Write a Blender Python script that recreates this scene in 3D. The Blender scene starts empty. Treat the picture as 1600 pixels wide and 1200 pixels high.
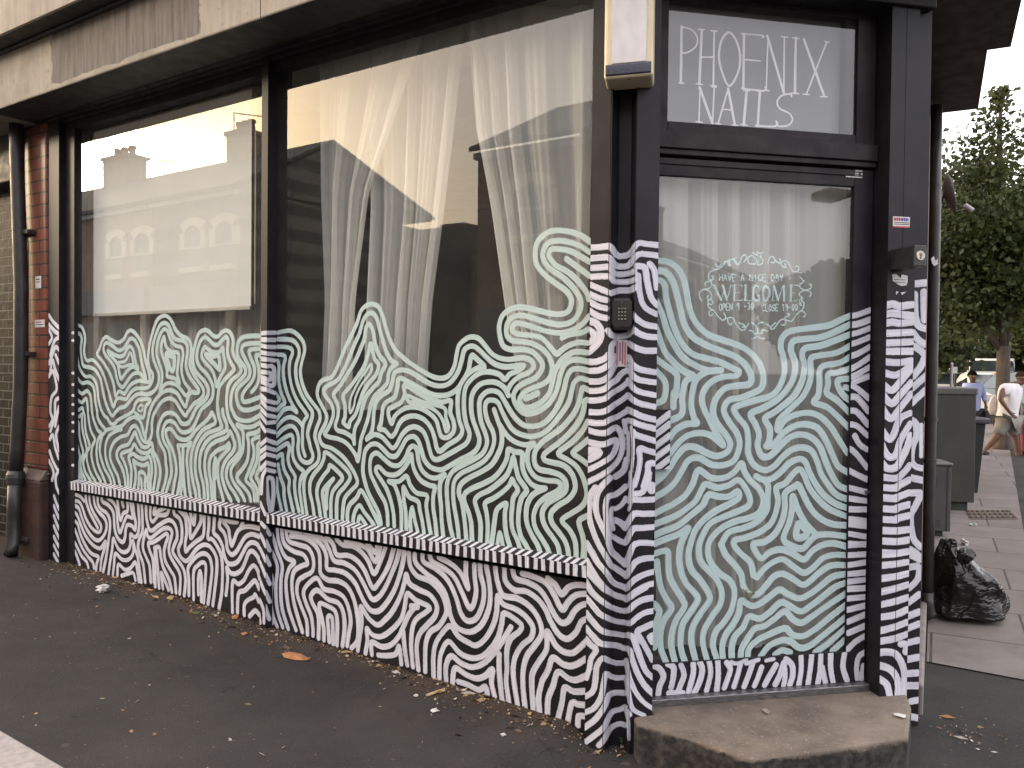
import bpy, bmesh, math, random
import numpy as np
from mathutils import Vector
random.seed(7); np.random.seed(7)
S = bpy.context.scene
COL = S.collection
R = math.radians

# ------------------------------------------------------------------ camera
FPX = 1290.0                                   # focal length in pixels of the 1600 px wide photograph
PITCH, ROLL = R(-1.11), R(0.6)
cF = np.array([0, math.cos(PITCH), math.sin(PITCH)])
_r = np.array([1.0, 0, 0]); _u = np.array([0, -math.sin(PITCH), math.cos(PITCH)])
cR = _r*math.cos(ROLL) + _u*math.sin(ROLL)
cU = _u*math.cos(ROLL) - _r*math.sin(ROLL)
CAM = np.array([0, 0, 1.4])
cd = bpy.data.cameras.new('camera'); cam = bpy.data.objects.new('camera', cd); COL.objects.link(cam)
from mathutils import Matrix
cam.matrix_world = Matrix([[cR[0], cU[0], -cF[0], CAM[0]], [cR[1], cU[1], -cF[1], CAM[1]], [cR[2], cU[2], -cF[2], CAM[2]], [0, 0, 0, 1]])
cd.sensor_fit = 'HORIZONTAL'; cd.sensor_width = 36.0; cd.lens = 36.0*FPX/1600.0
cd.clip_start = 0.05; cd.clip_end = 600
S.camera = cam

# ------------------------------------------------------------------ sky, sun, exposure
SUN_AZ, SUN_EL = R(-84), R(11)
w = bpy.data.worlds.new('World'); S.world = w; w.use_nodes = True
nt = w.node_tree; bg = nt.nodes['Background']
sky = nt.nodes.new('ShaderNodeTexSky'); sky.sky_type = 'NISHITA'; sky.sun_disc = False
sky.sun_elevation = SUN_EL; sky.sun_rotation = SUN_AZ
sky.air_density = 1.0; sky.dust_density = 6.0; sky.ozone_density = 1.0; sky.altitude = 0
hs = nt.nodes.new('ShaderNodeHueSaturation'); hs.inputs['Saturation'].default_value = 1.2; nt.links.new(sky.outputs[0], hs.inputs['Color'])
hz = nt.nodes.new('ShaderNodeMix'); hz.data_type = 'RGBA'; hz.inputs[0].default_value = 0.6; nt.links.new(hs.outputs[0], hz.inputs[6]); hz.inputs[7].default_value = (6.3, 5.75, 5.65, 1)   # thin bright evening haze
nt.links.new(hz.outputs[2], bg.inputs[0]); bg.inputs[1].default_value = 0.15
sl = bpy.data.lights.new('sun', 'SUN'); sl.energy = 0.42; sl.angle = R(10); sl.color = (1.0, 0.87, 0.72)
so = bpy.data.objects.new('sun', sl); COL.objects.link(so)
sd_ = Vector((math.sin(SUN_AZ)*math.cos(SUN_EL), math.cos(SUN_AZ)*math.cos(SUN_EL), math.sin(SUN_EL)))
so.rotation_euler = sd_.to_track_quat('Z', 'Y').to_euler(); so.location = (-20, 0, 20)
S.view_settings.view_transform = 'Standard'; S.view_settings.look = 'None'
S.view_settings.exposure = 2.0; S.view_settings.gamma = 1.0
S.cycles.max_bounces = 8; S.cycles.transparent_max_bounces = 16; S.cycles.glossy_bounces = 3; S.cycles.diffuse_bounces = 3
S.cycles.caustics_reflective = False; S.cycles.caustics_refractive = False

# ------------------------------------------------------------------ measured planes of the corner
def ray(x, y): return cF + cR*((x-800)/FPX) - cU*((y-600)/FPX)
def proj(P):
    v = np.asarray(P, float) - CAM; d = v @ cF
    return np.stack([800 + FPX*(v @ cR)/d, 600 - FPX*(v @ cU)/d], -1)
def onz(x, y, z=0.0):
    d = ray(x, y); return CAM + d*((z-CAM[2])/d[2])
def atdepth(x, y, D): return CAM + ray(x, y)*D
aA, aB, aC = R(56.02), R(78.4), R(27.2)
tA = np.array([-math.sin(aA), math.cos(aA), 0]); nA = np.array([math.cos(aA), math.sin(aA), 0])
tB = np.array([math.sin(aB), math.cos(aB), 0]); nB = np.array([-math.cos(aB), math.sin(aB), 0])
tC = np.array([math.sin(aC), math.cos(aC), 0]); nC = np.array([-math.cos(aC), math.sin(aC), 0])
ZUP = np.array([0, 0, 1.0])
P0 = onz(913.3, 1165, 0.0)                     # foot of the corner pilaster
E1 = P0 - .0814*tA; K = E1 - .049*tA           # pilaster edge; crossing of both shop fronts
WC0 = np.array([1.66, 3.36, 0.0])              # start of the side wall
class Fr:                                      # a frame: u along the wall, d into the wall, z up
    def __init__(s, o, t, n): s.o, s.t, s.n = o, t, n
    def P(s, u, d, z): return s.o + s.t*u + s.n*d + ZUP*z
    def px(s, x, y, d=0.0):
        q = s.o + s.n*d; v = ray(x, y); k = ((q-CAM) @ s.n)/(v @ s.n); P = CAM + v*k
        return (P-s.o) @ s.t, P[2]
A = Fr(P0, tA, nA); B = Fr(K, tB, nB); CW = Fr(WC0, tC, nC)
def gz(x, y):                                  # height of the pavement
    u = (np.array([x, y]) - P0[:2]) @ tA[:2]
    return 0.028*max(0.0, min(u, 9.0)) + 0.05*max(0.0, min(1.0, (u+.02)/.12))

# ------------------------------------------------------------------ mesh helpers
ORI = {}
def link(name, me, parent=None):
    o = bpy.data.objects.new(name, me); COL.objects.link(o)
    if parent is not None: o.parent = parent
    ORI[o.name] = ORI[parent.name] if parent is not None else np.zeros(3)
    return o
def thing(name, label, cat, loc, group=None):
    o = bpy.data.objects.new(name, None); COL.objects.link(o); o.location = [float(v) for v in loc]
    o.empty_display_size = 0.1
    ORI[o.name] = np.array(loc, float); o['label'] = label; o['category'] = cat
    if group: o['group'] = group
    return o
def tag(o, label=None, cat=None, group=None, kind=None):
    if label: o['label'] = label
    if cat: o['category'] = cat
    if group: o['group'] = group
    if kind: o['kind'] = kind
    return o
class MB:
    def __init__(s): s.v = []; s.f = []; s.m = []
    def add(s, V, Fc, mi=0):
        b = len(s.v); s.v += [tuple(map(float, p)) for p in V]
        s.f += [tuple(b+i for i in q) for q in Fc]; s.m += [mi]*len(Fc); return s
    def box(s, fr, u0, u1, d0, d1, z0, z1, mi=0):
        V = [fr.P(u, d, z) for z in (z0, z1) for (u, d) in ((u0, d0), (u1, d0), (u1, d1), (u0, d1))]
        return s.add(V, [(0, 3, 2, 1), (4, 5, 6, 7), (0, 1, 5, 4), (1, 2, 6, 5), (2, 3, 7, 6), (3, 0, 4, 7)], mi)
    def prism(s, pts, z0, z1, mi=0):           # pts: plan points (world xy)
        n = len(pts); z0 = [z0]*n if np.isscalar(z0) else z0; z1 = [z1]*n if np.isscalar(z1) else z1
        V = [(p[0], p[1], z0[i]) for i, p in enumerate(pts)] + [(p[0], p[1], z1[i]) for i, p in enumerate(pts)]
        return s.add(V, [tuple(range(n))[::-1], tuple(range(n, 2*n))] + [(i, (i+1) % n, n+(i+1) % n, n+i) for i in range(n)], mi)
    def tube(s, pts, r, n=10, mi=0, caps=True):
        pts = [np.array(p, float) for p in pts]; r = [r]*len(pts) if np.isscalar(r) else r
        V = []; 
        for i, p in enumerate(pts):
            a = pts[max(i-1, 0)]; b = pts[min(i+1, len(pts)-1)]; t = b-a; t = t/(np.linalg.norm(t)+1e-12)
            h = np.array([0, 0, 1.0]) if abs(t[2]) < .9 else np.array([1.0, 0, 0])
            e1 = np.cross(t, h); e1 /= np.linalg.norm(e1); e2 = np.cross(t, e1)
            V += [p + r[i]*(e1*math.cos(2*math.pi*k/n) + e2*math.sin(2*math.pi*k/n)) for k in range(n)]
        Fc = [(i*n+k, i*n+(k+1) % n, (i+1)*n+(k+1) % n, (i+1)*n+k) for i in range(len(pts)-1) for k in range(n)]
        if caps: Fc += [tuple(range(n))[::-1], tuple(range((len(pts)-1)*n, len(pts)*n))]
        return s.add(V, Fc, mi)
    def lathe(s, c, prof, n=20, mi=0, ax=None): # prof: (radius, height) around axis ax
        ax = np.array([0, 0, 1.0]) if ax is None else np.array(ax, float)/np.linalg.norm(ax)
        h = np.array([1.0, 0, 0]) if abs(ax[2]) > .9 else ZUP
        e1 = np.cross(ax, h); e1 /= np.linalg.norm(e1); e2 = np.cross(ax, e1); V = []
        for (r, z) in prof: V += [np.array(c)+ax*z+r*(e1*math.cos(2*math.pi*k/n)+e2*math.sin(2*math.pi*k/n)) for k in range(n)]
        m = len(prof)
        return s.add(V, [(i*n+k, i*n+(k+1) % n, (i+1)*n+(k+1) % n, (i+1)*n+k) for i in range(m-1) for k in range(n)] + [tuple(range(n))[::-1], tuple(range((m-1)*n, m*n))], mi)
    def build(s, name, mats, parent=None, bevel=0, smooth=False, seg=2):
        me = bpy.data.meshes.new(name)
        o = link(name, me, parent); off = ORI[o.name]
        me.from_pydata([(p[0]-off[0], p[1]-off[1], p[2]-off[2]) for p in s.v], [], s.f); me.update()
        if not isinstance(mats, (list, tuple)): mats = [mats]
        for m in mats: me.materials.append(m)
        if len(mats) > 1: me.polygons.foreach_set('material_index', s.m)
        bm = bmesh.new(); bm.from_mesh(me); bmesh.ops.recalc_face_normals(bm, faces=bm.faces); bm.to_mesh(me); bm.free()
        if smooth: me.polygons.foreach_set('use_smooth', [True]*len(me.polygons))
        if bevel:
            b = o.modifiers.new('bevel', 'BEVEL'); b.width = bevel; b.segments = seg; b.limit_method = 'ANGLE'; b.angle_limit = R(40)
        return o

# ------------------------------------------------------------------ materials
class NG:
    def __init__(s, name):
        s.mat = bpy.data.materials.new(name); s.mat.use_nodes = True; s.t = s.mat.node_tree
        s.t.nodes.clear(); s.out = s.t.nodes.new('ShaderNodeOutputMaterial')
    def n(s, typ, **kw):
        nd = s.t.nodes.new('ShaderNode'+typ)
        for k, v in kw.items():
            if k.startswith('i_'):
                key = k[2:].replace('_', ' ')
                key = int(key) if key.isdigit() else key
                if isinstance(v, bpy.types.NodeSocket): s.t.links.new(v, nd.inputs[key])
                else: nd.inputs[key].default_value = v
            else: setattr(nd, k, v)
        return nd
    def l(s, a, b): s.t.links.new(a, b)
    def math(s, op, a, b=0.0, clamp=False):
        nd = s.t.nodes.new('ShaderNodeMath'); nd.operation = op; nd.use_clamp = clamp
        for i, v in enumerate((a, b)):
            if isinstance(v, bpy.types.NodeSocket): s.l(v, nd.inputs[i])
            else: nd.inputs[i].default_value = v
        return nd.outputs[0]
    def mix(s, f, a, b):
        nd = s.t.nodes.new('ShaderNodeMix'); nd.data_type = 'RGBA'
        for i, v in ((0, f), (6, a), (7, b)):
            if isinstance(v, bpy.types.NodeSocket): s.l(v, nd.inputs[i])
            else: nd.inputs[i].default_value = v if i == 0 else (*v, 1)
        return nd.outputs[2]
    def noise(s, scale, detail=4, vec=None, rough=.55, stretch=None):
        if vec is None: vec = s.n('TexCoord').outputs['Object']
        if stretch is not None:
            mp = s.n('Mapping'); s.l(vec, mp.inputs[0]); mp.inputs['Scale'].default_value = stretch; vec = mp.outputs[0]
        nd = s.n('TexNoise', i_Scale=scale, i_Detail=detail, i_Roughness=rough); s.l(vec, nd.inputs['Vector'])
        return nd.outputs[0]
    def ramp(s, f, a, b, lo=0.0, hi=1.0):
        nd = s.n('MapRange', clamp=True); s.l(f, nd.inputs[0])
        for i, v in zip((1, 2, 3, 4), (a, b, lo, hi)): nd.inputs[i].default_value = v
        return nd.outputs[0]
    def bump(s, h, strength=.3, dist=.01):
        nd = s.n('Bump', i_Strength=strength, i_Distance=dist); s.l(h, nd.inputs['Height']); return nd.outputs[0]
    def pbr(s, col, rough=.5, nrm=None, metal=0.0, spec=.5, coat=0.0, out=True):
        nd = s.n('BsdfPrincipled')
        for k, v in (('Base Color', col), ('Roughness', rough), ('Metallic', metal), ('Specular IOR Level', spec), ('Coat Weight', coat)):
            if isinstance(v, bpy.types.NodeSocket): s.l(v, nd.inputs[k])
            elif k == 'Base Color': nd.inputs[k].default_value = (*v, 1)
            else: nd.inputs[k].default_value = v
        if nrm is not None: s.l(nrm, nd.inputs['Normal'])
        if out: s.l(nd.outputs[0], s.out.inputs[0])
        return nd.outputs[0]
def simple(name, c0, c1=None, scale=8, rough=.5, bump=.0, bscale=60, metal=0.0, spec=.5, stretch=None, detail=5):
    g = NG(name)
    if c1 is None: c1 = tuple(v*.75 for v in c0)
    f = g.ramp(g.noise(scale, detail, stretch=stretch), .35, .65)
    nrm = g.bump(g.noise(bscale, 4), bump, .004) if bump else None
    r = g.ramp(g.noise(scale*2.3, 3), .3, .7, max(rough-.1, .03), min(rough+.1, 1))
    g.pbr(g.mix(f, c0, c1), r, nrm, metal, spec); return g.mat
M = {}
# black gloss joinery paint, worn and dusty
g = NG('black_joinery'); vec = g.n('TexCoord').outputs['Object']
dust = g.ramp(g.noise(5, 6, vec, .65), .45, .75); fl = g.ramp(g.noise(90, 2, vec), .72, .76)
c = g.mix(dust, (.016, .0145, .0165), (.036, .033, .034)); c = g.mix(g.math('MULTIPLY', fl, .25), c, (.2, .18, .16))
g.pbr(c, g.ramp(g.noise(12, 4, vec), .3, .7, .4, .62), g.bump(g.noise(40, 5, vec, stretch=(1, 1, .15)), .2, .004), spec=.22); M['black'] = g.mat
# paint with mural strokes: attribute sd = signed distance to a stroke's edge
def mural(name, base, wa, wb, rough=.48):
    g = NG(name)
    sd = g.n('Attribute', attribute_name='sd').outputs['Fac']; st = g.n('Attribute', attribute_name='st').outputs['Fac']; ac = g.n('Attribute', attribute_name='ac').outputs['Fac']
    vec = g.n('TexCoord').outputs['Object']
    wob = g.math('MULTIPLY', g.math('SUBTRACT', g.noise(110, 3, vec), .5), .0045)
    mask = g.ramp(g.math('ADD', sd, wob), .0007, -.0007)
    cv = g.n('CombineXYZ'); g.l(g.math('MULTIPLY', st, 7.0), cv.inputs[0]); g.l(g.math('MULTIPLY', ac, 260.0), cv.inputs[1])
    streak = g.ramp(g.noise(1.0, 5, cv.outputs[0], .6), .38, .66)
    cv2 = g.n('CombineXYZ'); g.l(g.math('MULTIPLY', st, 3.0), cv2.inputs[0]); g.l(g.math('MULTIPLY', ac, 30.0), cv2.inputs[1])
    s2 = g.ramp(g.noise(1.0, 2, cv2.outputs[0]), .42, .68)
    col = g.mix(g.math('MULTIPLY', g.math('MAXIMUM', streak, g.math('MULTIPLY', s2, .8)), .75), wa, wb)
    thin = g.math('MULTIPLY', g.ramp(g.noise(26, 6, vec, .75), .60, .72), g.ramp(streak, .3, .7)); col = g.mix(g.math('MULTIPLY', thin, .5), col, (.16, .16, .2))
    edge = g.ramp(sd, -.004, -.001); col = g.mix(g.math('MULTIPLY', edge, .35), col, wb)
    dirt = g.ramp(g.noise(9, 6, vec, .7), .52, .8); col = g.mix(g.math('MULTIPLY', dirt, .25), col, (.33, .29, .25))
    bl = g.mix(g.ramp(g.noise(6, 5, vec), .4, .7), base, tuple(v*1.9 for v in base))
    h = g.math('ADD', g.math('MULTIPLY', mask, .6), g.math('MULTIPLY', streak, .35))
    g.pbr(g.mix(mask, bl, col), g.math('ADD', rough, g.math('MULTIPLY', mask, .12)), g.bump(h, .35, .0015), spec=.28); return g.mat
M['mural'] = mural('mural_paint', (.0105, .0098, .0125), (.79, .795, .845), (.42, .435, .54))
# glass: thin pane with reflections, paint on its inner face where a stroke lies
def glass(name, paint=True, refl=1.0, pc=((.63, .78, .755), (.54, .69, .665))):
    g = NG(name); vec = g.n('TexCoord').outputs['Object']
    tr = g.n('BsdfTransparent'); tr.inputs[0].default_value = (.93, .95, .94, 1)
    base = tr.outputs[0]
    haze = g.n('BsdfDiffuse'); haze.inputs[0].default_value = (.5, .52, .5, 1)
    mh = g.n('MixShader'); g.l(g.ramp(g.noise(4, 6, vec, .7), .3, .9, .015, .06), mh.inputs[0]); g.l(base, mh.inputs[1]); g.l(haze.outputs[0], mh.inputs[2]); base = mh.outputs[0]
    if paint:
        sd = g.n('Attribute', attribute_name='sd').outputs['Fac']; st = g.n('Attribute', attribute_name='st').outputs['Fac']; ac = g.n('Attribute', attribute_name='ac').outputs['Fac']
        wob = g.math('MULTIPLY', g.math('SUBTRACT', g.noise(130, 2, vec), .5), .002)
        mask = g.ramp(g.math('ADD', sd, wob), .0005, -.0005)
        cv = g.n('CombineXYZ'); g.l(g.math('MULTIPLY', st, 5.0), cv.inputs[0]); g.l(g.math('MULTIPLY', ac, 160.0), cv.inputs[1])
        streak = g.ramp(g.noise(1.0, 4, cv.outputs[0], .6), .3, .75)
        df = g.n('BsdfDiffuse'); g.l(g.mix(streak, *pc), df.inputs[0])
        tl = g.n('BsdfTranslucent'); tl.inputs[0].default_value = (.5, .62, .58, 1)
        m1 = g.n('MixShader', i_0=.06); g.l(df.outputs[0], m1.inputs[1]); g.l(tl.outputs[0], m1.inputs[2])
        m2 = g.n('MixShader'); g.l(g.math('MULTIPLY', mask, g.ramp(streak, 0, 1, .97, .86)), m2.inputs[0]); g.l(base, m2.inputs[1]); g.l(m1.outputs[0], m2.inputs[2]); base = m2.outputs[0]
    gl = g.n('BsdfGlossy'); gl.inputs['Roughness'].default_value = 0.0
    wv = g.bump(g.noise(1.1, 1, vec), .02, .02); g.l(wv, gl.inputs['Normal'])
    lw = g.n('LayerWeight', i_Blend=.5)        # Schlick's curve, the same from both sides of the pane
    f = g.math('ADD', .043, g.math('MULTIPLY', g.math('POWER', lw.outputs['Facing'], 4.0), .957)); f = g.math('MULTIPLY', g.math('DIVIDE', g.math('MULTIPLY', f, 2.0), g.math('ADD', f, 1.0)), refl, True)
    mx = g.n('MixShader'); g.l(f, mx.inputs[0]); g.l(base, mx.inputs[1]); g.l(gl.outputs[0], mx.inputs[2])
    g.l(mx.outputs[0], g.out.inputs[0]); return g.mat
M['glass'] = glass('shop_glass'); M['doorglass'] = glass('door_glass', True, 1.0, ((.60, .765, .765), (.51, .67, .675))); M['fanglass'] = glass('fanlight_glass', True, 1.0, ((.78, .78, .78), (.6, .6, .61))); M['pane'] = glass('plain_pane', False, 1.0)

# ------------------------------------------------------------------ strokes of the mural, traced from the photograph
# "@k x y s": tile k starts at pixel x,y and is read at s units per pixel; "~w" scales the width of the stroke
W1 = """@f 100 480 6.6667
@g 100 640 6.6667
@h 260 500 8.421
@i 260 640 8.421
f 125,205 150,190 190,215 215,280 220,350 210,430 215,500 240,555 300,550 360,610 410,700 440,790 465,880 490,970 515,1035 550,955 600,950 650,955 700,885 750,848 820,845 875,835 915,780 925,700 890,640 875,560 880,470 895,370 925,260 960,150 1000,105 1045,88 1090,105 1130,160 1160,230 1210,290 1285,325 1320,380 1325,480 1310,590 1340,680 1390,760 1440,830 1455,900 1420,960 1350,1010 1290,1090 1265,1130 1210,1060 1160,980 1100,950 1040,970 990,1020 950,1090 g 930,60 915,150 915,240 890,320 850,340 810,300 780,220 740,170 700,190 660,260 590,285 520,340 482,430 485,520 520,610 560,690 585,795
f 125,265 165,280 185,330 175,420 185,540 205,610 280,630 330,660 380,750 400,850 420,940 450,1040 500,1130 540,1090 580,1050 640,1030 700,960 740,920 800,900 870,908 940,870 980,800 990,710 960,620 932,540 922,460 932,370 962,270 1000,190 1045,165 1090,190 1120,270 1160,330 1240,350 1280,390 1285,480 1270,590 1290,690 1340,770 1400,855 1390,890 1320,890 1290,950 1265,1035 1220,970 1180,900 1110,865 1040,880 980,930 930,1000 895,1080 875,1170 g 860,200 845,290
f 120,345 135,365 130,450 145,560 170,650 220,720 280,722 330,780 350,870 360,960 385,1060 420,1130 g 445,80 480,140 520,150 560,110 620,75 680,45 720,10 f 745,1000 790,962 900,965 850,1040 825,1150 740,1100
f 115,690 150,750 190,790 250,782 300,820 320,900 325,980 345,1080 g 350,80 385,150 432,215 400,270 378,350 372,430 390,520 425,620 470,700 492,765
g 432,215 520,190 600,170 660,110 720,80 770,95 810,160 832,250 850,295
f 115,810 150,870 190,900 240,872 275,920 285,1010 295,1110 g 310,110 350,210 387,250 355,310 340,400 340,480 355,570 390,660 430,755
f 115,915 150,970 190,990 230,952 245,1020 250,1110 g 258,110 280,220 322,310 295,380 285,470 300,560 330,650 382,745
f 120,1020 150,1070 190,1050 205,1100 g 215,60 220,150 230,250 267,375 240,440 238,520 262,620 290,690 325,740
f 120,1120 155,1140 185,1115 g 187,80 187,150 200,250 225,350 237,430 208,510 200,560 218,640 250,700 275,735
g 118,140 148,130 158,190 160,270 180,370 200,445 178,520 172,590 190,660 222,725
g 120,215 125,300 145,400 165,480 158,560 162,640 185,718
g 120,415 130,500 140,590 150,670 160,712
g 115,580 125,650 140,708
f 345,490 370,430 400,350 440,310 500,345 570,368 630,320 660,260 700,242 750,280 800,360 830,450 850,560 880,660 895,740 880,780 790,765 720,790 670,840 630,900 575,875 535,920 520,820 490,720 450,640 400,560 345,490
f 412,450 420,390 450,370 500,400 570,450 630,420 670,350 700,325 740,350 780,430 800,530 820,620 852,742 790,690 730,690 680,740 640,800 608,832 570,800 545,720 530,640 490,570 440,510 412,450
f 455,452 500,480 570,512 620,500 660,430 690,408 720,450 735,520 750,590 772,642 720,620 670,650 630,700 595,745 575,680 560,600 520,540 470,490 455,452
~.8 f 560,580 640,560 690,475 720,590 680,600 600,622 560,580
f 1040,230 1080,250 1110,340 1160,400 1225,420 1240,500 1225,600 1230,700 1260,790 1312,862 1270,920 1220,860 1170,810 1110,790 1050,805 1000,868 1020,760 1020,680 990,580 965,500 968,400 1000,290 1040,230
f 1040,310 1060,400 1110,460 1180,470 1195,520 1185,620 1180,700 1202,795 1150,740 1075,720 1075,660 1050,570 1020,480 1012,410 1040,310
~1.3 f 1065,490 1088,590 1108,645 1138,655 1148,590 1148,520 1100,500 1065,490
~.6 f 792,1022 822,1030 810,1080 770,1068 792,1022
h 345,560 350,440 375,330 402,230 440,160 510,130 570,160 620,210 680,215 730,160 790,138 850,180 880,280 872,400 900,500 955,580 985,660 950,720 870,780 820,850 800,930 790,1050 795,1150 i 820,110 880,220 940,330 965,440 960,560 890,640 820,720 790,810 790,900 830,1000 890,1090 950,1200
h 345,560 375,660 440,740 510,820 550,910 540,1000 480,1080 400,1150 i 330,110 290,170 240,190 190,170 140,90 80,45 0,50 g 1030,70 990,150 975,250 1000,350 1050,450 1060,560 1070,650 1050,770 1020,865
h 510,220 560,260 620,320 680,322 740,260 790,220 810,280 802,400 820,500 870,600 892,650 830,720 760,790 700,880 680,980 670,1100 i 675,0 690,100 720,190 720,240 620,280 540,310 480,370 430,450 400,540 382,640 378,760 390,880 420,1000 440,1180
h 510,220 460,260 420,350 400,450 405,540 450,630 530,710 590,810 615,910 600,1030 540,1110 460,1180 i 380,180 330,260 240,300 170,270 120,190 60,150 0,165 g 1040,180 1025,250 1040,330 1090,420 1110,540 1120,650 1090,770 1060,875
h 505,355 570,400 640,430 710,410 742,362 750,450 770,560 768,640 720,730 690,790 660,875 640,770 600,660 530,580 470,500 470,430 505,355
~1.2 h 520,452 600,480 680,470 700,560 698,650 640,590 570,520 520,452
i 600,40 540,130 440,220 370,290 310,370 240,398 150,370 100,300 50,252 g 1060,225 1080,320 1130,420 1160,530 1170,640 1150,760 1130,885
i 600,40 635,110 642,172 570,220 490,260 430,330 380,420 350,500 328,600 322,720 332,850 352,960 380,1080 390,1170
i 740,0 750,80 790,180 790,270 720,310 620,350 550,400 490,480 452,570 438,680 442,800 470,920 490,1020 500,1190
i 550,1190 540,1000 520,880 502,760 508,650 530,550 580,470 650,420 730,390 800,355 835,285 880,380 900,470 870,560 800,640 750,740 730,850 750,960 790,1080 850,1195
i 600,1190 590,980 570,860 560,740 580,640 630,570 700,520 780,490 820,445 830,500 770,570 700,650 672,740 672,850 690,970 720,1080 750,1195
i 640,1190 630,980 620,860 625,740 645,640 650,740 640,900
h 1240,210 1100,210 1000,230 950,280 930,370 932,460 970,540 1030,620 1040,700 990,770 910,850 870,930 850,1020 850,1130 i 880,40 920,110 1000,145 1110,140 1245,65
h 1240,305 1100,310 1020,330 992,380 1005,450 1060,560 1100,660 1080,760 1000,840 930,920 920,1020 950,1130 1010,1180 1100,1180 1240,1130
h 1240,380 1130,385 1085,410 1110,500 1150,600 1160,700 1130,800 1050,900 1000,990 1010,1070 1080,1070 1160,1040 1240,1012
h 1240,465 1180,465 1190,540 1215,640 1215,760 1190,860 1120,950
i 1245,160 1140,220 1040,230 925,195 1000,270 1012,400 1005,520 970,610 900,700 850,790 860,900 910,1000 980,1090 1030,1195
i 1245,260 1160,310 1070,330 1080,430 1080,550 1060,680 1000,780 930,870 940,930 1010,1010 1080,1100 1110,1195
i 1245,350 1130,400 1150,500 1150,610 1120,720 1080,820 1045,930 1110,1000 1150,1080 1160,1195
i 1245,420 1200,470 1202,570 1190,680 1150,790 1110,890 1140,960 1190,1050 1200,1195
i 1235,520 1240,650 1220,770 1180,880 1220,960 1238,1110
g 530,790 505,690 460,590 432,480 432,380 460,290 520,235 600,205
g 640,805 630,700 600,600 560,520 550,450 590,390 670,360 710,290 740,238 770,310 810,380 860,392 915,352 930,430 970,510 1000,600 1000,700 970,840
g 665,805 665,700 650,610 620,530 592,470 640,440 700,420 730,358 770,420 820,450 870,450 905,425 920,470 950,560 955,650 945,740 930,835
g 692,810 700,700 700,600 682,540 675,490 720,460 760,490 830,512 888,490 910,560 915,650 900,740 900,825
g 730,815 745,720 745,640 722,530 760,560 830,582 875,565 885,650 870,740 880,830
g 772,820 780,740 785,655 830,660 848,700 840,780 850,835
~.8 g 805,720 810,825
g 1185,372 1270,372 1322,345 1290,430 1280,540 1290,650 1300,780 1320,915
g 1185,372 1205,470 1212,580 1212,700 1180,890
~1.1 g 1240,410 1238,560 1245,720 1265,905
g 1230,720 1215,895
"""
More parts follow.
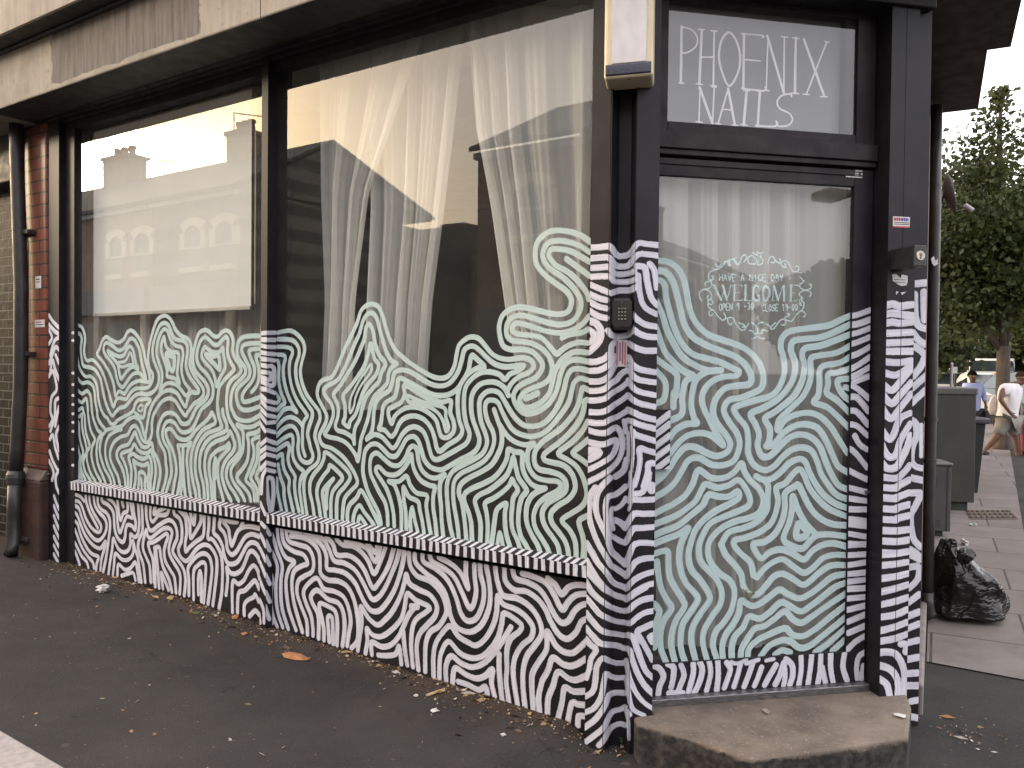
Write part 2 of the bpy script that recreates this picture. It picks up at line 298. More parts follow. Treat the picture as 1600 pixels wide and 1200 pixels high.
W2 = """@a 415 460
@b 640 340
@c 640 540
@d 415 640
@e 640 700
a 90,300 140,288 200,285 255,320 295,375 305,440 285,520 272,600 285,690 320,780 370,850 415,910 425,970 400,1040 385,1100 d 392,240 410,300 418,360 400,420 345,465 310,515 298,590 305,690 325,830
a 90,350 160,350 220,365 255,410 262,470 240,540 235,620 250,700 285,790 335,870 365,920 360,970 340,1030 328,1090 d 335,230 352,300 370,365 348,408 305,412 268,375 252,300 258,230 240,160 200,128 140,150 85,205
a 90,410 150,410 200,425 210,460 190,520 185,600 195,680 220,770 260,850 310,920 325,950 300,990 290,1040 d 288,220 290,300 308,360
a 90,470 140,475 155,500 140,560 140,640 155,720 180,800 215,870 245,920 200,890 140,905 85,980
a 95,520 105,560 102,620 105,700 125,780 150,845 120,870 88,905
a 85,785 108,820 88,850
a 85,1040 145,975 205,960 265,995 290,1040
d 85,268 140,225 200,198 215,240 210,320 220,390 258,450 298,485 275,540 265,620 275,700 290,805
d 85,318 130,285 175,265 185,310 175,380 190,450 230,520 225,580 235,680 260,795
d 85,378 128,350 135,420 150,480 185,550 180,620 195,700 215,790
d 98,430 105,480 120,540 140,600 145,680 165,790
d 87,540 90,620 105,700 125,785
a 835,75 790,85 745,130 715,220 670,320 620,420 580,520 545,600 510,650 450,668 415,710 405,790 440,870 475,940 470,1000 440,1060 d 420,210 445,275 520,305 600,365 660,440 705,520 715,580 670,630 620,690 605,770 600,860
a 830,145 790,160 760,210 735,300 690,400 650,500 610,590 560,670 490,710 455,745 465,790 510,850 530,920 515,990 480,1060 462,1092 500,1115 570,1130 640,1170 d 700,350 720,400 735,320 745,235 770,160 800,70 a 820,870 850,800 900,750 950,690 960,620 985,570 1025,540 985,520 945,450 915,360 890,270 865,180 830,145
a 810,230 785,260 770,350 735,440 690,540 640,620 590,700 535,770 535,800 565,870 565,950 545,1020 560,1060 620,1080 680,1120 692,1165 690,1110 700,1040 735,970 755,890 785,800 830,740 885,680 905,610 935,540 885,470 855,380 840,290 810,230
a 820,385 800,470 770,560 720,640 660,720 605,790 620,870 620,960 607,1000 650,1035 660,990 700,940 730,860 760,770 800,700 860,630 882,550 850,500 820,385
~.6 a 825,545 790,590 740,660 695,740 660,830 660,925 690,870 702,805 740,720 790,650 825,600 825,545
a 835,75 880,95 915,170 940,260 970,350 1010,430 1070,490 1150,550 1230,600 1300,640 1370,655 1430,635 1475,560 1490,480 1510,400 b 430,955 480,932 540,945 590,1000 640,1060 c 700,95 780,108 870,95 940,110 970,160 930,210 860,240 800,290 770,340
a 790,1130 825,1080 840,1010 845,930 860,850 905,790 965,750 990,680 1005,615 1060,590 1130,605 1210,655 1290,700 1370,715 1440,690 c 375,210 405,120 425,40 455,12 500,5 550,40 600,90 660,140 740,165 830,160 892,157 840,200 780,225 745,265 700,225 620,205 550,215 490,255 440,320 425,400 425,500 440,600 468,690 445,760 380,805 300,850 220,890 178,875 d 1280,310 1262,240 1230,170 1170,135 1110,150 1060,205 1020,280 990,300 955,265 910,215 850,195 790,230
a 885,1050 900,1010 910,940 920,870 960,830 1010,800 1030,720 1045,655 1130,690 1220,740 c 175,380 240,390 310,380 375,335 430,250 460,190 475,110 490,75 530,110 585,165 530,175 460,220 405,290 380,370 375,470 387,580 412,665 380,725 300,775 240,825 212,800 195,720 165,640 a 1240,980 1170,950 1100,960 1050,1000 1010,1085 978,1110 930,1060 885,1050
a 1080,710 1085,780 1060,840 1010,870 962,900 962,950 985,1010 1010,950 1070,900 1140,880 1210,890 1280,930 1330,980 1350,1040 1372,1108 1420,1118 1468,1070 1470,1000 1442,920 1448,832 1380,840 1300,825 1210,780 1130,730 1080,710
~.8 a 1110,792 1200,830 1300,858 1398,890 1408,960 1430,1040 1410,1070 1390,1000 1350,930 1280,880 1190,850 1118,838 1110,792
d 900,890 880,800 840,720 800,640 775,560 760,480 765,400 780,320 820,275 870,270 920,310 970,360 1020,360 1060,300 1100,230 1150,210 1190,240 1215,310 1240,390 1290,450 c 245,970 310,940 400,890 480,850 530,800 545,730 520,650 490,560 480,470 490,380 540,310 610,285 680,290 740,330 772,388
d 955,900 950,800 930,720 890,650 850,570 820,500 815,420 830,360 870,340 920,380 980,430 1040,435 1090,380 1120,310 1150,285 1180,310 1195,400 1220,470 1270,520 1330,535 1400,508 e 242,260 235,350 245,450 250,560 265,705
d 1005,910 1000,820 980,720 950,630 910,560 870,500 860,460 890,450 940,500 1010,510 1070,470 1120,400 1140,350 1150,430 1175,500 1220,560 1290,595 1322,602 1310,680 1310,770 1325,870 1335,985
d 1060,925 1060,800 1040,680 1005,590 960,560 1040,560 1100,520 1130,590 1180,650 1260,672 1255,740 1265,830 1290,970
d 1100,935 1095,800 1080,700 1078,605 1120,680 1190,718 1205,790 1225,880 1237,970
~.9 d 1135,945 1130,850 1145,765 1165,860 1188,955
d 380,835 365,730 345,640 350,560 380,500 430,440 455,380 462,335 500,350 570,410 640,480 660,535 620,600 570,660 555,740 555,855
d 430,845 415,740 400,660 410,590 450,520 490,470 502,435 550,470 600,530 570,580 525,640 510,720 510,845
d 470,845 455,740 445,650 470,600 530,540 490,600 475,680 475,770
d 640,880 640,800 660,740 710,690 745,632 790,700 830,780 870,860 885,895
d 685,900 685,850 700,790 735,748 770,800 810,850 845,900
~.9 d 720,895 735,835 770,880 790,910
b 1410,190 1340,140 1250,110 1150,100 1070,120 1000,190 980,290 1000,380 1070,460 1150,520 1230,580 1265,650 1240,730 1170,755 1080,745 980,720 880,700 800,710 730,760 700,840 705,920 730,1000 790,1030 880,1030 960,1050 1020,1110 c 1038,170 985,250 900,290 840,330 810,400 840,480 900,530 980,522 1070,470 1130,390 1160,310 1180,220 1220,140 1290,110 1392,125
b 1405,270 1330,220 1240,190 1150,180 1080,200 1040,270 1050,340 1110,410 1200,470 1280,550 1335,640 1330,730 1270,810 1180,835 1080,820 980,790 880,765 800,780 760,840 760,920 800,960 880,970 960,985 1040,1030 1090,1090 c 1115,170 1095,250 1040,300 960,330 890,370 857,430 890,480 950,480 1030,440 1090,370 1115,290 1140,190 1200,100 1290,50 1392,55
b 1405,345 1330,300 1250,260 1160,245 1105,250 1090,300 1140,370 1230,420 1320,500 1385,590 1400,640
b 1400,770 1350,830 1270,880 1180,900 1080,890 980,860 880,830 820,830 802,880 850,910 950,920 1030,940 1090,1000 1150,1065 1180,1040 1240,1000 1320,975 1395,980
b 1225,322 1290,370 1405,455
b 1190,940 1250,915 1340,900 1395,872
~1.2 c 905,412 950,395 998,372
c 1392,195 1320,180 1260,195 1225,260 1205,350 1170,450 1110,545 1040,610 960,630 890,620 830,570 780,500 740,430 700,370 640,352 590,370 550,420 545,500 560,600 590,680 605,760 570,840 500,890 420,930 340,980 300,1050 e 290,330 300,480 315,600 340,710
c 1392,270 1330,255 1285,290 1265,360 1240,450 1180,540 1110,625 1040,685 950,710 860,690 800,650 760,590 720,510 690,445 640,425 600,440 590,500 610,590 650,670 660,750 630,840 570,910 480,960 400,1000 350,1060 e 340,335 345,430 360,520 375,610 385,725
c 660,500 690,590 715,660 720,760 690,850 640,930 560,985 470,1030 400,1085 e 385,355 410,430 425,530 435,620 445,745
c 705,620 760,700 820,750 900,775 970,765 930,810 920,880 e 935,160 990,230 1080,255 1150,260 1185,295 1150,340 1080,375 1010,430 975,500 970,570 990,640 1040,720 1080,790 1100,855
e 490,755 485,660 480,580 460,500 430,420 430,360 480,320 570,280 660,230 720,160 760,80 770,10 820,30 878,42 880,130 900,210 950,280 1010,310 1060,315 1000,340 950,380 920,440 910,520 920,600 960,690 1000,760 1030,845
e 550,760 555,620 545,540 520,460 510,410 540,370 620,330 700,270 760,210 790,140 810,72 830,150 850,230 890,290 915,335 880,380 860,440 850,520 850,600 870,690 910,760 945,830
e 605,760 610,600 600,500 590,430 660,390 730,340 780,290 800,242 820,280 845,330 810,390 800,470 795,550 805,640 840,720 872,810
e 640,775 650,680 660,600 675,500 700,460 755,432 745,500 745,580 755,670 790,790
~.9 e 682,780 705,660 732,785
c 1392,345 1350,330 1335,390 1310,480 1260,560 1190,640 1110,700 1030,760 980,830 975,910 1010,965 1100,985 e 1180,215 1222,270 1215,340 1150,390 1080,430 1040,490 1040,560 1070,630 1120,700 1160,770 1175,865
c 1395,425 1370,430 1360,500 1330,580 1270,660 1190,740 1110,800 1050,850 1052,892 1110,912 e 1200,135 1260,190 1290,260 1290,330 1240,400 1160,450 1105,510 1110,580 1160,650 1210,720 1235,790 1245,885
c 1392,590 1340,680 1260,760 1162,842 1230,888 1300,940 e 1350,220 1378,310 1385,380 1350,450 1280,500 1200,550 1195,580 1250,640 1290,720 1300,800 1300,895
c 1392,735 1330,790 1275,840 1330,880 1390,925
e 1388,530 1330,560 1325,600 1350,680 1360,760 1350,895
e 1388,740 1376,890
"""
DOOR = """@j 1015 380 4.4444
@k 1015 600 4.4444
@l 1015 800 4.4444
j 50,120 130,130 200,180 240,260 260,360 280,460 320,550 400,630 500,670 620,710 700,760 760,830 790,920 770,1010 k 640,92 550,112 515,180 550,260 610,350 625,430 590,525 520,562 430,560 340,512 270,530 220,610 170,690 100,750 28,790
j 50,190 110,200 160,260 190,360 215,460 240,560 300,650 400,710 500,750 600,790 670,850 707,930 690,978 600,990 520,1010 460,1080 k 440,180 460,260 520,340 560,410 540,470 470,500 400,480 320,440 250,440 190,500 140,580 90,640 28,690
j 50,250 100,280 115,380 140,480 170,580 220,690 300,770 400,800 500,830 580,870 622,890 600,920 500,930 420,970 370,1040 k 365,130 400,220 450,320 512,425 430,360 350,340 260,360 190,420 145,480
j 45,400 90,500 120,600 170,700 230,790 320,850 400,880 495,882 400,892 330,940 300,1020 k 290,150 310,240 330,272 250,280 180,320 140,375
j 45,590 100,740 170,830 240,890 302,922 250,960 230,1040 k 225,100 225,205 150,252
j 40,800 110,850 185,910 190,970 180,1060 k 170,60 165,160
j 40,880 110,970 100,1080 50,1110
k 30,640 80,600 120,580
j 1400,500 1330,530 1240,570 1100,590 980,610 925,650 910,720 930,800 935,900 900,1000 k 840,82 740,112 640,142 585,172 615,230 670,300 685,390 685,480 725,560 800,598 865,570 920,510 980,460 1050,440 1120,460 1160,530 1190,620 1240,700 1300,770 1375,800
j 1400,560 1320,600 1200,650 1080,665 1000,680 980,740 1010,830 1000,930 950,1020 k 880,112 780,170 702,208 735,280 760,350 750,430 780,500 830,502 890,450 960,380 1040,350 1120,370 1180,430 1220,530 1260,620 1310,700 1375,732
j 1400,630 1300,670 1190,710 1080,730 1060,780 1075,850 1060,950 1010,1050 k 940,140 860,200 800,240 835,310 830,400 812,430 860,420 930,340 1010,290 1090,280 1170,310 1230,400 1270,490 1310,570 1375,612
j 1395,710 1300,760 1180,780 1120,800 1120,880 1110,970 k 1060,92 990,160 900,250 892,322 940,250 1020,212 1110,200 1190,230 1260,300 1310,380 1372,480
j 1390,790 1320,830 1210,850 1180,890 1180,980 1170,1060 1140,1105 1230,1138 k 1300,220 1382,302
j 1390,870 1300,900 1240,910 1240,980 1230,1040 1300,1090 1390,1180
j 1390,940 1310,950 1312,1000 1350,1060 1390,1090
j 1392,1010 1360,1000
k 28,905 90,870 170,830 250,770 300,690 330,605 360,605 430,652 520,650 590,610 638,552 660,610 700,670 760,730 790,810 760,890 690,930 600,952 500,1000 430,1070 l 405,250 420,340 480,420 560,480 590,560 570,670 520,760 460,830 440,920 465,1015
k 28,975 170,920 250,870 320,810 360,735 390,695 470,720 550,702 622,668 690,770 690,840 620,880 520,920 420,970 370,1050 l 342,240 350,330 400,400 460,460 500,550 490,640 430,730 380,820 370,910 400,1035
k 28,1052 100,1020 200,980 300,900 370,840 410,770 480,782 550,780 612,745 620,790 560,830 460,880 380,940 320,1010 290,1090 l 270,300 290,400 350,470 412,570 412,620 350,710 300,800 290,900 322,1042
l 28,222 100,192 200,155 270,110 222,210 205,300 215,400 250,490 310,560 335,610 280,700 230,780 215,880 220,960 248,1048
l 28,292 122,270 130,350 140,450 180,530 230,610 242,660 190,740 160,820 150,920 178,1048
l 50,345 60,430 80,530 120,610 152,670 100,750 75,840 80,950 118,1052
l 32,640 68,690 48,760 35,850 32,940
k 740,640 780,662 840,660 900,620 970,550 1040,520 1080,540 1110,610 1150,690 1210,770 1290,830 1375,862
k 790,665 822,700 820,780 810,880 740,960 650,1000 550,1030 500,1110 l 500,230 530,300 580,355 635,430 650,510 690,570 750,570 810,510 860,450 920,428 990,460 1060,505 1110,482 1180,420 1260,372 1372,370
k 1375,922 1250,870 1170,800 1110,720 1070,625 1040,592 1000,620 940,690 880,720 892,800 880,880 840,970 760,1030 660,1068 590,1085 l 588,235 640,295 700,350 722,440
l 745,455 800,390 870,342 930,330 1000,380 1070,422 1130,390 1200,322 1280,298 1372,300
k 1375,982 1260,970 1170,920 1110,850 1060,750 1035,702 1010,710 940,760 940,850 920,950 870,1040 800,1095 720,1112 l 745,290 780,322 830,282 900,260 980,280 1070,330 1130,270 1200,230 1280,218 1372,242
k 1160,1050 1080,960 1030,870 995,780 990,870 970,960 930,1072 980,1120 1060,1142 1110,1095 1160,1052 1260,1045 1380,1062
~1.1 k 1032,972 1020,1060 1070,1062 1095,1030 1060,985 1032,972
l 1370,430 1270,450 1180,520 1110,570 1040,600 960,570 900,540 830,590 760,640 700,650 635,615 620,700 580,780 530,850 505,930 510,1025
l 1370,490 1290,520 1200,590 1120,650 1050,690 970,650 910,628 830,700 760,740 690,725 650,800 590,870 570,950 572,1025
l 1370,560 1220,660 1120,730 1050,770 990,740 940,690 870,740 800,790 730,810 680,880 640,950 632,1022
l 1368,640 1240,740 1140,820 1060,862 990,850 940,808 830,850 750,890 690,950 682,1020
l 1368,725 1300,780 1200,860 1110,930 1040,942 980,900 920,890 830,930 770,1005
l 1365,800 1310,850 1230,920 1150,975
l 1365,880 1320,920 1270,965
l 870,990 920,960 975,975
"""
RISER = """@m 60 760 8
@n 240 780 8
@N 240 860 8
@o 400 810 5
@q 620 850 5
@r 620 960 5
m 455,100 520,125 570,180
m 590,95 600,200 640,320 690,420 740,515
m 635,95 645,210 690,330 750,430 785,500 770,565 720,565 650,500 590,390 555,280 510,195 445,180
m 690,100 705,230 755,320 820,390 850,460 845,550 800,640 740,675 670,630 590,510 540,380 500,270 430,235
m 742,110 745,220 790,290 850,330 890,410 895,520 880,650 860,800 840,920 810,1065
m 440,310 490,370 530,480 580,600 650,700 720,760 780,770 840,690 820,800 790,900 775,1045
m 440,425 490,470 520,580 560,680 620,790 680,850 752,882 730,960 720,1035
m 440,510 480,600 520,710 570,810 630,890 680,950 695,1018
m 440,670 490,770 540,870 600,940 625,1012
m 435,775 480,870 515,975
m 790,120 800,190 870,230 930,310 945,400 950,500 970,600 1010,670 1060,692 1085,620 1090,540 1115,480 1170,495 1208,540 1215,450 1195,350 1180,195
m 870,150 930,195 975,280 985,400 1000,530 1025,572 1070,450 1110,375 1175,392 1165,290 1145,180
m 985,165 1000,270 1025,422 1060,340 1115,300 1110,170
m 1045,185 1060,250
m 875,1095 895,950 920,800 935,652 960,700 1000,780 1060,822 1120,800 1150,720 1150,600 1200,632 1240,600 1260,480 1255,350 1245,205
m 930,1105 945,980 962,842 1040,910 1110,920 1170,870 1190,780 1182,682 1210,790 1240,880 1260,1000 1285,1195
m 988,1110 1000,978 1080,1040 1150,1020 1212,952 1240,1080 1255,1190
m 1040,1118 1120,1092 1185,1082 1212,1170
m 1290,215 1300,400 1300,560 1260,660 1245,760 1270,860 1310,980 1335,1195
m 1345,230 1350,380 1380,520 1420,552 1500,490 n 140,280 200,262 255,300 290,390 292,490 255,580 240,660 290,745 350,830 385,910 398,1000 N 395,450 382,562
n 325,1180 335,990 310,890 250,790 200,690 192,600 215,500 230,410 195,365 130,365 60,410 m 1410,642 1365,620 1348,545 1310,690 1310,790 1350,890 1390,1000 1405,1195
n 280,1165 260,980 210,890 150,780 130,660 150,560 180,470 160,430 100,470 m 1500,660 1430,700 1375,710 1390,800 1430,920 1445,1195
m 1450,772 1510,762 1530,880 n 120,850 190,1000 228,1155
n 30,640 50,840 68,1105
n 15,650 20,1090
n 117,1115 95,922 150,1040 185,1135
m 1400,240 1400,390 1430,442 1490,370 n 60,200 160,190 195,115
m 1462,250 1442,342 1510,300 n 100,130 150,105
n 250,125 260,190 320,240 350,330 355,450 345,530 310,620 330,710 395,772 450,740 530,630 620,572 700,590 770,690 792,800 780,1000 N 740,685
n 320,140 390,220 410,330 412,430 395,560 400,652 450,600 530,530 610,470 630,380 632,205
n 390,160 450,290 462,482 540,380 590,280 592,190
n 460,175 502,312 518,185
n 690,200 690,330 678,485 730,500 790,580 840,690 860,820 860,1000 N 850,540 818,722
n 760,210 755,330 752,420 810,480 860,580 880,690 920,790 980,812 1050,780 1100,700 1160,590 1220,542 1290,560 1325,610
n 840,240 822,340 880,420 910,520 920,620 970,692 1030,660 1090,560 1150,470 1230,440 1325,470
n 875,290 935,370 950,470 975,577 1010,500 1050,400 1120,350 1220,345 1325,368
n 875,245 960,280 1045,285
n 1090,345 1120,285
n 440,1200 440,1000 430,865 480,780 560,700 640,680 700,730 725,830 725,950 N 680,665
N 500,612 n 500,915 550,830 610,790 650,820 650,950 N 625,652
n 560,1190 560,1000 580,902 598,1000 N 595,635
n 905,1195 925,1000 915,855 960,922 1030,930 1100,880 1150,770 1190,670 1240,652 1300,720 1325,780
N 985,772 N 988,400 1060,420 1130,370 1190,250 1250,190 1300,250 1325,350
N 1048,772 1062,540 1140,500 1210,430 1270,380 1318,480
N 1132,805 1135,680 1180,620 1250,585 1270,552 1315,640
N 1200,822 1270,752 1315,800
o 105,80 140,170 165,260 205,372 195,480 195,620 210,730 252,862
o 165,80 180,190 230,300 300,338 260,390 235,480 240,600 260,720 312,872
o 200,85 220,195 290,255 370,285 402,350 360,370 300,410 280,500 290,620 312,720 362,885
o 232,85 255,175 330,205 410,235 448,320 440,410 380,450 330,490 320,580 350,680 395,800 402,905
~.8 o 258,95 300,112 355,108
o 270,140 370,150 440,190 490,260 500,350 505,430 560,480 640,490 710,530 760,620 790,750 800,870 790,960 745,1012
o 445,915 445,860 430,760 390,660 370,580 400,520 475,468 530,550 610,570 680,610 720,690 740,800 725,900 712,995
o 488,935 490,830 480,740 440,660 430,602 480,562 560,630 640,660 680,730 692,850 675,995
o 530,950 530,870 515,780 495,668 570,690 620,730 635,820 632,988
o 572,962 565,860 560,772 592,772 600,870 602,978
o 380,110 450,150 520,220 550,300 555,392 620,405 700,430 770,500 810,580 850,660 900,720 960,722 1020,660 1080,560 1120,450 1150,330 1158,245
o 460,115 530,170 570,240 610,330 690,350 770,400 830,490 870,570 910,632 960,612 1010,540 1060,430 1100,330 1122,240
o 550,145 600,200 622,270 650,290 720,290 790,330 850,410 912,542 960,500 1010,420 1050,330 1075,235
o 630,165 680,208 760,220 830,270 880,340 922,432 970,340 1012,225
o 700,180 790,200 870,240 932,335 972,218
o 870,195 932,265 948,215
o 795,1032 810,920 825,800 820,690 880,780 950,832 1010,790 1070,720 1130,600 1160,500 1175,440 1200,510 1280,560 1360,600 1412,680 1400,760 1340,830 1280,900 1255,1000 1268,1180
o 855,1052 870,950 865,858 910,910 980,922 1060,870 1130,790 1160,700 1182,590 1250,640 1355,692 1330,730 1250,790 1220,870 1212,1000 1225,1160
o 905,1062 905,968 980,1002 1050,990 1110,930 1150,850 1190,760 1240,690
~1.3 o 1215,690 1260,690
o 1150,880 1162,1020 1182,1145
o 955,1068 1020,1072 1090,1060 1118,1000 1135,1138
q 95,70 105,170 160,250 260,290 330,360 372,440 385,540 330,640 260,690 225,790 r 222,445
q 140,80 150,150 230,230 310,290 370,370 400,460 420,560 460,640 530,682 600,680 670,620 720,500 730,390 720,280 700,175
q 200,80 210,140 300,190 380,260 430,340 470,440 500,540 550,600 620,580 670,470 680,350 655,240 650,165
q 255,85 280,140 370,190 450,260 510,380 540,450 570,502 600,470 620,370 610,270 605,165
q 330,105 430,160 500,230 557,348 540,240 540,145
r 287,482 285,340 300,240 340,165 415,90 480,170 560,220 620,242 690,190 q 750,640 780,530 788,405 830,470 930,510 1010,570 1062,650 1050,730 980,790 930,870 910,960 r 915,520 945,715
q 770,185 785,290 830,400 940,425 1040,490 1110,590 1132,700 1080,790 1020,870 990,970 985,1100 r 1002,725
r 332,498 335,370 350,290 405,212 490,300 580,340 660,330 730,270 q 790,730 820,620 835,542 900,570 972,630 960,680 890,740 860,830 860,980 r 855,530 877,692
r 385,518 385,400 425,325 500,380 590,412 680,380 750,310 q 810,780 860,700 892,648
r 800,310 800,450 822,668
r 435,530 455,420 540,470 620,500 690,480 747,430 740,530 765,642
r 480,525 560,552 640,590 692,565 708,620
q 840,185 850,290 920,360 1010,370 1100,430 1160,510 1200,600 1260,700 1330,742 1400,690 1440,610 1485,585
q 905,200 930,270 1020,300 1110,350 1170,430 1220,530 1280,612 1340,600 1390,520 1440,480 1485,468
q 980,230 1080,260 1170,310 1230,400 1292,512 1340,450 1400,400 1485,388
q 1180,270 1240,320 1287,392 1340,340 1400,320 1485,325
q 1485,755 1430,810 1370,852 1300,840 1240,790 1175,685 1170,820 1110,920 1060,1010 r 1055,560 1065,745
q 1480,895 1380,950 1300,940 1220,890 1180,990 1140,1060 r 1125,560 1108,650 1115,770
q 1480,1030 1400,1062 1340,1050 1260,1000 r 1220,560 1182,660 1177,795
r 1480,600 1380,602 1312,572 1290,690 1257,825
r 1480,710 1410,702 1367,692 1335,845
r 1480,802 1422,795 1415,865
o 78,150 115,240 155,330 168,400 155,520 158,640 172,740 208,850
o 72,310 105,400 128,470 118,580 118,680 135,770 165,845
o 70,470 92,560 88,680 100,760 125,815
"""
PIL = """@w 900 340 4
@t 905 560 6
@u 905 740 6
@v 900 920 4.6154
w 88,188 150,185 210,180 240,215 265,240 320,235 345,215 385,162 440,165 512,172
w 88,255 150,250 205,250 235,285 262,305 325,300 350,270 390,230 450,230 512,238
w 88,315 150,312 205,310 235,345 262,355 325,350 365,335
w 88,370 205,368 235,395 265,402 330,400 370,385
w 88,420 150,445 197,465
w 222,472 270,456 330,455 365,440
w 82,475 140,502 190,516
w 82,525 140,555 190,568
w 82,580 140,615 190,628
~1.2 w 80,645 130,665 155,715 140,780 78,842
w 80,700 110,725 105,762 78,782
w 200,705 222,735 270,742 330,730 350,690
w 460,288 490,330 505,440
w 380,302 430,315 445,400 470,500 508,548
w 388,362 400,480 430,560 508,605
w 352,602 390,642 440,670 505,682
w 348,690 390,722 440,742 503,748
w 330,785 370,812 430,832 502,832
w 255,775 225,800 220,870
t 85,30 150,32 230,5 280,-40
t 85,118 180,112 250,80 290,50 330,-20
t 85,215 190,215 260,182 300,130 338,60
t 85,305 180,302 250,280 285,240 345,205 400,140 455,110
t 80,395 180,392 250,372 285,340 345,302 400,270 455,220
t 80,502 180,507 250,492 285,470 345,425 400,390 455,345
t 78,595 160,607 240,602 285,575 350,552 400,522 455,490
t 78,670 160,695 240,702 285,680 350,648 395,720 405,830 375,940 290,1040 180,1110 74,1162
t 78,780 160,800 235,806 285,785 335,765 352,790 335,860 300,920 230,970 150,1012 74,1050
~1.3 t 95,865 150,862 185,885 150,915 95,945
~.8 t 420,585 440,690
t 460,-10 500,60 560,100 640,118 715,130
t 462,85 500,160 560,200 640,215 715,225
t 462,205 500,270 560,310 640,332 715,345
t 458,345 500,385 560,420 640,440 715,455
t 458,482 500,502 560,532 640,560 715,575
t 458,582 500,592 560,620 640,642 715,660
t 505,690 520,712 580,735 640,752 715,775
~.55 t 488,645 505,780 502,950 482,1100 465,1200
~.6 t 458,700 460,900 440,960
t 445,950 415,1050 340,1110
t 710,885 640,865 565,845 570,950 550,1080 520,1190
t 710,985 650,990 640,1080 600,1200
u 150,130 105,200 90,300 95,420 130,540 180,660 230,745 268,810 300,860 345,890 430,950
u 290,40 220,110 170,190 155,300 170,400 210,490 260,590 285,680 315,745 345,770 430,850
u 435,120 380,170 330,200 270,220 250,290 250,400 265,500 290,575 330,600 380,630 432,650
~.8 u 435,230 400,290 340,330 305,330 300,420 320,520
u 330,435 380,455 432,510
~.6 u 480,-10 482,150 460,265
~.6 u 497,130 490,250 465,340
~1.3 u 685,115 680,155
u 655,0 640,80 590,175 520,190
u 515,245 600,248 698,242
u 440,490 480,420 520,375 600,378 698,375
u 440,640 490,540 520,512 600,510 698,500
u 440,850 470,760 500,685 540,655 620,648 698,655
u 440,960 490,880 540,822 620,795 698,792
u 440,1080 490,1020 540,980 620,942 698,920
u 440,1180 500,1130 560,1090 630,1050 698,1030
u 66,650 120,740 170,830 230,900 270,950 320,1020 380,1050 435,1070
u 62,810 120,910 180,1000 240,1070 290,1110 340,1140 435,1170
v 55,-75 105,10 150,60 195,95 240,125 300,150 350,160 385,150 420,115 480,80 555,65
v 55,-150 130,-70 200,0 240,22 290,50 350,65 390,60 430,30 500,-10
v 70,62 120,120 170,180 220,207 290,235 350,242 390,250 430,215 490,175 555,160
v 70,172 120,235 170,290 220,315 290,326 350,336
v 375,335 410,350 440,430 480,540 510,600 555,642
v 70,280 120,340 170,390 220,402 290,408 350,430 385,440 410,520 440,600 490,690 552,755
v 68,360 100,400 145,442 110,500 95,580 75,645
v 66,778 120,740 140,660 150,560 190,502 240,520 290,535 352,535
~.8 v 360,515 375,600 400,680 440,760 490,820 550,862
v 64,892 130,860 180,780 200,680 215,612 250,630 290,642 352,640
~.8 v 365,665 380,760 400,850 440,890 490,912
v 62,1000 130,950 180,890 215,830 240,765 290,748 352,752
~.6 v 374,880 392,910
v 60,1112 130,1060 200,1000 235,930 265,885 310,872 352,852
~.6 v 352,852 375,950 382,1085
v 165,1128 200,1090 240,1020 270,990 320,972 352,985
v 552,252 490,282 442,312 490,400 552,515
v 552,335 532,350 552,385
"""
POST = """@z 1320 320 5
@a 1360 400 3
@x 1360 660 5.4545
@y 1360 860 4.2857
z 305,795 370,775 430,792 480,786 528,780
z 305,860 370,846 430,856 480,862 528,866
z 305,930 370,916 430,926 528,916
z 302,1005 430,1000 528,995
z 302,1080 430,1075 525,1070
z 300,1145 430,1145 525,1145
a 60,495 130,500 192,490
a 60,545 120,558 192,515
a 58,600 100,630 140,590 192,530
a 58,650 100,692 140,650 192,592
a 55,712 95,762 140,712 192,645
x 98,62 130,112 165,145 200,100 225,30 260,-40 340,-80
x 98,190 130,260 170,300 220,270 250,170 290,90 340,10
x 96,340 140,390 220,382 270,300 310,220 342,110
x 92,465 220,475 290,420 335,365
x 92,555 220,560 230,545 332,490
x 92,640 220,650 225,640 330,600
x 90,735 220,742 225,730 330,700
x 88,825 220,832 225,820 328,795
x 88,920 220,925 328,912
x 86,1010 220,1016 328,1002
x 86,1110 220,1116 325,1098
y 66,30 165,22 250,8
y 66,102 165,92 248,78
y 64,190 165,176 250,155
y 64,280 165,256 250,230
y 62,365 165,342 250,315
y 62,447 165,432 248,395
y 60,540 165,512 246,480
y 60,610 165,590 246,560
y 58,685 110,680 165,692 205,745 228,830 228,975
y 58,770 120,790 165,832 185,900 183,980
y 60,860 110,900 130,980
y 205,628 242,630 238,680
"""
POST2 = """@z 1320 320 5
@a 1360 400 3
@x 1360 660 5.4545
@y 1360 860 4.2857
z 540,618 638,610
z 545,700 548,850 572,940 630,968
z 618,680 622,900
z 532,1000 580,1060 632,1090
z 530,1100 600,1145 632,1190
a 200,565 235,520 258,470
a 195,620 262,560
a 192,690 262,625
x 350,-20 385,10 395,110 360,200 350,320 380,372 438,392
x 338,470 438,492
x 336,602 400,600 430,612 380,720 345,790 350,900 372,1000 430,1062
x 332,1080 380,1110 428,1152
~.6 x 435,20 432,290
y 250,20 332,60
y 255,115 322,112 318,190 258,255
y 252,352 326,295
y 252,440 326,412
y 250,522 325,492
y 246,620 320,602
y 245,730 320,716
y 245,826 318,820
y 245,906 316,906
y 270,1012 316,1002
y 270,1112 314,1122
"""
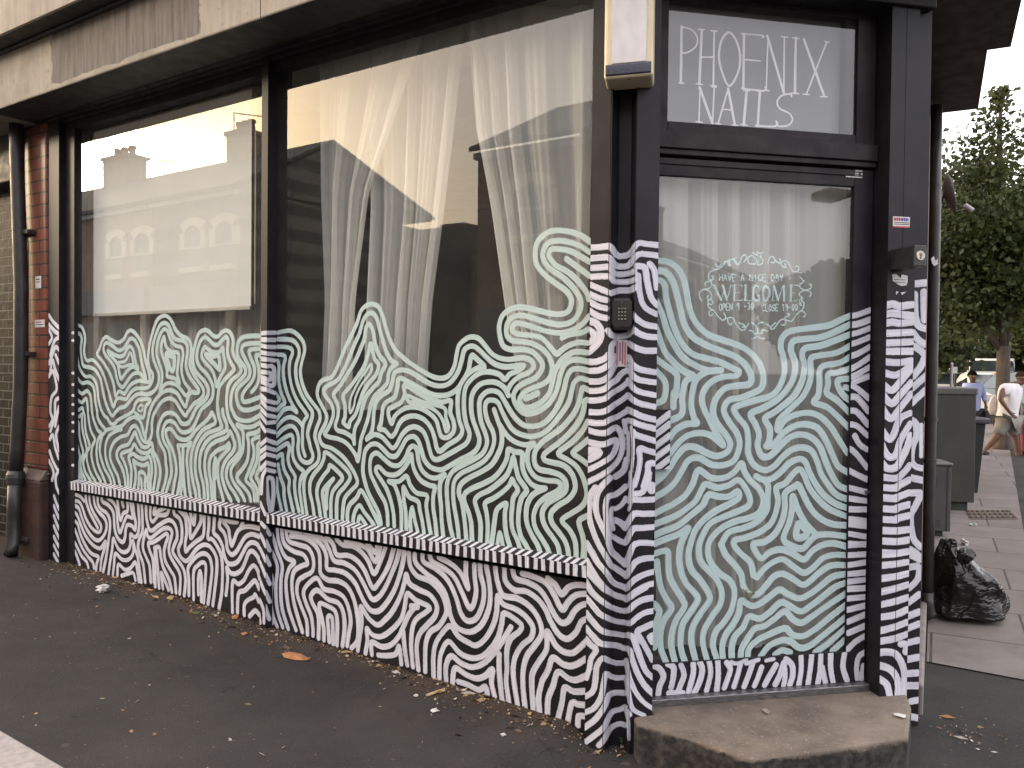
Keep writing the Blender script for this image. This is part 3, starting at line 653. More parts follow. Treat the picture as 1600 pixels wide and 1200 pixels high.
STILE = """@j 1015 380 4.4444
@k 1015 600 4.4444
@l 1015 800 4.4444
@B 1000 1000 4.2105
j 1405,505 1450,495 1532,465
j 1400,567 1450,560 1532,530
j 1398,632 1450,620 1530,590
j 1398,700 1450,685 1530,652
j 1396,785 1450,765 1530,720
j 1396,875 1450,845 1530,790
j 1396,930 1450,905 1530,860
j 1420,962 1520,925
k 1396,10 1440,30 1520,98
k 1392,92 1440,95 1520,190
k 1390,185 1440,195 1516,282
k 1388,280 1440,292 1515,360
k 1425,360 1460,420 1510,455
k 1388,450 1430,480 1510,580
k 1385,600 1430,625 1510,662
k 1385,720 1510,752
k 1385,795 1508,812
k 1385,870 1508,872
k 1388,940 1508,952
k 1388,972 1506,988
k 1385,1040 1504,1060
k 1385,1110 1504,1116
l 1380,230 1504,222
l 1380,300 1504,294
l 1376,370 1502,350
l 1374,432 1502,420
l 1372,485 1502,470
l 1372,535 1500,528
l 1372,602 1500,590
l 1374,680 1500,650
l 1378,762 1498,712
l 1380,840 1498,790
l 1380,950 1430,900 1498,860
B 95,172 130,190 155,240 130,300 120,358
B 185,158 220,180 220,240 205,312
B 270,165 290,230 265,300 250,350
B 190,350 280,350
B 350,155 350,220 320,342
B 395,150 410,200 390,280 360,345
B 455,142 465,220 438,332
B 512,142 515,230 505,330
B 570,150 595,190 575,260 555,315
B 660,165 640,240 618,308
B 740,158 715,230 685,306
B 800,180 775,250 752,302
B 895,165 850,240 820,296
B 945,150 920,230 890,292
B 950,170 955,240 945,300
B 960,125 1000,165 1005,230 985,296
B 1060,108 1060,200 1045,296
B 1130,95 1120,190 1105,292
B 1190,95 1185,200 1170,286
B 1200,180 1220,280
B 1255,92 1255,190 1270,276
B 1345,90 1335,180 1362,266
B 1482,80 1440,110 1425,180 1430,252
B 1470,170 1460,252
~.7 B 600,145 640,155 700,130
~.7 B 700,155 780,130
~.7 B 830,135 880,125
"""
LPOST = """@P 60 480 4
@m 60 760 8
P 66,50 90,88 128,128
P 66,108 100,148 128,168
P 66,142 85,190 66,228
P 128,190 100,212 75,300
P 66,352 92,285 108,248 128,265
P 128,350 108,300
P 75,395 88,330 105,390 128,450
P 66,432 90,400 110,470 112,520 82,565 75,650 88,700 68,742
P 128,568 105,590 102,680 75,775
P 128,625 115,680 105,740
P 128,748 110,800 128,895
P 72,825 90,800 105,880 128,945
P 70,900 90,960 120,1020
P 66,960 95,1030 85,1080
P 128,1020 108,1060 112,1120 128,1160
m 195,120 222,200 258,285
m 195,245 222,320 258,400
m 195,370 222,450 258,530
m 195,500 222,570 258,645
m 195,630 222,690 258,755
m 195,740 222,800 258,862
m 195,850 222,905 258,962
"""
MULL = """@Q 395 505 3.636
@n 240 780 8
@N 240 860 8
Q 42,58 78,55
Q 42,93 78,94
Q 42,126 78,134
Q 42,165 78,172
Q 42,202 78,206
Q 42,236 78,244
Q 42,275 78,280
Q 42,305 78,318
Q 42,330 78,345
Q 42,372 78,376
Q 42,405 78,440
Q 42,438 78,478
Q 42,482 78,520
Q 42,520 78,565
Q 42,570 70,612
Q 42,692 78,660
Q 42,732 78,705
Q 42,772 78,742
Q 42,832 78,792
Q 48,965 55,870 78,830
Q 42,1020 70,1085
n 1345,300 1388,345
n 1332,440 1360,490 1398,585
n 1325,610 1360,680 1398,765
n 1325,780 1360,860 1398,960
N 1318,340 1350,430 1398,540
N 1315,600 1345,660 1375,760 1378,900
N 1315,790 1328,900
"""
MULL2 = """@Q 395 505 3.636
@n 240 780 8
@N 240 860 8
Q 80,55 125,54
Q 80,95 125,95
Q 80,135 125,136
Q 80,173 125,176
Q 80,206 125,212
Q 78,245 118,252 118,352 78,345
Q 78,282 100,284 100,320 78,318
Q 78,378 125,396
Q 78,440 125,452
Q 78,480 125,492
Q 78,522 125,532
Q 78,567 125,562
Q 80,608 125,620
Q 78,662 125,680
Q 78,706 125,720
Q 78,744 125,756
Q 78,792 125,806
Q 78,832 122,842
Q 82,885 110,882 118,960 110,1050 102,1072 88,1000 80,930 82,885
Q 70,1085 95,1092
n 1398,350 1452,440
n 1398,520 1452,640
n 1398,710 1452,820
N 1398,300 1452,420
N 1398,520 1452,640
N 1390,690 1445,860
"""
TEXT = """@F 900 0 2.6667
@D 1080 380 6.6667
~F.40 F 440,110 437,345
~F.2 F 428,345 450,347
~F.25 F 437,112 480,123 505,155 500,192 470,216 441,222
~F.40 F 524,125 514,350
~F.2 F 510,122 535,124
~F.2 F 500,349 528,352
~F.30 F 576,130 572,355
~F.2 F 562,128 588,130
~F.2 F 558,356 586,358
~F.22 F 520,238 575,238
~F.34 F 637,135 668,170 684,235 676,300 640,358 612,310 596,240 606,170 637,135
~F.40 F 700,142 697,368
~F.22 F 688,140 780,148 776,156
~F.22 F 700,248 768,254
~F.26 F 690,368 784,378 788,362
~F.24 F 800,150 793,376
~F.2 F 784,376 806,379
~F.42 F 797,150 866,385
~F.26 F 868,154 866,385
~F.2 F 856,153 882,155
~F.40 F 916,158 912,388
~F.2 F 902,157 930,160
~F.2 F 898,388 928,390
~F.42 F 950,164 1034,400
~F.26 F 1045,175 960,392
~F.2 F 1036,172 1056,176
~F.2 F 946,392 972,395
~F.2 F 1018,402 1048,404
~F.24 F 517,365 512,508
~F.2 F 500,506 526,510
~F.40 F 515,365 568,512
~F.24 F 576,362 569,512
~F.2 F 566,361 586,363
~F.26 F 634,370 592,515
~F.40 F 634,370 662,520
~F.2 F 580,514 604,517
~F.2 F 650,520 676,522
~F.2 F 610,455 652,458
~F.40 F 711,378 699,520
~F.2 F 698,376 724,379
~F.2 F 686,519 714,522
~F.40 F 766,380 757,525
~F.2 F 752,378 780,381
~F.28 F 748,524 830,526 834,504
~F.30 F 898,402 895,392 858,398 838,425 850,452 888,472 902,498 884,522 842,525 840,512
~D.34 D 240,440 310,590
~D.14 D 310,590 350,470
~D.34 D 330,440 372,590
~D.14 D 372,590 415,440
~D.12 D 230,440 262,440
~D.12 D 400,440 428,440
~D.34 D 452,440 450,592
~D.12 D 440,436 524,436 526,455
~D.12 D 452,515 500,515
~D.12 D 435,594 522,596 528,578
~D.34 D 566,440 564,594
~D.12 D 545,438 585,438
~D.12 D 550,596 630,598 634,575
~D.30 D 700,455 672,440 652,470 648,530 655,580 675,600 705,585
~D.12 D 700,455 706,470
~D.12 D 690,545 722,545
~D.30 D 708,545 706,600
~D.32 D 770,445 752,480 750,545 768,598
~D.32 D 776,445 812,480 814,545 780,598
~D.14 D 855,445 848,595
~D.34 D 862,445 905,590
~D.14 D 905,590 955,445
~D.34 D 965,445 968,598
~D.12 D 838,597 866,598
~D.34 D 1040,440 1036,598
~D.12 D 1020,438 1110,440 1112,458
~D.12 D 1040,518 1085,520
~D.12 D 1020,599 1098,602 1106,580
~D.2 D 690,85 690,130 655,105 640,100
~D.2 D 700,95 720,110 745,95
~D.2 D 640,215 600,210 590,165 560,122 530,140 515,185 495,215 470,200 450,165 470,150
~D.2 D 550,195 570,170 595,150 620,130 650,140 680,180 660,220 630,210
~D.2 D 700,180 690,220 720,225 745,200 740,160 715,145 730,130
~D.2 D 800,205 815,150 850,140 875,180 855,205 830,195
~D.2 D 855,140 890,190 930,210 960,185 1000,190 1030,240 1060,290 1110,300 1150,310
~D.2 D 925,160 935,215 960,250 985,240 975,215
~D.2 D 1110,295 1120,260 1105,235 1085,250
~D.2 D 500,215 470,220 440,165 400,185 350,195 325,240 270,270 210,290 180,330 185,375
~D.2 D 385,210 405,235 390,170
~D.2 D 255,205 270,245 300,235 315,215
~D.2 D 185,375 215,385 230,350 210,340
~D.2 D 205,395 215,440 190,470 130,480 90,510 85,560 110,600
~D.2 D 150,445 145,415 170,400 205,395
~D.2 D 130,480 190,500 215,550 190,590 165,560 185,540
~D.2 D 170,600 210,590 225,620 205,640 185,625
~D.2 D 175,600 180,660 230,700 280,760 330,805 360,770 340,730
~D.2 D 185,720 190,750 215,755 225,735
~D.2 D 195,705 230,695
~D.2 D 330,800 375,785 385,830 415,850 425,825
~D.2 D 375,780 430,775 460,830 510,895 550,905 575,870 600,835
~D.2 D 495,830 545,845 560,870 535,875
~D.2 D 630,825 665,850 690,890 690,930 660,945 640,915 605,910
~D.2 D 690,890 700,940 735,935 745,905 790,915
~D.2 D 690,850 720,825 760,830
~D.2 D 630,1000 665,985 695,970 720,990 765,995
~D.2 D 780,840 815,860 830,890 860,890 890,850 930,800 975,795 1030,815 1060,800
~D.2 D 835,870 860,840 880,830
~D.2 D 945,850 975,850 985,810 975,770 1010,760 1025,735 1000,735
~D.2 D 1060,800 1100,740 1140,710 1180,720 1190,755 1165,765
~D.2 D 1140,710 1170,670 1175,620 1150,600 1160,570
~D.2 D 1130,635 1150,650 1130,600 1150,560 1125,540 1140,510 1180,490
~D.2 D 1130,350 1160,380 1175,400 1140,420 1130,450 1160,480 1200,490 1245,470 1250,430 1225,425
~D.2 D 1180,490 1230,500 1250,530 1230,555
"""
STRS = """@D 1080 380 6.6667
HAVE A NICE DAY|D|295,325|970,325|66
OPEN 9 -30|D|292,632|662,622|66
CLOSE 19-00|D|742,642|1118,632|66
"""
def parse(txt):
    T = {}; out = []
    for ln in txt.strip().splitlines():
        t = ln.split()
        if not t: continue
        if t[0][0] == '@': T[t[0][1]] = (float(t[1]), float(t[2]), float(t[3]) if len(t) > 3 else 5.0); continue
        wd = 1.0; cur = None; pts = []
        for k in t:
            if k[0] == '~': wd = float(k[1:].lstrip('FDG'))
            elif k in T: cur = T[k]
            else:
                x, y = k.split(','); pts.append((cur[0]+float(x)/cur[2], cur[1]+float(y)/cur[2]))
        out.append((wd, pts))
    return out
GLY = {'H': '0,0 0,1|1,0 1,1|0,.5 1,.5', 'A': '0,1 .5,0 1,1|.2,.62 .8,.62', 'V': '0,0 .5,1 1,0', 'E': '1,0 0,0 0,1 1,1|0,.5 .8,.5',
       'N': '0,1 0,0 1,1 1,0', 'I': '.5,0 .5,1', 'C': '1,.1 .6,0 .1,.25 0,.5 .1,.78 .6,1 1,.9', 'D': '0,0 0,1 .6,.95 1,.5 .6,.05 0,0', 'Y': '0,0 .5,.5 1,0|.5,.5 .5,1',
       'O': '.5,0 .05,.25 .05,.75 .5,1 .95,.75 .95,.25 .5,0', 'P': '0,1 0,0 .7,.05 .95,.27 .7,.5 0,.52', 'S': '1,.1 .5,0 .1,.2 .3,.45 .8,.58 .95,.8 .5,1 0,.9', 'L': '0,0 0,1 1,1',
       '1': '.2,.2 .6,0 .6,1', '9': '.9,.3 .5,.5 .1,.3 .5,0 .9,.25 .85,.7 .5,1', '0': '.5,0 .1,.3 .1,.7 .5,1 .9,.7 .9,.3 .5,0', '3': '.1,.08 .6,0 .9,.25 .5,.48 .95,.72 .55,1 .05,.92', '-': '.1,.5 .9,.5'}
def strings(txt, wd):
    T = {}; out = []
    for ln in txt.strip().splitlines():
        if ln[0] == '@':
            t = ln.split(); T[t[0][1]] = tuple(map(float, t[1:])); continue
        s, k, a, b, h = ln.split('|'); ox, oy, sc = T[k]
        ax, ay = map(float, a.split(',')); bx, by = map(float, b.split(',')); h = float(h); n = len(s); stp = (bx-ax)/n
        for i, ch in enumerate(s):
            if ch == ' ': continue
            x0 = ax+stp*i; y0 = ay+(by-ay)*i/max(n-1, 1); wd_ = stp*.68
            for st in GLY[ch].split('|'):
                out.append((wd, [(ox+(x0+float(p.split(',')[0])*wd_)/sc, oy+(y0+float(p.split(',')[1])*h)/sc) for p in st.split()]))
    return out
def smooth(p, step, corner=False):
    p = [np.array(q, float) for q in p]; n = len(p); o = []
    closed = n > 3 and np.linalg.norm(p[0]-p[-1]) < step*.5
    for i in range(n-1):
        p0 = p[i-1] if i > 0 else (p[-2] if closed else p[0]); p3 = p[i+2] if i+2 < n else (p[1] if closed else p[-1])
        k = max(2, int(np.linalg.norm(p[i+1]-p[i])/step))
        for s in range(k):
            t = s/k
            o.append(.5*(2*p[i]+(p[i+1]-p0)*t+(2*p0-5*p[i]+4*p[i+1]-p3)*t*t+(3*p[i]-p0-3*p[i+1]+p3)*t**3))
    o.append(p[-1]); return np.array(o)
def seg_dist(X, Y, a, b):
    d = b-a; L = d @ d + 1e-12; t = np.clip(((X-a[0])*d[0]+(Y-a[1])*d[1])/L, 0, 1)
    ex = X-a[0]-t*d[0]; ey = Y-a[1]-t*d[1]; q = math.sqrt(L)
    return np.hypot(ex, ey), t*q, (ex*d[1]-ey*d[0])/q
MARG = .018
def field_grid(us, zs, strokes, wid):
    """signed distance to the strokes on a grid with ascending lines us, zs"""
    sd = np.full((len(zs), len(us)), MARG); st = np.zeros_like(sd); ac = np.zeros_like(sd)
    rng = np.random.RandomState(3)
    for k, (wd, p) in enumerate(strokes):
        q = smooth(p, .008 if wd > .5 else .004); run = rng.rand()*40; ph = rng.rand()*9; hw0 = wid*wd*.5*(.96+.08*rng.rand())
        for a, b in zip(q[:-1], q[1:]):
            hw = hw0*(1+.05*math.sin(run*23+ph)); m = hw+MARG
            i0, i1 = np.searchsorted(us, [min(a[0], b[0])-m, max(a[0], b[0])+m]); j0, j1 = np.searchsorted(zs, [min(a[1], b[1])-m, max(a[1], b[1])+m])
            L = np.linalg.norm(b-a)
            if i1 > i0 and j1 > j0:
                D, s, c = seg_dist(us[None, i0:i1], zs[j0:j1, None], a, b); D = D-hw
                mk = D < sd[j0:j1, i0:i1]
                sd[j0:j1, i0:i1][mk] = D[mk]; st[j0:j1, i0:i1][mk] = (s+run)[mk]; ac[j0:j1, i0:i1][mk] = (c+k*.37)[mk]
            run += L
    return sd, st, ac
def field_px(W, strokes, wid):
    """the same for any points W in space: strokes are laid on by their picture position, distances in metres"""
    q2 = proj(W); dep = (W-CAM) @ cF; sc = FPX/dep
    sd = np.full(len(W), MARG); st = np.zeros(len(W)); ac = np.zeros(len(W)); rng = np.random.RandomState(5)
    for k, (wd, p) in enumerate(strokes):
        q = smooth(p, 3.0); run = rng.rand()*40; hw0 = wid*wd*.5*(.96+.08*rng.rand())
        lo = q.min(0)-18; hi = q.max(0)+18
        idx = np.nonzero((q2[:, 0] > lo[0]) & (q2[:, 0] < hi[0]) & (q2[:, 1] > lo[1]) & (q2[:, 1] < hi[1]))[0]
        if not len(idx): continue
        X, Y = q2[idx, 0], q2[idx, 1]; s_ = sc[idx]
        for a, b in zip(q[:-1], q[1:]):
            D, s, c = seg_dist(X, Y, a, b); D = D/s_-hw0*(1+.06*math.sin(run*.05)); mk = D < sd[idx]; ii = idx[mk]
            sd[ii] = D[mk]; st[ii] = (s/s_)[mk]+run/400; ac[ii] = (c/s_)[mk]+k*.37
            run += np.linalg.norm(b-a)
    return sd, st, ac
def attrs(me, sd, st, ac):
    for nm, v in (('sd', sd), ('st', st), ('ac', ac)):
        at = me.attributes.new(nm, 'FLOAT', 'POINT'); at.data.foreach_set('value', np.ascontiguousarray(v, dtype=np.float32).ravel())
def grid_obj(name, Pg, mat, parent, sd, st, ac, flip=False):
    nz, nu = Pg.shape[:2]; off = ORI[parent.name]
    V = (Pg.reshape(-1, 3)-off); j, i = np.mgrid[0:nz-1, 0:nu-1]; b = (j*nu+i).ravel()
    Fq = np.stack([b, b+1, b+nu+1, b+nu], 1)
    p_ = Pg.reshape(-1, 3); nn = np.cross(p_[1]-p_[0], p_[nu]-p_[0])
    if nn @ (CAM-p_[0]) < 0: Fq = Fq[:, ::-1]
    me = bpy.data.meshes.new(name); me.vertices.add(len(V)); me.vertices.foreach_set('co', V.astype(np.float32).ravel())
    me.loops.add(Fq.size); me.loops.foreach_set('vertex_index', Fq.astype(np.int32).ravel())
    me.polygons.add(len(Fq)); me.polygons.foreach_set('loop_start', np.arange(0, Fq.size, 4, dtype=np.int32)); me.polygons.foreach_set('loop_total', np.full(len(Fq), 4, np.int32))
    me.update(calc_edges=True); attrs(me, sd, st, ac)
    for m in (mat if isinstance(mat, (list, tuple)) else [mat]): me.materials.append(m)
    return link(name, me, parent)
def plane_field(name, fr, d, u0, u1, zlist, step, strokes_px, wid, mat, parent, extra=None):
    """a painted face on the plane at depth d: zlist = [(z0, z1, step or None)]; strokes given in picture pixels"""
    us = np.linspace(u0, u1, max(2, int(round((u1-u0)/step))+1)); zs = []
    for (a, b, s) in zlist: zs += list(np.linspace(a, b, (int(round((b-a)/s))+1) if s else 2))
    zs = np.array(sorted(set(np.round(zs, 5)))); end = [a for a, b in zip(zs[:-1], zs[1:]) if b-a > .05]; zs = np.array(sorted(list(zs)+[e+.004 for e in end]))
    conv = [(wd, [fr.px(x, y, d) for (x, y) in p]) for wd, p in strokes_px]
    sd, st, ac = field_grid(us, zs, conv, wid)
    for e in end: sd[zs > e+.002] = MARG           # bare above the painted zone
    Pg = fr.o + fr.t*us[None, :, None] + fr.n*d + ZUP*zs[:, None, None]
    return grid_obj(name, Pg, mat, parent, sd, st, ac)
# ------------------------------------------------------------------ more materials
def brick(name, c1, c2, mort, fr, bw=.225, bh=.075, rough=.7, bump=.5, dirt=True, spec=.3, msz=.012, band=None):
    g = NG(name); vec = g.n('TexCoord').outputs['Object']
    # wall coordinate: along fr.t / up, from the object's own space
    sx = g.n('VectorMath', operation='DOT_PRODUCT'); g.l(vec, sx.inputs[0]); sx.inputs[1].default_value = tuple(fr.t + fr.n*.83)
    sp = g.n('SeparateXYZ'); g.l(vec, sp.inputs[0]); cv = g.n('CombineXYZ'); g.l(sx.outputs['Value'], cv.inputs[0]); g.l(sp.outputs[2], cv.inputs[1])
    b = g.n('TexBrick', i_Scale=1.0); g.l(cv.outputs[0], b.inputs['Vector'])
    b.inputs['Brick Width'].default_value = bw; b.inputs['Row Height'].default_value = bh; b.inputs['Mortar Size'].default_value = msz*.5; b.inputs['Mortar Smooth'].default_value = .2
    b.inputs['Color1'].default_value = (*c1, 1); b.inputs['Color2'].default_value = (*c2, 1); b.inputs['Mortar'].default_value = (*mort, 1)
    col = b.outputs['Color']
    v = g.ramp(g.noise(7, 5, vec), .3, .7, .72, 1.2); mm = g.n('VectorMath', operation='SCALE'); g.l(col, mm.inputs[0]); g.l(v, mm.inputs['Scale']); col = mm.outputs[0]
    if band:                                   # painted bands on the gable
        z = g.math('MODULO', g.math('ADD', sp.outputs[2], g.math('MULTIPLY', g.noise(3, 2, vec), .06)), band)
        col = g.mix(g.math('MULTIPLY', g.ramp(z, band*.5-.02, band*.5+.02), g.ramp(g.noise(14, 3, vec), .3, .45)), col, (.03, .028, .027))
    if dirt: col = g.mix(g.math('MULTIPLY', g.ramp(g.noise(2.2, 7, vec, .7), .45, .75), .55), col, tuple(x*.35 for x in c1))
    h = g.math('SUBTRACT', g.math('MULTIPLY', g.noise(50, 4, vec), .3), b.outputs['Fac'])
    g.pbr(col, rough, g.bump(h, bump, .006), spec=spec); return g.mat
M['brick'] = brick('red_glazed_brick', (.21, .062, .036), (.15, .045, .03), (.03, .024, .02), A, rough=.42, spec=.4, msz=.013)
M['brickdark'] = brick('dirty_plinth_brick', (.075, .036, .028), (.05, .028, .024), (.04, .035, .03), A, rough=.55, msz=.008)
M['brickC'] = brick('side_wall_brick', (.16, .075, .05), (.12, .06, .042), (.12, .1, .085), CW)
M['brickup'] = brick('upper_brick', (.24, .12, .08), (.18, .09, .06), (.2, .17, .14), A)
M['cream'] = simple('cream_paint', (.62, .55, .40), (.52, .46, .34), 6, .5)
M['plaster'] = simple('interior_plaster', (.42, .40, .36), (.32, .30, .27), 3, .8)
M['floor'] = simple('interior_floor', (.12, .09, .07), (.07, .055, .045), 5, .4)
M['metal'] = simple('brushed_threshold', (.26, .26, .27), (.13, .13, .135), 30, .38, .15, 80, .75, stretch=(1, 1, 6))
M['pipe'] = simple('black_iron_pipe', (.021, .020, .021), (.04, .037, .036), 9, .42, .15, 70)
M['stone'] = simple('dirty_stone', (.11, .075, .06), (.06, .045, .04), 10, .7, .3, 60)
# concrete fascia: pale render with a grey unpainted patch and vertical streaks
g = NG('fascia_render'); vec = g.n('TexCoord').outputs['Object']
ux = g.n('VectorMath', operation='DOT_PRODUCT'); g.l(vec, ux.inputs[0]); ux.inputs[1].default_value = tuple(tA); U = ux.outputs['Value']
sp = g.n('SeparateXYZ'); g.l(vec, sp.inputs[0]); Z = sp.outputs[2]
cv = g.n('CombineXYZ'); g.l(g.math('MULTIPLY', U, 34), cv.inputs[0]); g.l(g.math('MULTIPLY', Z, 3), cv.inputs[1]); streak = g.noise(1.0, 5, cv.outputs[0], .6)
pale = g.mix(g.ramp(streak, .35, .7), (.395, .355, .30), (.315, .285, .245)); pale = g.mix(g.ramp(g.noise(3, 6, vec), .5, .75), pale, (.23, .205, .18))
grey = g.mix(g.ramp(streak, .3, .62), (.10, .09, .087), (.20, .18, .165))
ua, ub = A.px(80, 120, -.29)[0], A.px(312, 45, -.29)[0]
Un = g.math('ADD', U, g.math('MULTIPLY', g.math('SUBTRACT', g.noise(9, 4, vec), .5), .16)); Zn = g.math('ADD', Z, g.math('MULTIPLY', g.math('SUBTRACT', g.noise(11, 5, vec), .5), .06))
pm = g.math('MULTIPLY', g.math('MULTIPLY', g.ramp(Un, ub-.005, ub+.005), g.ramp(Un, ua+.005, ua-.005)), g.ramp(Zn, 2.943, 2.947))
col = g.mix(pm, pale, grey); uj = A.px(407, 40, -.29)[0]
jl = g.math('LESS_THAN', g.math('ABSOLUTE', g.math('SUBTRACT', U, uj)), .003); col = g.mix(jl, col, (.02, .02, .02))
blot = g.ramp(g.noise(16, 5, vec, .7), .6, .66); col = g.mix(g.math('MULTIPLY', blot, .5), col, (.2, .17, .15))
g.pbr(col, .8, g.bump(g.noise(60, 5, vec), .25, .004), spec=.2); M['fascia'] = g.mat
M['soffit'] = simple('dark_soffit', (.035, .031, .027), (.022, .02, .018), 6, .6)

# ================================================================== THE SHOP
SHOP = thing('corner_shop', 'black corner nail shop with zebra mural along its base and door', 'shop', P0)
ZF = 2.918
uPo, uPi = A.px(76, 800)[0], A.px(92, 600)[0]; uM1, uM2 = A.px(406, 850)[0], A.px(415.5, 850)[0]
DG = .10; DGA = .06; ZS = A.px(620, 836, 0.0)[1]; ZSB = A.px(620, 852.5, 0.0)[1]
S1, S2, SD = parse(W1), parse(W2), parse(DOOR)
# left post, mullion
MB().box(A, uPi, uPo, .003, .2, gz(*A.P(uPi, 0, 0)[:2])-.1, ZF).build('post', M['black'], SHOP)
plane_field('post_front', A, 0.0, uPi, uPo, [(-.05, 1.85, .0035), (1.85, ZF, None)], .0035, parse(LPOST), .027, M['mural'], SHOP)
mul = MB().box(A, uM2, uM1, .003, .15, -.05, ZF).build('mullion', M['black'], SHOP)
plane_field('mullion_front', A, 0.0, uM2, uM1, [(-.02, 1.7, .0035), (1.7, ZF, None)], .0035, parse(MULL), .023, M['mural'], SHOP)
# right flank of the mullion, facing the door
ds = np.linspace(0, .06, 18); zs = np.array(list(np.linspace(-.02, 1.62, 420))+[ZF])
Pg = (A.o + tA*(uM2-.0015))[None, None, :] + nA*ds[None, :, None] + ZUP*zs[:, None, None]
f = field_px(Pg.reshape(-1, 3), parse(MULL2), .020)
grid_obj('mullion_flank', Pg, M['mural'], SHOP, *f)
# white dabs on the left post's flank
dab = [(1, [(x, y), (x+1.5, y)]) for x, y in ((113.8, 512), (113.8, 520), (113.8, 532), (113.8, 583), (113.8, 601), (113.8, 618), (113.8, 632), (113.8, 646.5), (113.8, 660), (113.8, 674), (113.8, 702), (113.5, 727))]
uBd = A.px(116, 500, .036)[0]; MB().box(A, uBd, uPi-.0005, .0385, .12, -.05, ZF-.001).build('post_bead', M['black'], SHOP, bevel=.003)
us = np.linspace(uBd+.001, uPi-.001, 26); zs = np.array([-.05]+list(np.linspace(.66, 1.6, 270))+[ZF-.002])
Pg = A.o+tA*us[None, :, None]+nA*.036+ZUP*zs[:, None, None]
grid_obj('bead_front', Pg, M['mural'], SHOP, *field_px(Pg.reshape(-1, 3), dab, .017))
# windows: frame, pane with the mural, sill
def window(u0, u1, strokes, zt, step, sillstep, du0, jl, wid):
    rt = MB(); zh = A.px(280, 157, .06)[1]
    rt.box(A, u0+.001, u1-.001, .04, .1, zh, 2.90)                       # head
    rt.box(A, u0+.0012, u1-.0012, .064, .1, .62, ZS+.015)                      # bottom rail
    rt.box(A, u0+.0015, u0+.012, .064, .1, ZS+.015, zh)
    fro = rt.build('window', M['black'], SHOP, bevel=.003)
    plane_field('pane', A, DGA, u0, u1, [(ZS+.002, zt, step), (zt, zh+.004, None)], step, strokes, wid, M['glass'], fro)
    # sill: painted stripes on its front and dabs on its top
    sm = MB().box(A, u0+.001, u1-.003+du0, .002, .062, ZSB, ZS-.003).build('sill', M['black'], fro, bevel=.003)
    fs, ts = [], []; u = u0+.01; rng = random.Random(int(u0*100))
    while u < u1+du0-.01:
        sl_ = (rng.random()-.5)*.008; fs.append((1, [(u, ZSB-.004), (u+sl_*.5, .5*(ZS+ZSB)), (u+sl_, ZS+.002)])); 
        ts.append((1, [(u+sl_+sillstep*.42, .004), (u+sl_+sillstep*.42, .064)])); u += sillstep*(.85+.3*rng.random())
    us = np.linspace(u0+.0015, u1-.004+du0, int((u1-u0)/.003)); zz = np.linspace(ZSB, ZS-.001, 12)
    f = field_grid(us, zz, fs, sillstep*.52); grid_obj('sill_front', A.o+tA*us[None, :, None]+nA*.0+ZUP*zz[:, None, None], M['mural'], fro, *f)
    dd = np.linspace(.0, .058, 12); f = field_grid(us, dd, ts, sillstep*.5)
    grid_obj('sill_top', A.o+tA*us[None, :, None]+nA*dd[:, None][:, :, None]+ZUP*(ZS-.001+.011*dd/.058)[:, None, None], M['mural'], fro, *f)
    return fro
window(uM1, uBd, S1, 1.80, .0031, .041, 0, 125.5, .0232)
window(0.0, uM2, S2, 2.10, .0038, .036, 0, 440.5, .0220)
# stall riser under the windows
plane_field('stall_riser', A, .04, 0.0, uBd, [(-.08, .60, .004)], .004, parse(RISER), .0247, M['mural'], SHOP)
MB().box(A, 0, uBd, .045, .2, -.1, .6).build('riser_backing', M['black'], SHOP)
# head mouldings under the soffit
hm = MB(); hm.box(A, -.02, uPi+.2, .015, .16, 2.885, ZF-.002); hm.box(A, -.02, uPi+.2, -.02, .03, 2.902, ZF-.002); hm.box(A, -.02, uPi+.2, -.06, -.02, 2.91, ZF-.002)
hm.build('head_moulding', M['black'], SHOP, bevel=.006)
# corner pilaster: two flanges and a recess between them
bis = nA+nB; bis /= np.linalg.norm(bis)
def colpt(px, dd):
    q = K+bis*dd; v = ray(px, 650); v = np.array([v[0], v[1], 0]); k = ((q-CAM) @ bis)/(v @ bis); P = CAM+v*k; P[2] = 0; return P
Q = [P0, E1, colpt(962, .082), colpt(981, .078), K+.049*tB, K+tB*B.px(1019.5, 1060)[0]]
PS = parse(PIL); zs = np.array(list(np.arange(-.04, 1.95, .0042))+[ZF])
for i in range(5):
    L = np.linalg.norm(Q[i+1]-Q[i]); t = np.linspace(0, 1, max(6, int(L/.0042)))
    Pg = Q[i][None, None, :]*(1-t)[None, :, None]+Q[i+1][None, None, :]*t[None, :, None]+ZUP*zs[:, None, None]
    grid_obj('pilaster_face', Pg, M['mural'], SHOP, *field_px(Pg.reshape(-1, 3), PS, .0216))
inn = [q+bis*.004 for q in Q]; pb = [A.P(0, .004, 0)]+inn[1:5]+[B.P(B.px(1019.5, 1060)[0]-.002, .004, 0), B.P(.134, .2, 0), A.P(0.002, .2, 0)]
MB().prism([(p[0], p[1]) for p in pb], -.05, ZF-.001).build('pilaster_core', M['black'], SHOP)
gv = MB()
for (a, b, k) in ((Q[0], Q[1], .93), (Q[3], Q[4], .95)):
    c = a*(1-k)+b*k; gv.tube([c-bis*.0002+ZUP*0, c-bis*.0002+ZUP*2.9], .0016, 5)
gv.build('pilaster_groove', M['black'], SHOP)
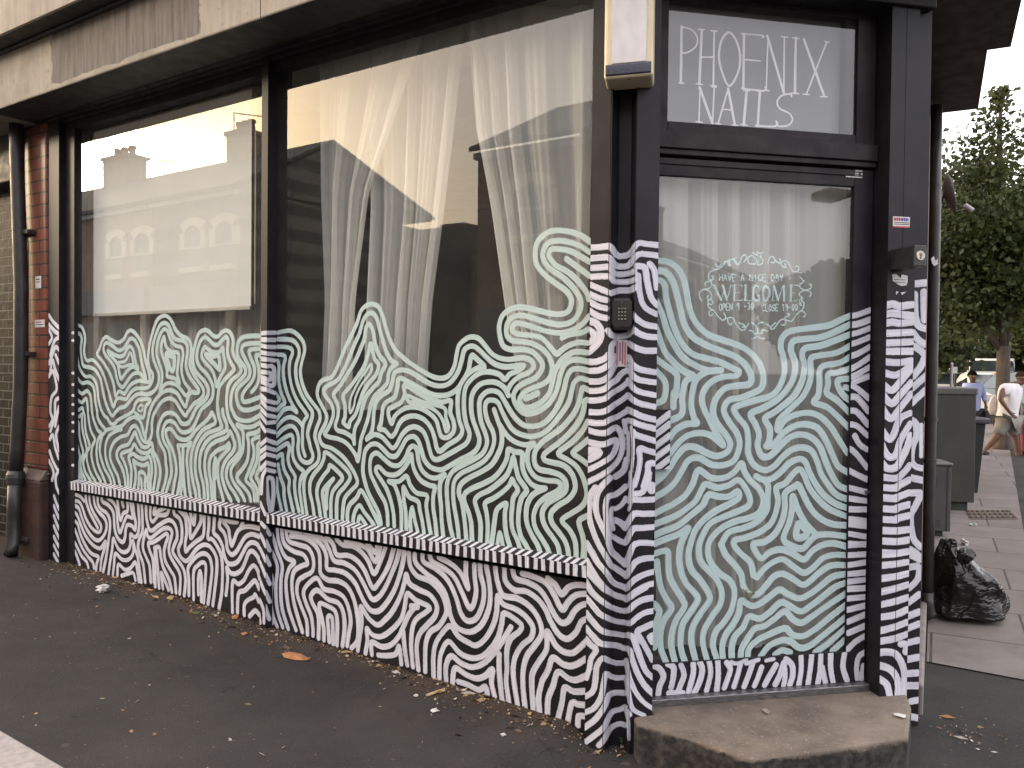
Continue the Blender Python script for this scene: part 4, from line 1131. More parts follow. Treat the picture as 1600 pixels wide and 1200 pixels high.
# door posts on the right
v1, v2 = B.px(1374, 1090)[0], B.px(1416.6, 1087)[0]; v3 = B.px(1435, 1100, .03)[0]
MB().box(B, v1+.001, v2-.0005, .003, .2, .05, ZF).build('door_post', M['black'], SHOP)
def pxface(name, fr, d, u0, u1, z0, z1, strokes, wid):
    us = np.linspace(u0, u1, max(5, int((u1-u0)/.0042))); zz = np.array(list(np.arange(z0, z1, .0042))+[ZF])
    Pg = fr.o+fr.t*us[None, :, None]+fr.n*d+ZUP*zz[:, None, None]
    return grid_obj(name, Pg, M['mural'], SHOP, *field_px(Pg.reshape(-1, 3), strokes, wid))
pxface('door_post_front', B, 0.0, v1, v2, .05, 1.75, parse(POST), .0265)
MB().box(B, v2+.0005, v3-.0005, .033, .2, -.05, ZF).build('side_post', M['black'], SHOP)
pxface('side_post_front', B, .03, v2, v3, -.03, 1.85, parse(POST2), .0265)
gm = .5*(v1+v2)+.004
MB().tube([B.P(gm, .0002, .1), B.P(gm, .0002, 2.9)], .0014, 5).build('post_groove', M['black'], SHOP)
# ------------------------------------------------------------------ door
DD = .0875
door = MB(); 
door.box(B, .981, 1.062, DD+.003, DD+.05, .168, 2.192); door.box(B, .10, .155, DD+.003, DD+.05, .168, 2.192)
door.box(B, .1552, .9808, DD+.001, DD+.05, 2.125, 2.1915); door.box(B, .1552, .9808, DD+.003, DD+.05, .1685, .289)
door.box(B, .1552, .9808, DD-.004, DD+.001, 2.166, 2.19)
D = door.build('door', M['black'], SHOP, bevel=.003)
plane_field('stile_front', B, DD, .981, 1.062, [(.168, 1.72, .0035), (1.72, 2.192, None)], .0035, parse(STILE), .0242, M['mural'], D)
plane_field('rail_front', B, DD, .14, .9808, [(.168, .2885, .0035)], .0035, parse(STILE), .023, M['mural'], D)
plane_field('pane', B, DG, .150, .985, [(.285, 1.48, .0037), (1.48, 1.93, .0017), (1.93, 2.13, None)], .0019, SD+[s for s in parse(TEXT) if s[1][0][1] > 300]+strings(STRS, .16), .0248, M['doorglass'], D)
lk = MB(); zz = (B.px(1035, 733, DD)[1], B.px(1035, 640, DD)[1]); va, vb = .14, B.px(1047.5, 690, DD-.012)[0]
lk.box(B, va, vb, DD-.012, DD+.012, zz[0], zz[1]); LKO = lk.build('lock_cover', M['black'], D, bevel=.002)
us = np.linspace(va+.002, vb-.001, 14); zv = np.linspace(zz[0]+.001, zz[1]-.001, 60)
lst = [(1, [(1022, y+13), (1047, y-6)]) for y in (652, 668, 686, 704, 722, 738)]
Pg = B.o+tB*us[None, :, None]+nB*(DD-.0125)+ZUP*zv[:, None, None]
grid_obj('cover_face', Pg, M['mural'], D, *field_px(Pg.reshape(-1, 3), lst, .022))
MB().lathe(B.P(1.055, DD, B.px(1360, 768, DD)[1]), [(.006, -.02), (.006, 0), (.004, .002)], 10, ax=nB).build('keyhole', M['metal'], D)
# transom bar, fanlight, threshold
tr_ = MB(); tr_.box(B, .12, 1.066, .062, .13, 2.222, 2.286); tr_.box(B, .12, 1.066, .072, .13, 2.2, 2.2215); tr_.build('transom', M['black'], SHOP, bevel=.003)
fan = MB(); fan.box(B, .12, .2, DD, .14, 2.2875, 2.86); fan.box(B, .985, 1.066, DD, .14, 2.2875, 2.86); fan.box(B, .2005, .9845, DD, .14, 2.2875, 2.327); fan.box(B, .947, .9845, .112, .15, 2.3275, 2.86); fan.box(B, .2005, .9845, DD+.001, .14, 2.778, 2.86)
FN = fan.build('fanlight', M['black'], SHOP, bevel=.003)
plane_field('pane', B, DG, .198, .986, [(2.32, 2.785, .0025)], .0025, [s for s in parse(TEXT) if s[1][0][1] < 300], .0262, M['fanglass'], FN)
MB().box(B, .201, .984, .152, .16, 2.328, 2.80).build('backing_board', simple('fanlight_board', (.27, .275, .29), (.22, .225, .24), 3, .8), FN)
MB().box(B, .1, 1.25, -.02, .2, 2.80, ZF-.003).build('door_head', M['black'], SHOP, bevel=.006)
MB().box(B, .13, 1.068, .055, .14, .128, .167).build('threshold', M['metal'], SHOP, bevel=.004)
# concrete doorstep
g = NG('step_concrete'); vec = g.n('TexCoord').outputs['Object']; nrmz = g.n('SeparateXYZ'); g.l(g.n('NewGeometry').outputs['Normal'], nrmz.inputs[0])
st_ = g.mix(g.ramp(g.noise(4, 7, vec, .65), .38, .66), (.215, .175, .14), (.115, .095, .078)); st_ = g.mix(g.ramp(g.noise(90, 3, vec), .62, .72), st_, (.30, .25, .2))
sz = g.n('SeparateXYZ'); g.l(vec, sz.inputs[0])
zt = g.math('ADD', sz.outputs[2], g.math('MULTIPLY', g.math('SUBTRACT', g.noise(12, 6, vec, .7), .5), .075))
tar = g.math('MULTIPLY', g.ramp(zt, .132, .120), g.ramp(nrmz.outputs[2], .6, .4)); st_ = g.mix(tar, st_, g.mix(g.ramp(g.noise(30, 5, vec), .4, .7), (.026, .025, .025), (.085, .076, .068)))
g.pbr(st_, .8, g.bump(g.noise(70, 6, vec, .65), .5, .004), spec=.25); M['step'] = g.mat
zst = .138
sp_ = [onz(983, 1158, 0), onz(990, 1120, zst), onz(1110, 1161, zst), onz(1216, 1196, zst), onz(1330, 1177, zst), onz(1421, 1158, zst)]
plan = [B.P(.03, -.025, 0), B.P(.03, -.13, 0), onz(1002, 1140, zst), onz(1102, 1166, zst), onz(1193, 1193, zst), onz(1300, 1181, zst), onz(1417, 1161, zst), B.P(v2+.004, -.002, 0), B.P(v2, .2, 0), B.P(.14, .2, 0), B.P(.14, .003, 0)]
plan = [B.P(.063, -.002, 0)]+[onz(998, 1134, zst), onz(1012, 1134, zst), onz(1100, 1162, zst), onz(1160, 1183, zst), onz(1178, 1186, zst), onz(1200, 1184, zst), onz(1300, 1170, zst), onz(1419, 1152, zst), onz(1424, 1104, zst)]+[B.P(v2+.002, .001, 0), B.P(v2, .1, 0), B.P(.14, .1, 0), B.P(.14, .004, 0)]
MB().prism([(p[0], p[1]) for p in plan], -.06, zst).build('doorstep', M['step'], SHOP, bevel=.012, seg=3)
# ------------------------------------------------------------------ fascia, ledge, soffit, upper wall, side wall
def meet(f1, d1, f2, d2):
    a = f1.o+f1.n*d1; b = f2.o+f2.n*d2
    k = np.linalg.solve(np.array([[f1.t[0], -f2.t[0]], [f1.t[1], -f2.t[1]]]), (b-a)[:2]); return (a+f1.t*k[0])
def ring(o, oC, uend, cend):
    c1 = meet(A, -o, B, -o); c2 = meet(B, -o, CW, -oC)
    return A.P(uend, -o, 0), c1, c2, CW.P(cend, -oC, 0)
CE = 1.72
aL, c1, c2, cE = ring(.29, .245, 8.0, CE); bk = A.P(8.0, .3, 0); ci = CW.P(CE, .3, 0); m1 = meet(A, .3, B, .3); m2 = meet(B, .3, CW, .3)
xy = lambda *P: [(p[0], p[1]) for p in P]
MB().prism(xy(aL, c1, m1, bk), ZF, 3.241).build('fascia', [M['fascia']], SHOP, bevel=.004)
MB().prism(xy(c1, c2, m2, m1), ZF+.001, 3.2408).build('fascia', M['soffit'], SHOP)
MB().prism(xy(c2, cE, ci, m2), ZF, 3.2405).build('fascia', M['soffit'], SHOP)
L1 = ring(.42, .40, 8.0, CE+.001)
MB().prism(xy(A.P(8.0, -.412, 0), meet(A, -.412, B, -.412), meet(A, -.2, B, -.2), A.P(8.0, -.2, 0)), 3.2415, 3.2445).build('ledge_soffit', M['soffit'], SHOP)  # dark sheet on the underside, its colour deepens the shade under the ledge
MB().prism(xy(A.P(8.0, -.315, 0), meet(A, -.315, B, -.315), meet(A, -.28, B, -.28), A.P(8.0, -.28, 0)), 3.222, 3.241).build('ledge_shade_strip', M['soffit'], SHOP, bevel=.008)  # dark strip added in place of the soft shadow below the ledge
MB().prism(xy(L1[0], L1[1], m1, bk), 3.245, 3.6).build('ledge', simple('ledge_render', (.36, .32, .265), (.27, .24, .205), 5, .85, .25, stretch=(3, 3, .6)), SHOP, bevel=.004)
MB().prism(xy(L1[1], L1[2], m2, m1), 3.2455, 3.601).build('ledge', M['soffit'], SHOP)
MB().prism(xy(L1[2], L1[3], ci, m2), 3.246, 3.599).build('ledge', M['soffit'], SHOP)
MB().prism(xy(A.P(uPi+.25, -.288, 0), meet(A, -.288, B, -.288), A.P(-.3, .16, 0), A.P(uPi+.25, .16, 0)), ZF-.003, ZF-.0005).build('soffit', M['soffit'], SHOP)
a0 = A.P(8.0, .0, 0); k1 = meet(A, 0, B, 0); k2 = meet(B, 0, CW, 0)
MB().prism(xy(a0, k1, k2, CW.P(12, 0, 0), CW.P(12, 6, 0), A.P(8.0, 8, 0)), 3.61, 7.2).build('upper_wall', M['brickup'], SHOP)
MB().box(CW, 0.0, 12.0, .0, .22, -.06, 3.6).build('side_wall', M['brickC'], SHOP)
MB().box(CW, .01, 12.0, -.035, .0, -.06, .12).build('side_plinth', simple('plinth_cement', (.27, .24, .22), (.18, .16, .15), 9, .85, .3), SHOP, bevel=.01)
# brick pier at the left end with a dirty plinth
u36 = A.px(36, 400)[0]; pier = MB(); zp = .72; gu = .034*uPo
pier.box(A, uPo+.001, u36, -.012, .25, zp, ZF-.002); PI_ = pier.build('brick_pier', M['brick'], SHOP, bevel=.02, seg=3)
ul = A.px(25, 820, -.05)[0]
pp = MB(); pp.box(A, uPo+.0015, ul, -.055, .25, -.05, zp-.06); pp.build('plinth', M['brickdark'], PI_, bevel=.015, seg=3)
cp = MB(); cp.add([A.P(uPo+.0012, -.056, zp-.061), A.P(ul+.002, -.056, zp-.061), A.P(ul+.002, .25, zp-.061), A.P(uPo+.0012, .25, zp-.061), A.P(uPo+.0012, -.013, zp+.002), A.P(u36+.002, -.013, zp+.002), A.P(u36+.002, .25, zp+.002), A.P(uPo+.0012, .25, zp+.002)],
  [(0, 3, 2, 1), (4, 5, 6, 7), (0, 1, 5, 4), (1, 2, 6, 5), (2, 3, 7, 6), (3, 0, 4, 7)]); cp.build('cap', M['stone'], PI_, bevel=.006)
# room behind the glass
room = MB()
rp = xy(A.P(uPi-.02, .16, 0), A.P(.05, .16, 0), B.P(.13, .15, 0), B.P(1.1, .15, 0), CW.P(.3, .24, 0), CW.P(4.2, .24, 0), A.P(uPi-.02, 3.6, 0))
n = len(rp)
room.add([(x, y, .16) for x, y in rp], [tuple(range(n))], 1); room.add([(x, y, 2.915) for x, y in rp], [tuple(range(n))], 0)
for i in (4, 5, 6):
    a, b = rp[i], rp[(i+1) % n]; room.add([(*a, .16), (*b, .16), (*b, 2.915), (*a, 2.915)], [(0, 1, 2, 3)], 0)
room.build('room', [M['plaster'], M['floor']], SHOP)
pt = MB(); pt.box(A, .55, 1.35, 2.6, 2.7, .16, 2.91, 0); pt.box(A, .62, 1.2, 2.56, 2.6, .165, 2.2, 1); pt.build('inner_partition', [M['plaster'], simple('inner_door_wood', (.05, .04, .035), rough=.4)], SHOP)

# ------------------------------------------------------------------ blind and curtains
def sheer(name, opac, col, tran=.5):
    g = NG(name); vec = g.n('TexCoord').outputs['Object']
    t = g.n('BsdfTransparent'); d = g.n('BsdfDiffuse'); d.inputs[0].default_value = (*col, 1); tl = g.n('BsdfTranslucent'); tl.inputs[0].default_value = (*col, 1)
    m = g.n('MixShader', i_0=tran); g.l(d.outputs[0], m.inputs[1]); g.l(tl.outputs[0], m.inputs[2])
    o = g.n('MixShader'); lw = g.n('LayerWeight', i_Blend=.35)
    g.l(g.ramp(g.math('ADD', lw.outputs['Facing'], g.math('MULTIPLY', g.noise(6, 4, vec, stretch=(1, 1, .1)), .3)), .1, 1.0, opac, min(opac+.45, .97)), o.inputs[0])
    g.l(t.outputs[0], o.inputs[1]); g.l(m.outputs[0], o.inputs[2]); g.l(o.outputs[0], g.out.inputs[0]); return g.mat
M['net'] = sheer('net_curtain', .72, (.95, .945, .925)); M['net2'] = sheer('dense_net', .66, (.88, .85, .79))
M['net3'] = sheer('door_net', .74, (.95, .945, .935))
def curtain(name, fr, d, rows, folds, mat, label, amp=.03, group=None, seed=1):
    """rows: (picture y, x left, x right) on the plane at depth d; pleats run down from the rail"""
    rng = np.random.RandomState(seed); N = folds*22; nr = 26
    ys = [r[0] for r in rows]; ph = np.cumsum(.35+1.3*rng.rand(folds+2)); ph = ph/ph[-2]*folds
    V = []; top = None
    for j in range(nr):
        k = j/(nr-1); y = ys[0]+(ys[-1]-ys[0])*k
        x0 = np.interp(y, ys, [r[1] for r in rows]); x1 = np.interp(y, ys, [r[2] for r in rows])
        ua_, za = fr.px(x0, y, d); ub_, zb = fr.px(x1, y, d)
        for i in range(N+1):
            s = i/N; f = np.interp(s*folds, np.arange(folds+2), ph)
            a = amp*(math.sin(2*math.pi*f)+.5*math.sin(3.4*math.pi*f+seed+1.5*k)*math.sin(1.1*f+2*seed)+.16*math.sin(9.7*math.pi*f+3*seed-k))*(.5+.5*k)
            V.append(fr.P(ua_+(ub_-ua_)*s+.4*a*math.cos(2*math.pi*f), d+a, za+(zb-za)*s))
    mb = MB().add(V, [(j*(N+1)+i, j*(N+1)+i+1, (j+1)*(N+1)+i+1, (j+1)*(N+1)+i) for j in range(nr-1) for i in range(N)])
    o = mb.build(name, mat, None, smooth=True); tag(o, label, 'curtain', group); return o
uB0, zB0 = A.px(146, 490, .13); uB1, _ = A.px(392, 488, .13)
bl = thing('roller_blind', 'white roller blind half lowered inside the left shop window', 'blind', A.P(uB0, .13, 2.84))
bm_ = MB(); bm_.box(A, uB1, uB0, .13, .1315, zB0, 2.83); bm_.build('fabric', simple('blind_fabric', (.90, .885, .85), (.86, .845, .81), 3, .85), bl)
MB().box(A, uB1, uB0, .124, .138, zB0-.022, zB0).build('bottom_bar', simple('blind_bar', (.6, .57, .52), rough=.5), bl, bevel=.004)
MB().tube([A.P(uB1, .16, 2.83), A.P(uB0, .16, 2.83)], .025, 12).build('roller', M['cream'], bl)
MB().tube([A.P(uB1-.02, .14, 2.8), A.P(uB1-.02, .14, 1.72)], .004, 6).build('pull_cord', M['cream'], bl)
curtain('net_curtain', A, .27, [(110, 112, 424), (640, 118, 420), (800, 118, 420)], 13, M['net2'], 'dense beige net curtain hanging behind the roller blind', .03, seed=2)
curtain('net_curtain', A, .17, [(60, 503, 662), (300, 507, 578), (470, 514, 556), (640, 508, 548)], 4, M['net'], 'gathered white net curtain nearest the window mullion', .03, seed=3)
curtain('net_curtain', A, .21, [(40, 570, 726), (180, 578, 712), (330, 584, 694), (470, 580, 676), (640, 576, 664)], 5, M['net'], 'white net curtain gathered in the middle of the right shop window', .03, seed=5)
curtain('net_curtain', A, .17, [(10, 728, 925), (200, 742, 925), (330, 768, 922), (480, 792, 918), (700, 836, 912)], 6, M['net'], 'wide white net curtain beside the corner pilaster', .03, seed=8)
curtain('net_curtain', B, .17, [(255, 1020, 1350), (600, 1020, 1350), (1010, 1022, 1340)], 7, M['net3'], 'white net curtain hanging behind the glass door', .02, seed=11)
# ================================================================== GROUND
def struct(o):
    o['kind'] = 'structure'; me = o.data
    if o.name != 'kerb':
        for p in me.polygons:
            if p.normal.z < -.2: p.flip()
        me.update()
    return o
def asphalt(name, c0, c1, speck=.5, wall=False):
    g = NG(name); vec = g.n('TexCoord').outputs['Object']
    v = g.n('TexVoronoi', i_Scale=190.0); g.l(vec, v.inputs['Vector'])
    c = g.mix(g.ramp(g.noise(1.3, 7, vec, .68), .36, .66), c0, c1)
    c = g.mix(g.math('MULTIPLY', g.ramp(v.outputs['Distance'], .35, .1), .35), c, tuple(x*2.2 for x in c1))
    sp = g.ramp(g.noise(75, 2, vec), .70, .74); sp = g.math('MULTIPLY', sp, g.ramp(g.noise(2.3, 4, vec), .4, .6)); c = g.mix(g.math('MULTIPLY', sp, speck), c, (.30, .27, .24))
    pat = g.ramp(g.noise(3.1, 5, vec, .7), .58, .66); c = g.mix(g.math('MULTIPLY', pat, .35), c, (.055, .046, .038))
    gum = g.n('TexVoronoi', i_Scale=3.2); g.l(vec, gum.inputs['Vector']); gs = g.ramp(g.math('ADD', gum.outputs['Distance'], g.math('MULTIPLY', g.noise(40, 2, vec), .02)), .062, .05)
    c = g.mix(g.math('MULTIPLY', gs, .3), c, (.12, .112, .105))
    ck = g.n('TexVoronoi', i_Scale=.9, feature='DISTANCE_TO_EDGE'); dv = g.n('VectorMath', operation='ADD'); nz = g.n('TexNoise', i_Scale=3.0, i_Detail=6.0); g.l(vec, nz.inputs['Vector']); g.l(vec, dv.inputs[0]); g.l(nz.outputs['Color'], dv.inputs[1]); g.l(dv.outputs[0], ck.inputs['Vector'])
    c = g.mix(g.math('MULTIPLY', g.math('MULTIPLY', g.ramp(ck.outputs['Distance'], .006, .002), g.ramp(g.noise(1.1, 2, vec), .5, .56)), .7), c, (.008, .007, .007))
    if wall:                                   # soil and old dirt swept into the foot of the shop front
        dn = g.n('VectorMath', operation='DOT_PRODUCT'); g.l(vec, dn.inputs[0]); dn.inputs[1].default_value = tuple(nA); dd = g.math('SUBTRACT', dn.outputs['Value'], float(P0 @ nA))
        dm = g.ramp(g.math('ADD', dd, g.math('MULTIPLY', g.math('SUBTRACT', g.noise(4, 6, vec, .7), .5), .45)), -.16, .03)
        un = g.n('VectorMath', operation='DOT_PRODUCT'); g.l(vec, un.inputs[0]); un.inputs[1].default_value = tuple(tA); dm = g.math('MULTIPLY', dm, g.ramp(g.math('SUBTRACT', un.outputs['Value'], float(P0 @ tA)), -.1, .15))
        c = g.mix(g.math('MULTIPLY', dm, .8), c, g.mix(g.noise(45, 5, vec), (.022, .015, .011), (.085, .06, .04)))
    h = g.math('ADD', g.math('MULTIPLY', g.noise(160, 3, vec), .5), g.math('MULTIPLY', v.outputs['Distance'], .5))
    g.pbr(c, .85, g.bump(h, .55, .006), spec=.25); return g.mat
M['asph'] = asphalt('pavement_asphalt', (.024, .0222, .022), (.047, .043, .041), .5, True); M['road'] = asphalt('road_asphalt', (.045, .043, .042), (.07, .066, .063), .2)
def sheet(name, fn, us, ds, fr, mat, dz=0.0):
    V = [fr.P(u, d, 0) for u in us for d in ds]; V = [(p[0], p[1], fn(p[0], p[1])+dz) for p in V]; n = len(ds)
    mb = MB().add(V, [(i*n+j, i*n+j+1, (i+1)*n+j+1, (i+1)*n+j) for i in range(len(us)-1) for j in range(n-1)])
    return struct(mb.build(name, mat, None, smooth=True))
lin = lambda a, b, n: list(np.linspace(a, b, n))
KD = -1.283                                    # kerb line in front of the shop
sheet('pavement', gz, lin(-2.8, -.1, 8)+lin(-.05, .3, 15)+lin(.5, 12, 24), lin(KD, .35, 8), A, M['asph'])
def gzr(x, y): return gz(x, y)-.105
sheet('road', gzr, lin(-70, 70, 60), lin(-7.6, KD-.129, 6), A, M['road'])
stn = simple('kerb_granite', (.40, .36, .34), (.30, .27, .255), 40, .75, .3, 120)
kv = MB()
for i in range(9):
    a = -3.05+i*1.83; p = [A.P(a, 0, 0), A.P(a+1.825, 0, 0)]
    z0, z1 = (gz(*q[:2])+.004 for q in p)
    kv.add([A.P(a, KD-.128, z0-.3), A.P(a+1.827, KD-.128, z1-.3), A.P(a+1.827, KD+.002, z1-.3), A.P(a, KD+.002, z0-.3), A.P(a, KD-.128, z0), A.P(a+1.827, KD-.128, z1), A.P(a+1.827, KD+.002, z1), A.P(a, KD+.002, z0)],
        [(0, 3, 2, 1), (4, 5, 6, 7), (0, 1, 5, 4), (1, 2, 6, 5), (2, 3, 7, 6), (3, 0, 4, 7)])
struct(kv.build('kerb', stn, None, bevel=.008))
sheet('far_pavement', lambda x, y: gz(x, y)-.01, lin(-70, 70, 30), lin(-10.5, -7.6, 3), A, simple('far_paving', (.2, .19, .18), (.14, .13, .125), 3, .8))
# corner apron and side street
mbc = MB(); q1 = xy(A.P(-1.6, KD, 0), A.P(-40, KD, 0), CW.P(60, -40, 0), CW.P(60, .1, 0), CW.P(-.5, .35, 0))
for i in range(1, 4): mbc.add([(x, y, -.004) for x, y in (q1[0], q1[i], q1[i+1])], [(0, 1, 2)])
struct(mbc.build('side_apron', M['asph'], None))
mbg = MB(); mbg.add([(-400, -400, -.6), (400, -400, -.6), (400, 400, -.6), (-400, 400, -.6)], [(0, 1, 2, 3)]); struct(mbg.build('ground', M['road'], None))
g = NG('paving_slabs'); vec = g.n('TexCoord').outputs['Object']
a1 = g.n('VectorMath', operation='DOT_PRODUCT'); g.l(vec, a1.inputs[0]); a1.inputs[1].default_value = tuple(tC)
a2 = g.n('VectorMath', operation='DOT_PRODUCT'); g.l(vec, a2.inputs[0]); a2.inputs[1].default_value = tuple(nC)
cv = g.n('CombineXYZ'); g.l(a2.outputs['Value'], cv.inputs[0]); g.l(a1.outputs['Value'], cv.inputs[1])
b = g.n('TexBrick', i_Scale=1.0); g.l(cv.outputs[0], b.inputs['Vector']); b.inputs['Brick Width'].default_value = .9; b.inputs['Row Height'].default_value = .62
b.inputs['Mortar Size'].default_value = .007; b.inputs['Color1'].default_value = (.215, .193, .178, 1); b.inputs['Color2'].default_value = (.175, .158, .146, 1); b.inputs['Mortar'].default_value = (.05, .043, .038, 1)
c = g.mix(g.math('MULTIPLY', g.ramp(g.noise(3, 7, vec, .7), .42, .7), .6), b.outputs['Color'], (.12, .104, .096)); c = g.mix(g.ramp(g.noise(60, 3, vec), .68, .72, 0, .5), c, (.3, .27, .25))
g.pbr(c, .75, g.bump(g.math('SUBTRACT', g.noise(60, 4, vec), g.math('MULTIPLY', b.outputs['Fac'], 2)), .4, .004), spec=.25); M['slab'] = g.mat
k0 = onz(1448, 1034, 0); s0 = (k0-WC0) @ tC
fr0 = onz(1448, 1034, .0); fr1 = onz(1640, 1070, .0)
sl = MB(); pl = [fr0[:2], fr1[:2], CW.P(40, -2.75, 0)[:2], CW.P(40, .02, 0)[:2]]
sl.add([(p[0], p[1], .002) for p in pl], [(0, 1, 2, 3)]); struct(sl.build('side_pavement', M['slab'], None))
sr = MB(); sr.add([(*CW.P(-3, -9.5, 0)[:2], .0), (*CW.P(60, -9.5, 0)[:2], .0), (*CW.P(60, -2.9, 0)[:2], .0), (*CW.P(1.8, -2.9, 0)[:2], .0)], [(0, 1, 2, 3)]); struct(sr.build('side_road', M['road'], None))
# drain grating in the slabs
dg = thing('drain_grating', 'rusty studded drain cover set in the slabs behind the rubbish bag', 'drain', onz(1545, 803, .006))
gm_ = MB(); gp = [onz(1508, 797, .006), onz(1578, 797, .006), onz(1592, 811, .006), onz(1516, 811, .006)]; gm_.add(gp, [(0, 1, 2, 3)])
M['stud'] = simple('stud_iron', (.17, .13, .10), (.1, .08, .06), 20, .6)
rust = simple('rusty_iron', (.11, .075, .055), (.07, .05, .04), 30, .7, .3)
gm_.build('plate', rust, dg)
for i in range(9):
    for j in range(3):
        a, b_ = (i+.5)/9, (j+.5)/3; p = (gp[0]*(1-a)+gp[1]*a)*(1-b_)+(gp[3]*(1-a)+gp[2]*a)*b_; MB().lathe(p, [(.022, 0), (.02, .012), (.008, .014)], 8).build('stud', M['stud'], dg)

# ================================================================== ON AND BESIDE THE SHOP
# neighbour at the far left: dark brick-bond security grille
NB_ = thing('neighbouring_shop', 'dark shop next door with a glossy brick pattern security shutter', 'shop', A.P(5.6, .1, .15))
g = NG('shutter_steel'); vec = g.n('TexCoord').outputs['Object']
a1 = g.n('VectorMath', operation='DOT_PRODUCT'); g.l(vec, a1.inputs[0]); a1.inputs[1].default_value = tuple(tA); spz = g.n('SeparateXYZ'); g.l(vec, spz.inputs[0])
cv = g.n('CombineXYZ'); g.l(a1.outputs['Value'], cv.inputs[0]); g.l(spz.outputs[2], cv.inputs[1])
b = g.n('TexBrick', i_Scale=1.0); g.l(cv.outputs[0], b.inputs['Vector']); b.inputs['Brick Width'].default_value = .16; b.inputs['Row Height'].default_value = .062; b.inputs['Mortar Size'].default_value = .004
b.inputs['Color1'].default_value = (.016, .016, .015, 1); b.inputs['Color2'].default_value = (.009, .009, .009, 1); b.inputs['Mortar'].default_value = (.10, .095, .088, 1)
h = g.math('ADD', g.math('MULTIPLY', g.noise(14, 3, vec), .8), g.math('MULTIPLY', b.outputs['Fac'], .6))
g.pbr(b.outputs['Color'], .5, g.bump(h, .4, .015), spec=.06); M['shutter'] = g.mat
MB().box(A, ul+.003, 8.0, .12, .16, .0, 2.6).build('shutter', M['shutter'], NB_)
MB().box(A, ul+.003, 8.0, .0, .2, 2.6, ZF-.003).build('shutter_box', M['soffit'], NB_, bevel=.01)
MB().box(A, ul+.003, 8.0, .05, .2, -.05, .16).build('step', M['stone'], NB_, bevel=.01)
sb = MB().box(A, ul+.01, ul+.11, -.02, .1, .4, .74).build('red_sill_block', M['brick'], NB_, bevel=.01)
# rainwater pipe on the pier
def pipept(x, y, d): u, z = A.px(x, y, d); return A.P(u, d, z)
RP = thing('drainpipe', 'black iron drainpipe beside the red brick pier', 'drainpipe', pipept(20, 862, -.1))
pts = [pipept(x, y, d) for x, y, d in ((25, 150, -.07), (26, 240, -.07), (29, 330, -.07), (33, 450, -.07), (32, 600, -.075), (27, 700, -.08), (25, 738, -.085))]
MB().tube(pts, .042, 16).build('pipe', M['pipe'], RP, smooth=True)
lo = [pipept(x, y, d) for x, y, d in ((24, 748, -.1), (22, 800, -.1), (20, 850, -.1), (17, 866, -.13))]
MB().tube(lo, .042, 16).build('shoe', M['pipe'], RP, smooth=True)
MB().tube([pipept(25, 736, -.09), pipept(24.6, 742, -.092), pipept(24.3, 748, -.095), pipept(24, 758, -.1)], [.046, .056, .056, .046], 16).build('joint', M['pipe'], RP)
for y in (363, 553, 842):
    u, z = A.px(40, y, -.05); MB().box(A, u-.06, u+.09, -.07, -.012, z-.014, z+.014).build('bracket', M['pipe'], RP, bevel=.004)
# dome lamp stub and cable on the pier
cb = thing('wall_bell', 'small dark round bell under the soffit at the top of the brick pier', 'bell', pipept(41, 180, -.03))
u, z = A.px(41, 181, -.03); MB().lathe(A.P(u, -.012, z), [(.05, 0), (.05, .035), (.03, .06), (.004, .066)], 16, ax=-nA).build('gong', M['pipe'], cb, smooth=True)
tag(MB().tube([pipept(x, y, -.018) for x, y in ((37, 192), (35, 240), (35, 330), (41, 380), (41, 560), (38, 640), (36, 725), (50, 738), (66, 745), (78, 740))], .0045, 6).build('wall_cable', M['pipe'], None), 'thin black cable running down the brick pier', 'cable')
# little labels: papers with printed lines
def paper(name, fr, quad, d, base, rows, label, cat='sticker', th=.0012):
    (xa, ya), (xb, yb) = quad
    u0, z1 = fr.px(xa, ya, d); u1, z0 = fr.px(xb, yb, d); ua, ub = min(u0, u1), max(u0, u1); za, zb = min(z0, z1), max(z0, z1)
    o = thing(name, label, cat, fr.P(ua, d, za))
    MB().box(fr, ua, ub, d-th, d-.0002, za, zb).build('paper', base, o)
    for (f0, f1, k0, k1, m) in rows:
        uu = sorted((u0+(u1-u0)*f0, u0+(u1-u0)*f1)); n = max(3, int((f1-f0)*9)); mb = MB(); rr = random.Random(int(k0*100)); x = uu[0]
        while x < uu[1]-.001:
            wd_ = min((uu[1]-uu[0])/n*(.5+.5*rr.random()), uu[1]-x); zz0 = za+(zb-za)*(1-k1); zz1 = za+(zb-za)*(1-k0); mb.box(fr, x, x+wd_, d-th-.0006, d-th-.0001, zz0, zz1); x += wd_+(uu[1]-uu[0])/n*.18
        mb.build('print', m, o)
    return o
white = simple('sticker_paper', (.72, .70, .70), (.6, .58, .58), 20, .6); red = simple('print_red', (.5, .04, .05)); blue = simple('print_blue', (.05, .08, .35)); ink = simple('print_ink', (.04, .04, .05)); pink = simple('print_pink', (.55, .2, .2))
paper('sticker', A, ((55.5, 432), (64.5, 450)), -.013, white, [(.15, .8, .2, .3, ink), (.15, .8, .45, .52, ink)], 'upright white sticker on the brick pier, upper of the two')
paper('sticker', A, ((54.5, 500), (70, 511)), -.013, white, [(.1, .7, .2, .4, pink), (.1, .9, .6, .7, ink)], 'wide white sticker on the brick pier, lower of the two')
paper('sticker', B, ((1395, 338), (1421, 356.5)), -.0005, white, [(.06, .5, .1, .38, red), (.5, .92, .1, .38, blue), (.08, .95, .5, .58, ink), (.08, .95, .66, .73, ink), (.0, 1, .86, 1, red)], 'white sticker with red and blue print high on the right door post')
t2 = thing('torn_sticker', 'torn remains of a white sticker under the lock box on the door post', 'sticker', B.P(B.px(1400, 440)[0], 0, B.px(1400, 440)[1]))
